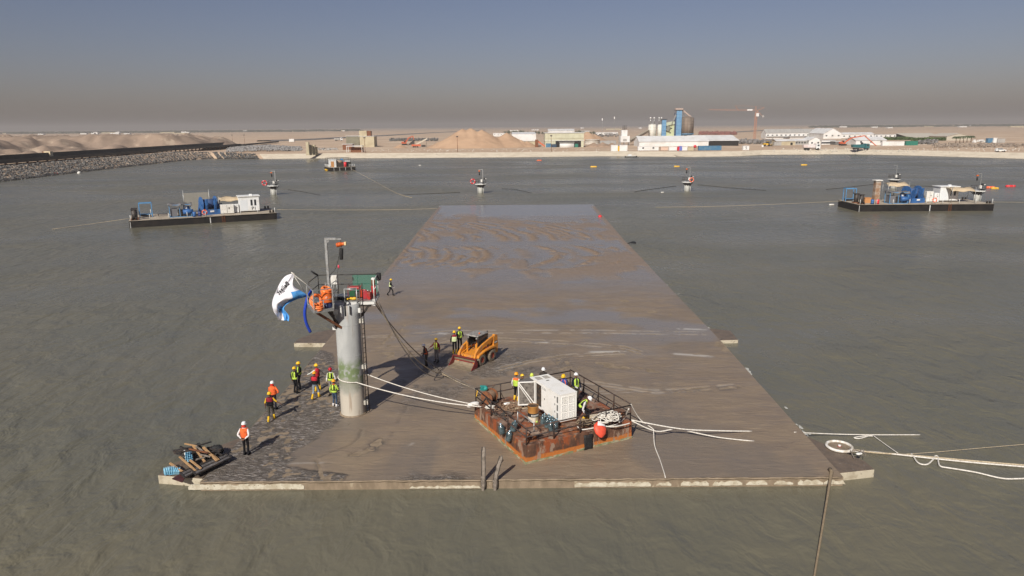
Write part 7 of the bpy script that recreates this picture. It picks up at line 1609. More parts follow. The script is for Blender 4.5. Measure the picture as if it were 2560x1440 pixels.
mb = MB().bx(0, 8.5, -0.012, 0, 0, 1.3); q = container(1437, 1445, 368.5, 360, GREENC, 'green container at the right end of the cream shed')
r = container(1858, 1872, 375.5, 365, WHT, 'white kiosk with black figure 5 on the far bank', name='kiosk', cat='kiosk')
cu = bpy.data.curves.new('t', 'FONT'); cu.body = '5'; cu.size = 2.2; cu.extrude = 0.01; ob = bpy.data.objects.new('t', cu); COL.objects.link(ob); dg = bpy.context.evaluated_depsgraph_get(); me = bpy.data.meshes.new_from_object(ob.evaluated_get(dg), depsgraph=dg); bpy.data.objects.remove(ob); me.materials.clear(); me.materials.append(WIN); me.name = 'painted_figure'; ob = bpy.data.objects.new('painted_figure', me); COL.objects.link(ob); ob.parent = r; ob.matrix_local = Matrix(((1, 0, 0, 1.1), (0, 0, -1, -0.09), (0, 1, 0, 0.55), (0, 0, 0, 1)))
container(494, 511, 361, 352.5, WHT, 'white container behind the black trough'); container(512, 519, 361, 354, WHT, 'small white container next to it behind the black trough'); container(520, 576, 360, 353, mat('container_brown', (0.10, 0.075, 0.06), 0.8), 'row of dark brown containers behind the black trough', depth=4); container(723, 735, 354.5, 347.5, WHT, 'white lorry box beside the left road')
bl_ = thing('signal_ball', 'red ball on a short mast among the containers', 'ball', far(1737, 376)); MB().ell((0, 0, 2.2), (0.9, 0.9, 0.9), 12, 8).build('ball', BUOYR, bl_); MB().cyl((0, 0, 0), (0, 0, 1.4), 0.12, n=6).build('ball_mast', DARKST, bl_)
# barrier of striped blocks at the ramp
for k in range(5):
    p = far(1612+5.2*k, 383-0.7*k, 1.2); b_ = thing('barrier_block', 'red and white barrier block in the row at the ramp', 'barrier', p, 0.1, 'striped barrier blocks'); MB().prism([(-0.4, 0), (0.4, 0), (0.2, 0.9), (-0.2, 0.9)], 0, 0.55, 'x').build('block_white', WHT, b_); MB().prism([(-0.4, 0), (0.4, 0), (0.2, 0.9), (-0.2, 0.9)], 0.56, 1.1, 'x').build('block_red', BUOYR, b_)
rp_ = MB(); ps = [G(1668, 378.5, 2.38), G(1745, 378, 2.38), G(1768, 391, -0.1), G(1695, 393, -0.1)]; rp_.add([p+Vector((0, 0, 0.12)) for p in ps]+[p+Vector((0, 0, -1.0)) for p in ps], [(0, 1, 2, 3), (4, 5, 6, 7), (0, 1, 5, 4), (1, 2, 6, 5), (2, 3, 7, 6), (3, 0, 4, 7)]); tag(rp_.build('boat_ramp', mat('ramp_concrete', (0.42, 0.37, 0.29), 0.85, c2=(0.33, 0.28, 0.21), scale=0.5)), 'pale concrete boat ramp running into the basin', kind='structure')
# ---- machines
TYB = mat('tyre_black', (0.025, 0.024, 0.022), 0.85)
wheel_me = MB().cyl((-0.2, 0, 0), (0.2, 0, 0), 0.55, n=16).data('wheel', TYB)
def excavator(loc, rz, label, m, boom, s=1.0, bucket=True):
    r = thing('excavator', label, 'excavator', loc, rz); r.scale = (s, s, s)
    for y in (-1.2, 1.2): MB().prism([(-2.1, 0.2), (-1.7, 0), (1.7, 0), (2.1, 0.2), (2.1, 0.7), (1.7, 0.95), (-1.7, 0.95), (-2.1, 0.7)], y-0.3, y+0.3, 'y').build('track', TYB, r)
    b = MB(); b.bx(-2.3, 1.3, -1.25, 1.25, 1.05, 1.9); b.prism([(-2.4, 1.3), (-0.6, 1.3), (-0.6, 2.6), (-2.2, 2.4)], -1.25, 1.25, 'y'); b.build('upper_body', m, r, 0.05); MB().prism([(-0.4, 1.9), (1.2, 1.9), (1.1, 2.7), (0.8, 3.1), (-0.4, 3.1)], 0.3, 1.25, 'y').build('cab', WIN, r); MB().bx(-0.45, 0.9, 0.28, 1.27, 3.1, 3.2).build('cab_roof', m, r)
    for k, (p, q) in enumerate(zip(boom[:-1], boom[1:])): MB().beam((p[0], -0.2, p[1]), (q[0], -0.2, q[1]), 0.75-0.15*k, 0.6, up=(0, 1, 0)).build(('boom', 'boom', 'dipper_arm', 'dipper_arm')[min(k, 3)], m, r)
    MB().cyl((boom[0][0]+0.4, -0.2, boom[0][1]-0.2), ((boom[0][0]+boom[1][0])/2+0.3, -0.2, (boom[0][1]+boom[1][1])/2-0.2), 0.13, n=6).build('boom_cylinder', GALV, r)
    x, z = boom[-1]; MB().prism([(x-0.5, z+0.2), (x+0.4, z+0.3), (x+0.6, z-0.5), (x, z-1.1), (x-0.8, z-0.9)], -0.75, 0.35, 'y').build('bucket', DARKST, r)
    return r
excavator(far(2128, 366)+Vector((0, 12, 0.3)), R(-2), 'orange long-reach excavator with bucket down between the trucks', ORMACH, [(0.9, 1.9), (5.2, 4.9), (13.5, 6.2), (22.5, -1.0)], 1.0)
excavator(G(407, 366, 4.0)+Vector((0, 3, 0.8)), R(14), 'red orange excavator digging beside the black trough on the left', ORMACH, [(0.8, 1.9), (3.6, 4.7), (6.6, 4.9), (6.3, 2.2)], 0.95); excavator(far(1010, 363)+Vector((0, 4, 0)), R(12), 'orange excavator feeding the screening plant', ORMACH, [(0.8, 1.9), (3.0, 5.2), (6.4, 6.4), (7.0, 3.4)], 1.1)
def truck(loc, rz, label, cabm, boxm):
    r = thing('dump_truck', label, 'truck', loc, rz); MB().bx(-4.6, 4.3, -1.0, 1.0, 0.75, 1.05).build('chassis', DARKST, r)
    b = MB(); b.prism([(-4.9, 1.3), (1.6, 1.1), (1.7, 2.9), (-5.2, 2.9)], -1.25, 1.25, 'y'); b.build('tipper_body', boxm, r, 0.03); b = MB(); b.prism([(2.0, 0.6), (4.4, 0.6), (4.5, 1.8), (4.2, 3.3), (2.0, 3.4)], -1.22, 1.22, 'y'); b.build('cab', cabm, r, 0.05)
    MB().bx(4.20, 4.43, -1.05, 1.05, 2.0, 2.9).build('windscreen', WIN, r); MB().bx(2.7, 3.8, -1.25, -1.225, 2.0, 2.9).build('side_window', WIN, r); MB().prism([(1.5, 3.0), (2.4, 3.4), (1.6, 3.5)], -1.2, 1.2, 'y').build('cab_guard', boxm, r)
    for x in (-3.4, -2.1, 3.2):
        for y in (-1.05, 1.05): mesh_child('wheel', wheel_me, r, (x, y, 0.55), (0, 0, PI/2))
    k = MB(); [k.bx(x-0.06, x+0.06, -1.30, -1.255, 1.3, 2.8) for x in (-4, -2.6, -1.2, 0.2)]; k.build('body_rib', boxm, r)
TEAL = mat('truck_teal', (0.03, 0.13, 0.14), 0.5); truck(far(2031, 374.5)+Vector((0, 1.2, 0)), 0.0, 'white dump truck with red-edged body parked on the far bank', CABW, mat('tipper_white', (0.70, 0.66, 0.64), 0.6, c2=(0.6, 0.42, 0.38), scale=0.6)); truck(far(2154, 374.5)+Vector((0, 1.2, 0)), R(3), 'dark teal dump truck under the excavator arm', TEAL, TEAL)
truck(far(846, 352)+Vector((0, 2, 0)), R(4), 'white truck on the road at the left', CABW, ROOFG)
wl = thing('wheel_loader', 'small yellow wheel loader in front of the canopy store', 'loader', far(1918, 365.5)); MB().bx(-2.6, 0.4, -0.9, 0.9, 0.8, 1.9).build('engine_body', YELP, wl, 0.08); MB().bx(-0.5, 0.9, -0.7, 0.7, 1.6, 3.1).build('cab', WIN, wl); MB().bx(-0.6, 1.0, -0.8, 0.8, 3.1, 3.25).build('cab_roof', YELP, wl); MB().beam((0.6, 0, 1.6), (2.9, 0, 0.6), 0.9, 0.3).build('lift_arm', YELP, wl); MB().prism([(2.7, 0.0), (3.8, 0.0), (3.0, 0.5), (2.9, 1.2), (2.6, 1.0)], -1.2, 1.2, 'y').build('bucket', DARKST, wl)
for x in (-1.8, 1.2):
    for y in (-0.9, 0.9): mesh_child('wheel', wheel_me, wl, (x, y, 0.65), (0, 0, PI/2), (1.1, 1.2, 1.2))
sv = thing('parked_car', 'white off-road car parked on the sand at the right', 'car', far(2504, 380, 2.4)+Vector((0, 1, 0)), R(-8)); b = MB(); b.prism([(-2.4, 0.45), (2.3, 0.45), (2.4, 0.9), (2.2, 1.1), (1.1, 1.2), (0.5, 1.8), (-1.7, 1.85), (-2.3, 1.2)], -0.92, 0.92, 'y'); b.build('body', CABW, sv, 0.08)
b = MB(); b.prism([(-1.9, 1.22), (0.95, 1.2), (0.42, 1.72), (-1.6, 1.75)], -0.935, 0.935, 'y'); b.build('side_window', WIN, sv); MB().box((0.82, 0, 1.48), (0.05, 1.5, 0.55), rot=(0, R(-42), 0)).build('windscreen', WIN, sv)
for x in (-1.45, 1.45):
    for y in (-0.85, 0.85): mesh_child('wheel', wheel_me, sv, (x, y, 0.38), (0, 0, PI/2), (0.6, 0.7, 0.7))
# screening plant with its belt
sp_ = thing('screening_plant', 'red mobile screening plant with raised pale conveyor', 'screening plant', far(1040, 369)+Vector((0, 3, 0)), R(6)); MB().bx(-3.5, 3.0, -1.2, 1.2, 0.9, 2.2).build('plant_chassis', ORMACH, sp_); MB().beam((-1.0, 0, 1.8), (7.8, 0, 6.2), 1.7, 0.9).build('conveyor', mat('belt_pale', (0.55, 0.50, 0.40), 0.8), sp_); MB().prism([(-6.5, 1.5), (-3.2, 4.4), (-1.5, 5.4), (-1.3, 2.6)], -1.3, 1.3, 'y').build('hopper', DARKST, sp_); MB().beam((7.2, 0, 0), (7.0, 0, 5.6), 0.2).build('conveyor_leg', DARKST, sp_); MB().bx(3.5, 6.5, -0.8, 0.8, 0.4, 1.8).build('engine_box', DARKST, sp_)
for x in (-2.2, -0.9, 0.6): 
    for y in (-1.1, 1.1): mesh_child('wheel', wheel_me, sp_, (x, y, 0.55), (0, 0, PI/2))
oc = thing('belt_conveyor', 'orange red loading conveyor beside the white clad shed', 'conveyor', far(1347, 368)); MB().beam((-2, 0, 5.0), (4.5, 0, 0.4), 1.0, 0.9).build('conveyor_boom', ORMACH, oc); MB().bx(-2.6, -0.4, -0.8, 0.8, 0, 5.2).build('conveyor_tower', RUST, oc)
# tower crane
def tower_crane():
    b = far(1886, 349); k = b.y/FPX; r = thing('tower_crane', 'orange tower crane with long jib pointing left on the desert', 'crane', b); hz = AY(1886, 279, b.y).z-ZG; jl = AY(1772, 279, b.y).x-b.x; CR = mat('crane_orange', (0.44, 0.21, 0.13), 0.7)
    m = MB(); s = 0.8
    for x in (-s, s):
        for y in (-s, s): m.beam((x, y, -1), (x, y, hz), 0.24)
    n = 16
    for i in range(n): z0, z1 = hz*i/n, hz*(i+1)/n; m.beam((-s, -s, z0), (s, -s, z1), 0.15); m.beam((-s, s, z1), (s, s, z0), 0.15)
    m.build('mast', CR, r); m = MB(); zj = AY(1886, 277, b.y).z-ZG; n = 26; jz = (AY(1772, 275, b.y).z-ZG)
    for i in range(n):
        a, c = i/n, (i+1)/n; P_ = lambda t, dz, dy=0: (jl*t, dy, zj+(jz-zj)*t+dz*(1-0.55*t))
        m.beam(P_(a, 0, -0.6), P_(c, 0, -0.6), 0.13); m.beam(P_(a, 0, 0.6), P_(c, 0, 0.6), 0.13); m.beam(P_(a, 1.4), P_(c, 1.4), 0.13); m.beam(P_(a, 0), P_((a+c)/2, 1.4), 0.07); m.beam(P_((a+c)/2, 1.4), P_(c, 0), 0.07)
    m.build('jib', CR, r); m = MB(); top = AY(1884, 266, b.y).z-ZG; m.beam((0, 0, zj), (-1, 0, top), 0.35); m.beam((0.5, 0, zj), (7.5, 0, zj+3.0), 0.3); m.beam((0.5, 0, zj), (6.5, 0, zj-5), 0.3); m.beam((-1, 0, top), (7.5, 0, zj+3), 0.12); m.beam((-1, 0, top), (AY(1840, 264, b.y).x-b.x, 0, AY(1840, 264, b.y).z-ZG), 0.12); m.beam((AY(1838, 264, b.y).x-b.x, 0, AY(1838, 264, b.y).z-ZG), (AY(1846, 276, b.y).x-b.x, 0, zj+0.5), 0.28); m.build('apex_frame', CR, r)
    MB().bx(-0.2, 2.4, -1.2, 1.2, hz-4.5, hz-1.5).build('operator_cab', WHT, r); MB().bx(5.8, 7.4, -1, 1, zj-6.0, zj-4.4).build('counterweight', ROOFG, r); MB().bx(-9.0, -4.0, -0.9, 0.9, zj+0.2, zj+1.5).build('jib_sign', WHT, r); MB().bx(-3, 3, -3, 3, -1, 0.6).build('crane_base', ROOFG, r)
tower_crane()
# lamp posts, masts, round sign
for a, b, t, lab in ((913, 382, 345, 'lamp post in front of the pale concrete block building'), (1144, 380, 342, 'lamp post in front of the big sand pile'), (1378, 379, 340, 'lamp post in front of the cream shed'), (582, 358, 338, 'left of two distant lamp posts behind the black trough'), (612, 359, 338, 'right of two distant lamp posts behind the black trough')):
    p = far(a, b); h = AY(a, t, p.y).z-ZG; r = thing('lamp_post', lab, 'lamp post', p); MB().cyl((0, 0, -0.5), (0, 0, h), 0.16, 0.09, n=8).build('post', RUST, r); MB().bx(-0.55, 0.55, -0.3, 0.3, h-0.2, h+0.45).build('lamp_head', DARKST, r)
for a, b, t, lab in ((1505, 336, 296, 'left slender antenna mast behind the plant'), (1535, 336, 292, 'right taller lattice antenna mast behind the plant')):
    p = far(a, b); h = AY(a, t, p.y).z-ZG; r = thing('antenna_mast', lab, 'mast', p); m = MB(); [m.beam((0.5*math.cos(q), 0.5*math.sin(q), 0), (0.15*math.cos(q), 0.15*math.sin(q), h), 0.22) for q in (0, 2.1, 4.2)]; m.build('mast_leg', GALV, r); MB().bx(-0.8, 0.8, -0.8, 0.8, h-3.5, h).build('antenna_head', WHT, r)
r = thing('round_sign', 'white disc sign on a post at the far bank', 'sign', far(1906, 374)); MB().cyl((0, 0.05, 2.0), (0, -0.05, 2.0), 0.62, n=18).build('sign_disc', WHT, r); MB().cyl((0, 0.1, 0), (0, 0.1, 2.0), 0.06, n=6).build('sign_post', GALV, r)
bn_ = thing('site_box', 'small rust and cream box standing on the black trough', 'box', G(117, 391, 5.6)); MB().bx(-1.1, 1.6, 0, 2, 0, 2.1).build('box_body', mat('box_cream', (0.66, 0.55, 0.36), 0.6), bn_); MB().bx(-1.6, -1.12, 0, 2, 0, 2.1).build('box_end', RUST, bn_)
# ---- sand piles, spoil, rocks
PILE = mat('pile_sand', (0.48, 0.325, 0.21), 0.95, c2=(0.42, 0.28, 0.18), scale=0.12, lo=0.4, hi=0.62, bump=0.10, bscale=0.6, spec=0.1)
def pile(name, label, cx, cy, rx, ry, peaks, m, nz=0.6, kind=None):
    N = 72; X, Y = np.meshgrid(np.linspace(-1, 1, N), np.linspace(-1, 1, N)); Z = np.zeros_like(X)
    for (u, v, hh, s) in peaks: Z = np.maximum(Z, hh-np.hypot((X-u)*rx, (Y-v)*ry)*s)
    Z = Z+(fbm(X*5, Y*5, 4)*1.6+fbm(X*14, Y*14, 2)*0.5)*nz*np.clip(Z/3, 0, 1); Z = np.where(np.hypot(X, Y) > 0.98, -0.9, Z-0.25)
    i = (np.arange(N-1)[:, None]*N+np.arange(N-1)[None, :]).ravel(); me = bpy.data.meshes.new(name); me.from_pydata(np.stack([X*rx, Y*ry, Z], -1).reshape(-1, 3).tolist(), [], np.stack([i, i+1, i+N+1, i+N], 1).tolist()); me.polygons.foreach_set('use_smooth', np.ones(len(me.polygons), dtype=bool)); me.materials.append(m); me.update()
    o = bpy.data.objects.new(name, me); COL.objects.link(o); o.location = (cx, cy, ZG); return tag(o, label, 'sand pile', kind=kind)
c = far(1175, 372); pile('sand_pile', 'large brown sand pile with several peaks in the middle of the far bank', c.x+2, c.y+32, 40, 30, [(-0.22, -0.05, 13.2, 0.56), (-0.08, 0.0, 13.6, 0.56), (0.12, -0.02, 12.6, 0.56), (0.55, 0.1, 10.2, 0.55), (-0.5, -0.1, 6.5, 0.42)], PILE)
c = far(1305, 368); pile('sand_pile', 'small smooth sand pile in front of the white clad shed', c.x, c.y+4, 14, 9, [(-0.05, 0, 5.2, 0.52), (0.25, 0, 4.4, 0.5)], PILE, 0.3); c = far(1480, 352); pile('sand_pile', 'reddish sand pile behind the round white tank', c.x, c.y+14, 20, 14, [(-0.15, 0, 8.8, 0.55), (0.2, 0, 6.5, 0.5)], PILE, 0.4)
c = far(1508, 367); pile('sand_pile', 'long low earth berm in front of the mixing plant', c.x, c.y+3, 16, 6, [(-0.4, 0, 3.0, 0.42), (0, 0, 3.2, 0.42), (0.4, 0, 2.8, 0.42)], mat('berm_earth', (0.34, 0.24, 0.17), 0.95, c2=(0.27, 0.19, 0.13), scale=0.3), 0.4); c = far(1000, 370); pile('sand_pile', 'low tailings heap at the screening plant', c.x, c.y+2, 12, 6, [(0, 0, 2.6, 0.42)], PILE, 0.4)
def spoil():                                             # field of spoil mounds on the left
    N = 170; xs = np.linspace(-400, -118, N); ys = np.linspace(318, 640, N); X, Y = np.meshgrid(xs, ys); d = np.abs(fbm(X/62+4, Y/75+2, 5))*2; Z = (1-d)**2.6*15+fbm(X/14, Y/14, 4)*3.4-5.0
    edge = sstep(0, 30, X+400)*sstep(0, 34, -118-X)*sstep(0, 26, Y-318)*sstep(0, 80, 640-Y)*sstep(0, 36, -204-X); Z = np.where(Z > 0, Z+1.2, 0)*edge; Z = np.where(edge < 0.004, -7.0, Z)
    i = (np.arange(N-1)[:, None]*N+np.arange(N-1)[None, :]).ravel(); me = bpy.data.meshes.new('spoil_mounds'); me.from_pydata(np.stack([X, Y, Z+1.9], -1).reshape(-1, 3).tolist(), [], np.stack([i, i+1, i+N+1, i+N], 1).tolist()); me.polygons.foreach_set('use_smooth', np.ones(len(me.polygons), dtype=bool))
    me.materials.append(mat('spoil_earth', (0.32, 0.24, 0.18), 0.95, c2=(0.25, 0.19, 0.145), scale=0.05, lo=0.42, hi=0.6, c3=(0.42, 0.33, 0.245), s3=0.09, lo3=0.55, hi3=0.65, bump=0.2, bscale=0.5, spec=0.1)); me.update(); o = bpy.data.objects.new('spoil_mounds', me); COL.objects.link(o); tag(o, 'field of tan spoil mounds behind the black trough', kind='structure')
spoil()
_ico = None
def rocks(name, label, pts, smin, smax, m):
    import bmesh
    global _ico
    if _ico is None:
        bm = bmesh.new(); bmesh.ops.create_icosphere(bm, subdivisions=1, radius=1.0); _ico = (np.array([v.co[:] for v in bm.verts]), np.array([[v.index for v in f.verts] for f in bm.faces])); bm.free()
    V, F = _ico; n = len(pts); rg = np.random.RandomState(len(pts)); sc = rg.uniform(smin, smax, (n, 1, 1))*rg.uniform(0.6, 1.25, (n, 1, 3)); jit = 1+rg.uniform(-0.28, 0.28, (n, len(V), 1)); a = rg.uniform(0, 6.28, n); W = V[None]*jit*sc
    c, s = np.cos(a)[:, None], np.sin(a)[:, None]; X = W[:, :, 0]*c-W[:, :, 1]*s; Y = W[:, :, 0]*s+W[:, :, 1]*c; A = np.stack([X, Y, W[:, :, 2]*0.8], -1)+np.array(pts)[:, None, :]
    me = bpy.data.meshes.new(name); me.from_pydata(A.reshape(-1, 3).tolist(), [], (F[None]+(np.arange(n)*len(V))[:, None, None]).reshape(-1, 3).tolist()); me.materials.append(m); me.update(); o = bpy.data.objects.new(name, me); COL.objects.link(o); return tag(o, label, kind='stuff')
ROCK = mat('grey_rock', (0.17, 0.165, 0.155), 0.9, c2=(0.055, 0.054, 0.052), scale=0.9, lo=0.38, hi=0.62, c3=(0.34, 0.32, 0.29), s3=1.4, lo3=0.58, hi3=0.66, spec=0.2, detail=3)
pts = []
for i, a in enumerate(ANG):
    f = left_side(a); x, y = CX+math.cos(a)*SR[i], CY+math.sin(a)*SR[i]
    if f <= 0.02 or y < 200: continue
    nx = SR[(i+1) % NA]; seg = math.hypot(CX+math.cos(ANG[(i+1) % NA])*nx-x, CY+math.sin(ANG[(i+1) % NA])*nx-y); run = 8+4*f; top = 2.3+1.7*f
    for k in range(int(seg*run*3.6)):
        u = random.uniform(-0.06, 1.06); a2_ = a+random.random()*(2*PI/NA); r_ = SR[i]+run*u; pts.append((CX+math.cos(a2_)*r_, CY+math.sin(a2_)*r_, max(-0.1, top*min(u, 1.0))+random.uniform(-0.05, 0.25)))
rocks('rock_bank', 'slope of grey broken rocks along the left bank', [p for p in pts if p[2] > 0.42], 0.14, 0.52, ROCK); rocks('wet_rocks', 'dark wet rocks along the waterline of the left bank', [p for p in pts if p[2] <= 0.42], 0.25, 0.7, mat('wet_rock', (0.035, 0.034, 0.032), 0.5, c2=(0.07, 0.066, 0.06), scale=0.9))
pts = []
for k in range(2600):
    u, v = random.random(), random.random(); p = G(572+178*u, 381-3*u-(15-3*u)*v*0.9, 2.3); pts.append((p.x+random.uniform(-2, 2), p.y, 2.3+2.4*math.sin(PI*min(1, v*0.9+0.1))*math.sin(PI*min(1, u*0.95+0.03))+random.uniform(0, 0.3)))
rocks('gravel_heap', 'low heap of grey broken stone beyond the rock bank', pts, 0.35, 0.8, mat('stone_grey', (0.30, 0.29, 0.275), 0.9, c2=(0.15, 0.145, 0.14), scale=0.9, c3=(0.42, 0.41, 0.39), s3=1.3, lo3=0.58, hi3=0.66, detail=3))
pts = [(*(far(random.uniform(975, 1095), random.uniform(348, 353)).xy), ZG+random.uniform(0, 1.4)) for k in range(420)]; rocks('gravel_heap', 'pale rubble heap behind the orange excavator', pts, 0.6, 1.4, ROCK)
pts = [(*(far(random.uniform(795, 845), random.uniform(371, 376)).xy), ZG+random.uniform(0, 0.5)) for k in range(160)]; rocks('rubble', 'scattered white and grey rubble beside the concrete pillars', pts, 0.2, 0.6, mat('rubble_pale', (0.5, 0.48, 0.44), 0.9, c2=(0.1, 0.1, 0.1), scale=0.7))
pts = [(*(far(random.uniform(2330, 2620), random.uniform(361, 369)).xy), ZG+random.uniform(0, 0.9)) for k in range(500)]; rocks('rubble', 'bands of brown rubble on the right part of the far bank', pts, 0.3, 1.0, mat('rubble_brown', (0.33, 0.27, 0.21), 0.95, c2=(0.15, 0.12, 0.1), scale=0.6))
pts = [(*(far(random.uniform(1930, 2620), random.uniform(371, 379)).xy), ZG+0.1) for k in range(170)]+[(*(far(random.uniform(930, 1500), random.uniform(373.5, 379)).xy), ZG+0.1) for k in range(130)]; rocks('boulder_line', 'small pale marker stones dotted along the bank road', pts, 0.22, 0.42, mat('stone_white', (0.60, 0.57, 0.50), 0.9))
pts = [(*(far(random.uniform(1748, 1840), random.uniform(331, 337)).xy), ZG+random.uniform(0, 1.2)) for k in range(420)]; rocks('scrap_field', 'reddish heap of steel scrap on the desert behind the silos', pts, 1.0, 3.0, mat('scrap_red', (0.26, 0.09, 0.07), 0.9, c2=(0.12, 0.07, 0.06), scale=0.2))
pts = [(*(far(random.uniform(1840, 1945), random.uniform(352, 360)).xy), ZG+random.uniform(0, 1.6)) for k in range(300)]+[(*(far(random.uniform(2295, 2345), random.uniform(356, 362)).xy), ZG+random.uniform(0, 2.0)) for k in range(170)]+[(*(far(random.uniform(1485, 1545), random.uniform(337, 343)).xy), ZG+random.uniform(0, 3)) for k in range(160)]; rocks('stored_material', 'dark jumble of stored pipes and material in the yards', pts, 0.4, 1.5, mat('yard_dark', (0.10, 0.095, 0.09), 0.9, c2=(0.30, 0.28, 0.26), scale=0.3))
# black trough on posts along the left bank
def trough(p0, p1, wd, label, hgt=1.25, posts=True, back=2.6):
    d = (p1-p0); L = d.length; rz = math.atan2(d.y, d.x); r = thing('steel_trough', label, 'trough', p0, rz); BLK = mat('trough_black', (0.030, 0.029, 0.025), 0.7, c2=(0.055, 0.052, 0.043), scale=0.15)
    dz = p1.z-p0.z
    def slab_(x0, x1, y0, y1, z0, z1, nm): MB().add([(x0, y0, z0), (x1, y0, z0+dz), (x1, y1, z0+dz), (x0, y1, z0), (x0, y0, z1), (x1, y0, z1+dz), (x1, y1, z1+dz), (x0, y1, z1)], [(0, 1, 2, 3), (4, 5, 6, 7), (0, 1, 5, 4), (1, 2, 6, 5), (2, 3, 7, 6), (3, 0, 4, 7)]).build(nm, BLK, r)
    slab_(0, L, -0.25, 0.25, 0.85, 0.85+hgt, 'near_wall'); slab_(0, L, 0.26, wd, 0.85, 1.1, 'trough_floor'); slab_(0, L, wd+0.01, wd+0.3, 0.5, 0.9+back, 'far_wall')
    if posts:
        pm_ = MB().bx(-0.28, 0.28, -0.3, 0.3, -0.6, 0.84).data('trough_post', RUST); n = int(L/7)
        for k in range(n): mesh_child('trough_post', pm_, r, (3+7*k, 0, dz*(3+7*k)/L))
t0 = G(-60, 421, 3.95); t1 = G(602, 366, 2.9); trough(t0, t1, 8.5, 'long black trough raised on rusty posts along the left bank'); trough(G(606, 367.5, 2.6), G(697, 358, 2.4), 4.0, 'short black trough continuing beyond the long one', 1.3, False, 1.0)
# roads
ROAD = mat('far_road', (0.16, 0.15, 0.14), 0.9, c2=(0.20, 0.185, 0.17), scale=0.05)
def road(pp, wd, name, label):
    pts = smooth_path([far(a, b) for a, b in pp], 10); vs = []; N = len(pts)
    for i, p in enumerate(pts):
        d = (pts[min(i+1, N-1)]-pts[max(i-1, 0)]).normalized(); n = Vector((-d.y, d.x, 0)); zz = 1.05
        vs += [p+n*wd+Vector((0, 0, zz)), p-n*wd+Vector((0, 0, zz)), p+n*(wd+3)+Vector((0, 0, -1.6)), p-n*(wd+3)+Vector((0, 0, -1.6))]
    fs = []
    for i in range(N-1): a, b = 4*i, 4*i+4; fs += [(a, a+1, b+1, b), (a+2, a, b, b+2), (a+1, a+3, b+3, b+1)]
    tag(MB().add(vs, fs).build(name, ROAD), label, kind='structure')
road([(660, 353), (780, 349), (860, 344.5), (935, 341), (1060, 333.5), (1150, 329), (1210, 325.5)], 9, 'road', 'raised asphalt road crossing the desert towards the horizon'); road([(1760, 336), (1900, 327), (2000, 322)], 8, 'road', 'dark desert track behind the silos')
# ---- greenery
LEAF = mat('leaf_green', (0.055, 0.085, 0.028), 0.7, c2=(0.035, 0.055, 0.02), scale=0.6); TRUNK = mat('trunk_brown', (0.13, 0.09, 0.06), 0.9)
def crown_mesh(n, rx, ry, rz_, leaf):
    mb = MB()
    for k in range(n):
        v = Vector((random.gauss(0, .5), random.gauss(0, .5), random.gauss(0, .5))); v = v if v.length < 1.1 else v.normalized()*random.uniform(.6, 1.05); c = Vector((v.x*rx, v.y*ry, v.z*rz_)); a, b = Vector((random.gauss(0, 1), random.gauss(0, 1), random.gauss(0, .6))).normalized(), Vector((random.gauss(0, 1), random.gauss(0, 1), random.gauss(0, 1))).normalized(); s = leaf*random.uniform(.6, 1.3); mb.add([c-a*s-b*s*.5, c+a*s-b*s*.5, c+a*s+b*s*.5, c-a*s+b*s*.5], [(0, 1, 2, 3)])
    return mb.data('crown', LEAF)
CR1 = crown_mesh(240, 3.2, 3.0, 2.4, 0.42); TRM = MB().tube([(0, 0, -0.8), (0.1, 0, 1.2), (0, 0.1, 2.6)], [0.28, 0.22, 0.14], 7).data('trunk', TRUNK)
def trees(spec, group, label):
    for a, b, s in spec:
        p = far(a, b); r = thing('tree', label, 'tree', p, a, group); mesh_child('trunk', TRM, r, scale=(s, s, s)); mesh_child('crown', CR1, r, (0, 0, 4.0*s), (0, 0, b), (s, s, s*random.uniform(.85, 1.1)))
trees([(1262+9.5*k+random.uniform(-2, 2), 337.5+random.uniform(-.6, .6), random.uniform(.8, 1.25)) for k in range(12)], 'row of trees behind the white clad shed', 'small dark green tree in the row behind the white clad shed')
trees([(1441, 338, 1.0), (1449, 337.5, 1.15), (1457, 337.5, 1.0), (1476, 338, .8), (1484, 337, .9)], 'trees right of the white hall', 'small dark green tree right of the long white hall')
hd = MB(); rg = random
for k in range(3600):
    a = rg.uniform(2207, 2362); p = far(a, 352 if a > 2280 else 350); s = rg.uniform(.35, .8); c = Vector((p.x, p.y+rg.uniform(-1.6, 1.6), ZG+rg.uniform(0, 2.2))); u, v = Vector((rg.gauss(0, 1), rg.gauss(0, 1), rg.gauss(0, 1))).normalized(), Vector((rg.gauss(0, 1), rg.gauss(0, 1), rg.gauss(0, 1))).normalized(); hd.add([c-u*s-v*s, c+u*s-v*s, c+u*s+v*s, c-u*s+v*s], [(0, 1, 2, 3)])
tag(hd.build('hedge', mat('hedge_green', (0.10, 0.15, 0.045), 0.75, c2=(0.06, 0.10, 0.03), scale=0.5), recalc=False), 'long clipped green hedge in front of the portable cabins', 'hedge')
fm = MB()
for k in range(14):
    t = 2*PI*k/14; d = Vector((math.cos(t), math.sin(t), 0)); pr = None
    for j in range(5):
        q = d*(0.75*j)+Vector((0, 0, 0.9*math.sin(j*0.75)-0.12*j*j*0.6)); sd_ = Vector((-d.y, d.x, 0))*(0.5*(1-j/5.2)+0.05)
        if pr: fm.add([pr[0]-pr[1], pr[0]+pr[1], q+sd_, q-sd_], [(0, 1, 2, 3)])
        pr = (q, sd_)
FRM = fm.data('crown', LEAF); PTR = MB().tube([(0, 0, -0.6), (0.05, 0, 2), (0, 0, 4.2)], [0.32, 0.25, 0.22], 8).data('trunk', TRUNK)
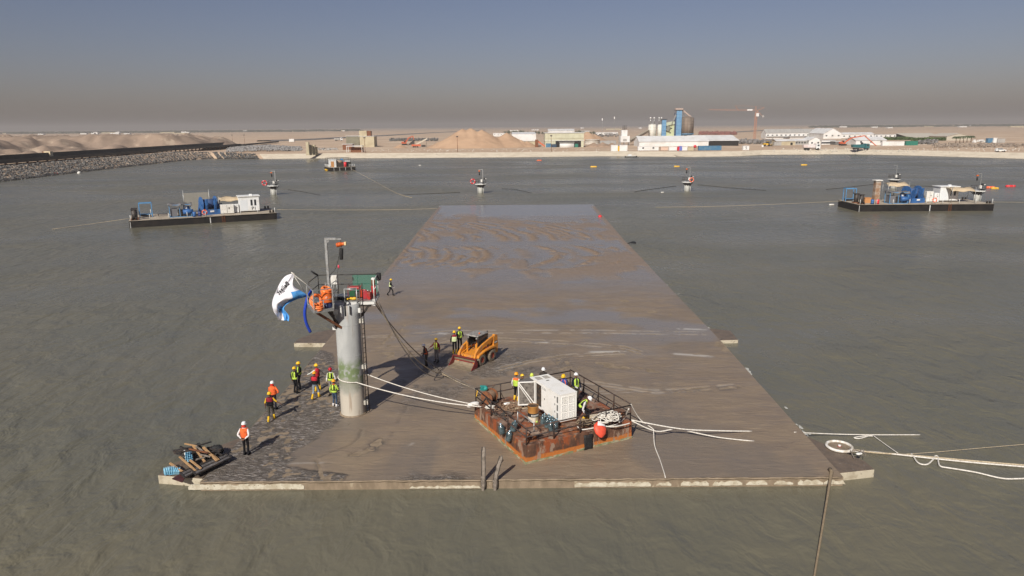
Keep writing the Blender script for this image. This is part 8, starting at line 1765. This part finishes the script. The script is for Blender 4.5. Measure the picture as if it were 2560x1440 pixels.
for k, a in enumerate((2389, 2399, 2408, 2417, 2427)):
    p = far(a, 358.5-k*0.6); r = thing('palm_tree', ('leftmost', 'second', 'middle', 'fourth', 'rightmost')[k]+' of the five short palms in front of the beige hangar', 'palm', p, k, 'palms by the hangar'); mesh_child('trunk', PTR, r); mesh_child('crown', FRM, r, (0, 0, 4.2), (0, 0, k*1.3))
bd = MB(); [bd.box((0.9*k+rg.uniform(-.3, .3), rg.uniform(-1, 1), rg.uniform(.3, 1.8)), (1.3, 1.1, 1.2), rz=rg.uniform(0, 1)) for k in range(16)]; o = bd.build('stacked_bags', WHT); o.location = far(2433, 357); tag(o, 'heap of white bags and boxes right of the palms', kind='stuff'); container(2469, 2481, 357, 346, BLUEC, 'blue container right of the white bags'); container(2483, 2492, 357, 345, WHT, 'white container at the end of the right yard'); container(2494, 2512, 357, 347, ROOFG, 'grey container at the far right of the yard')
# ---- settlements on the horizon
hm_ = [MB().bx(-14, 14, 0, 12, -3, 7).data('house_block', WHT), MB().bx(-24, 24, 0, 12, -3, 6).data('house_block', BEIGE), MB().bx(-9, 9, 0, 10, -3, 9).data('house_block', WHT)]
for k in range(70):
    a = (rg.uniform(-40, 860) if k < 46 else rg.uniform(2050, 2600)) if k < 62 else rg.uniform(1250, 1700); hb = 326.5-0.00785*(a); d = rg.uniform(2200, 4200); p = AY(a, 300, d); s = rg.uniform(.6, 1.5)
    o = bpy.data.objects.new('distant_house', hm_[k % 3]); COL.objects.link(o); o.location = (p.x, d, 2.3); o.scale = (s*0.8, 1, rg.uniform(.4, .8)); tag(o, 'tiny pale house of the settlement strewn along the horizon', 'house', 'houses on the horizon')
tl = MB()
for k in range(1500):
    a = rg.choice([rg.uniform(-60, 700), rg.uniform(-60, 900), rg.uniform(2030, 2620)]); d = rg.uniform(3000, 4300); p = AY(a, 300, d); s = rg.uniform(5, 16); tl.ell((p.x, d, 2), (s*1.6, s, rg.uniform(4, 9)), 6, 3, z0=0.0)
tag(tl.build('distant_treeline', mat('tree_far', (0.06, 0.065, 0.045), 0.9), recalc=False), 'dark line of far-off trees along the horizon', kind='stuff')
# ------------------------------------------------------------------ the people, each where the photograph shows them
def onslab(px, py): return GS(px, py)
person(onslab(617, 1137), R(-8), 'person in orange life jacket and white helmet, hands clasped behind back', 'white', 'black', 'white', 'white', 'black', ('plain', 0.040, ['orange']), ('behind', 'behind'), 'stand', h=1.76, hood='scarlet')
person(onslab(679, 1052), R(6), 'person in maroon and black life vest with yellow boots, walking behind an orange vest', 'yellow', 'olive', 'yellow', 'black', 'yellow', ('split', 0.032, ['maroon', 'black']), ('wide', 'down'), 'walk', h=1.70, sleeve_to=0.45)
person(onslab(686, 1024), R(-4), 'person in orange life jacket, seen just behind the maroon vest', 'white', 'navy', 'orange', 'orange', 'black', ('plain', 0.040, ['orange']), ('hip', 'front'), 'stand', h=1.74, hood='scarlet')
person(onslab(740, 983), R(-25), 'left one of two people in black with lime trim near the slab edge', 'yellow', 'black', 'black', 'black', 'black', ('hi_vis', 0.016, ['lime', 'black']), ('front', 'down'), 'relaxed', h=1.70)
person(onslab(751, 970), R(120), 'right one of two people in black with lime trim, turned to the water', 'yellow', 'black', 'black', 'black', 'black', ('hi_vis', 0.016, ['lime', 'black']), ('front', 'front'), 'relaxed', h=1.72)
person(onslab(790, 996), R(-8), 'person in red vest and pale jeans with yellow boots, back to the camera', 'amber', 'pale_jeans', 'black', 'black', 'yellow', ('split', 0.030, ['red', 'black']), ('down', 'up'), 'walk', h=1.70)
person(onslab(795, 976), R(60), 'person in red vest stretching a grey sleeve towards the water', 'yellow', 'brown', 'silver', 'red', 'yellow', ('plain', 0.028, ['red']), ('wide', 'side'), 'apart', h=1.72)
person(onslab(830, 988), R(170), 'person in red helmet with lime and black vest over white sleeves', 'red', 'grey', 'white', 'white', 'black', ('braces', 0.024, ['lime', 'black']), ('down', 'down'), 'stand', h=1.76)
person(onslab(838, 1017), R(-20), 'person in lime vest and blue jeans half hidden by the column', 'amber', 'jeans', 'lime', 'scarlet', 'white', ('braces', 0.024, ['lime', 'black']), ('front', 'down'), 'relaxed', h=1.68)
person(onslab(977, 739), R(-70), 'person in black overalls wading alone across the mud', 'yellow', 'black', 'black', 'black', 'black', ('hi_vis', 0.012, ['pale_lime', 'black']), ('swing', 'wide'), 'walk', h=1.66, gloves='white', lean=0.12)
person(onslab(1066, 917), R(75), 'person in white helmet and brown work clothes standing in the tower shadow', 'white', 'olive', 'brown', 'brown', 'black', ('striped', 0.014, ['brown', 'orange']), ('front', 'wide'), 'stand', lean=0.25, h=1.62, headtilt=-0.3)
person(onslab(1092, 905), R(150), 'person in dark red jacket and lime vest before the loader bucket', 'yellow', 'grey', 'maroon', 'maroon', 'olive', ('hi_vis', 0.016, ['lime', 'maroon']), ('wide', 'down'), 'stand', h=1.72, headtilt=-0.35)
person(onslab(1137, 884), R(10), 'person in pale lime vest and yellow boots standing behind the loader bucket', 'yellow', 'black', 'black', 'maroon', 'yellow', ('yoke', 0.024, ['pale_lime', 'maroon', 'black']), ('front', 'down'), 'stand', h=1.70)
person(onslab(1150, 876), R(200), 'person in black coat and lime vest beside the loader cab', 'yellow', 'black', 'black', 'black', 'black', ('hi_vis', 0.016, ['lime', 'black']), ('front', 'front'), 'stand', h=1.78, headtilt=-0.2)
def ondeck(px, py): return G(px, py, PONT_DECK)
person(ondeck(1291, 1003), R(-30), 'person in striped orange and lime vest at the back of the rusty pontoon', 'amber', 'black', 'white', 'grey', 'yellow', ('yoke', 0.022, ['lime', 'orange', 'red']), ('down', 'down'), 'relaxed', h=1.68)
person(ondeck(1306, 1005), R(-150), 'person in black and lime vest beside the open generator door', 'yellow', 'black', 'black', 'black', 'black', ('hi_vis', 0.018, ['lime', 'black']), ('front', 'front'), 'stand', h=1.62, headtilt=-0.4)
person(ondeck(1331, 988), R(170), 'person with lime helmet showing behind the far end of the generator', 'lime', 'navy', 'navy', 'navy', 'black', ('striped', 0.018, ['white', 'silver']), ('front', 'front'), 'bent', h=1.50, lean=0.45, crouch=0.3)
person(ondeck(1358, 983), R(180), 'person with white helmet looking over the far end of the generator', 'white', 'black', 'brown', 'brown', 'black', None, ('front', 'down'), 'stand', h=1.60, lean=0.22, beard=True)
person(ondeck(1411, 1006), R(150), 'person in orange vest with blue back bending behind the generator', 'yellow', 'black', 'brown', 'blue', 'black', ('striped', 0.030, ['blue', 'orange']), ('front', 'down'), 'stand', lean=0.25, h=1.70)
person(ondeck(1439, 1009), R(200), 'person in white helmet, navy jacket and lime vest at the pontoon rail', 'white', 'olive', 'navy', 'navy', 'black', ('hi_vis', 0.018, ['lime', 'navy']), ('front', 'down'), 'stand', h=1.78, gloves='white', headtilt=-0.2)
person(ondeck(1458, 1051), R(-112), 'person in white helmet bending down to the ropes on the pontoon', 'white', 'black', 'white', 'lime', 'yellow', ('hi_vis', 0.014, ['lime', 'black']), ('reach', 'reach'), 'bent', lean=0.75, crouch=0.7, h=1.72)
# ================================================================== dusty air
def build_haze():
    m = bpy.data.materials.new('dusty_air'); m.use_nodes = True; n = m.node_tree.nodes; L = m.node_tree.links
    n.remove(n['Principled BSDF']); v = n.new('ShaderNodeVolumePrincipled')
    v.inputs['Color'].default_value = (0.645, 0.608, 0.578, 1); v.inputs['Density'].default_value = HAZE_D; v.inputs['Anisotropy'].default_value = 0.0
    L.new(v.outputs[0], n['Material Output'].inputs['Volume'])
    mb = MB().bx(-9000, 9000, -400, 9000, -4, 62)
    tag(mb.build('haze', m), 'thin brown dust haze in the air', kind='stuff')
HAZE_D = 0.00024
build_haze()
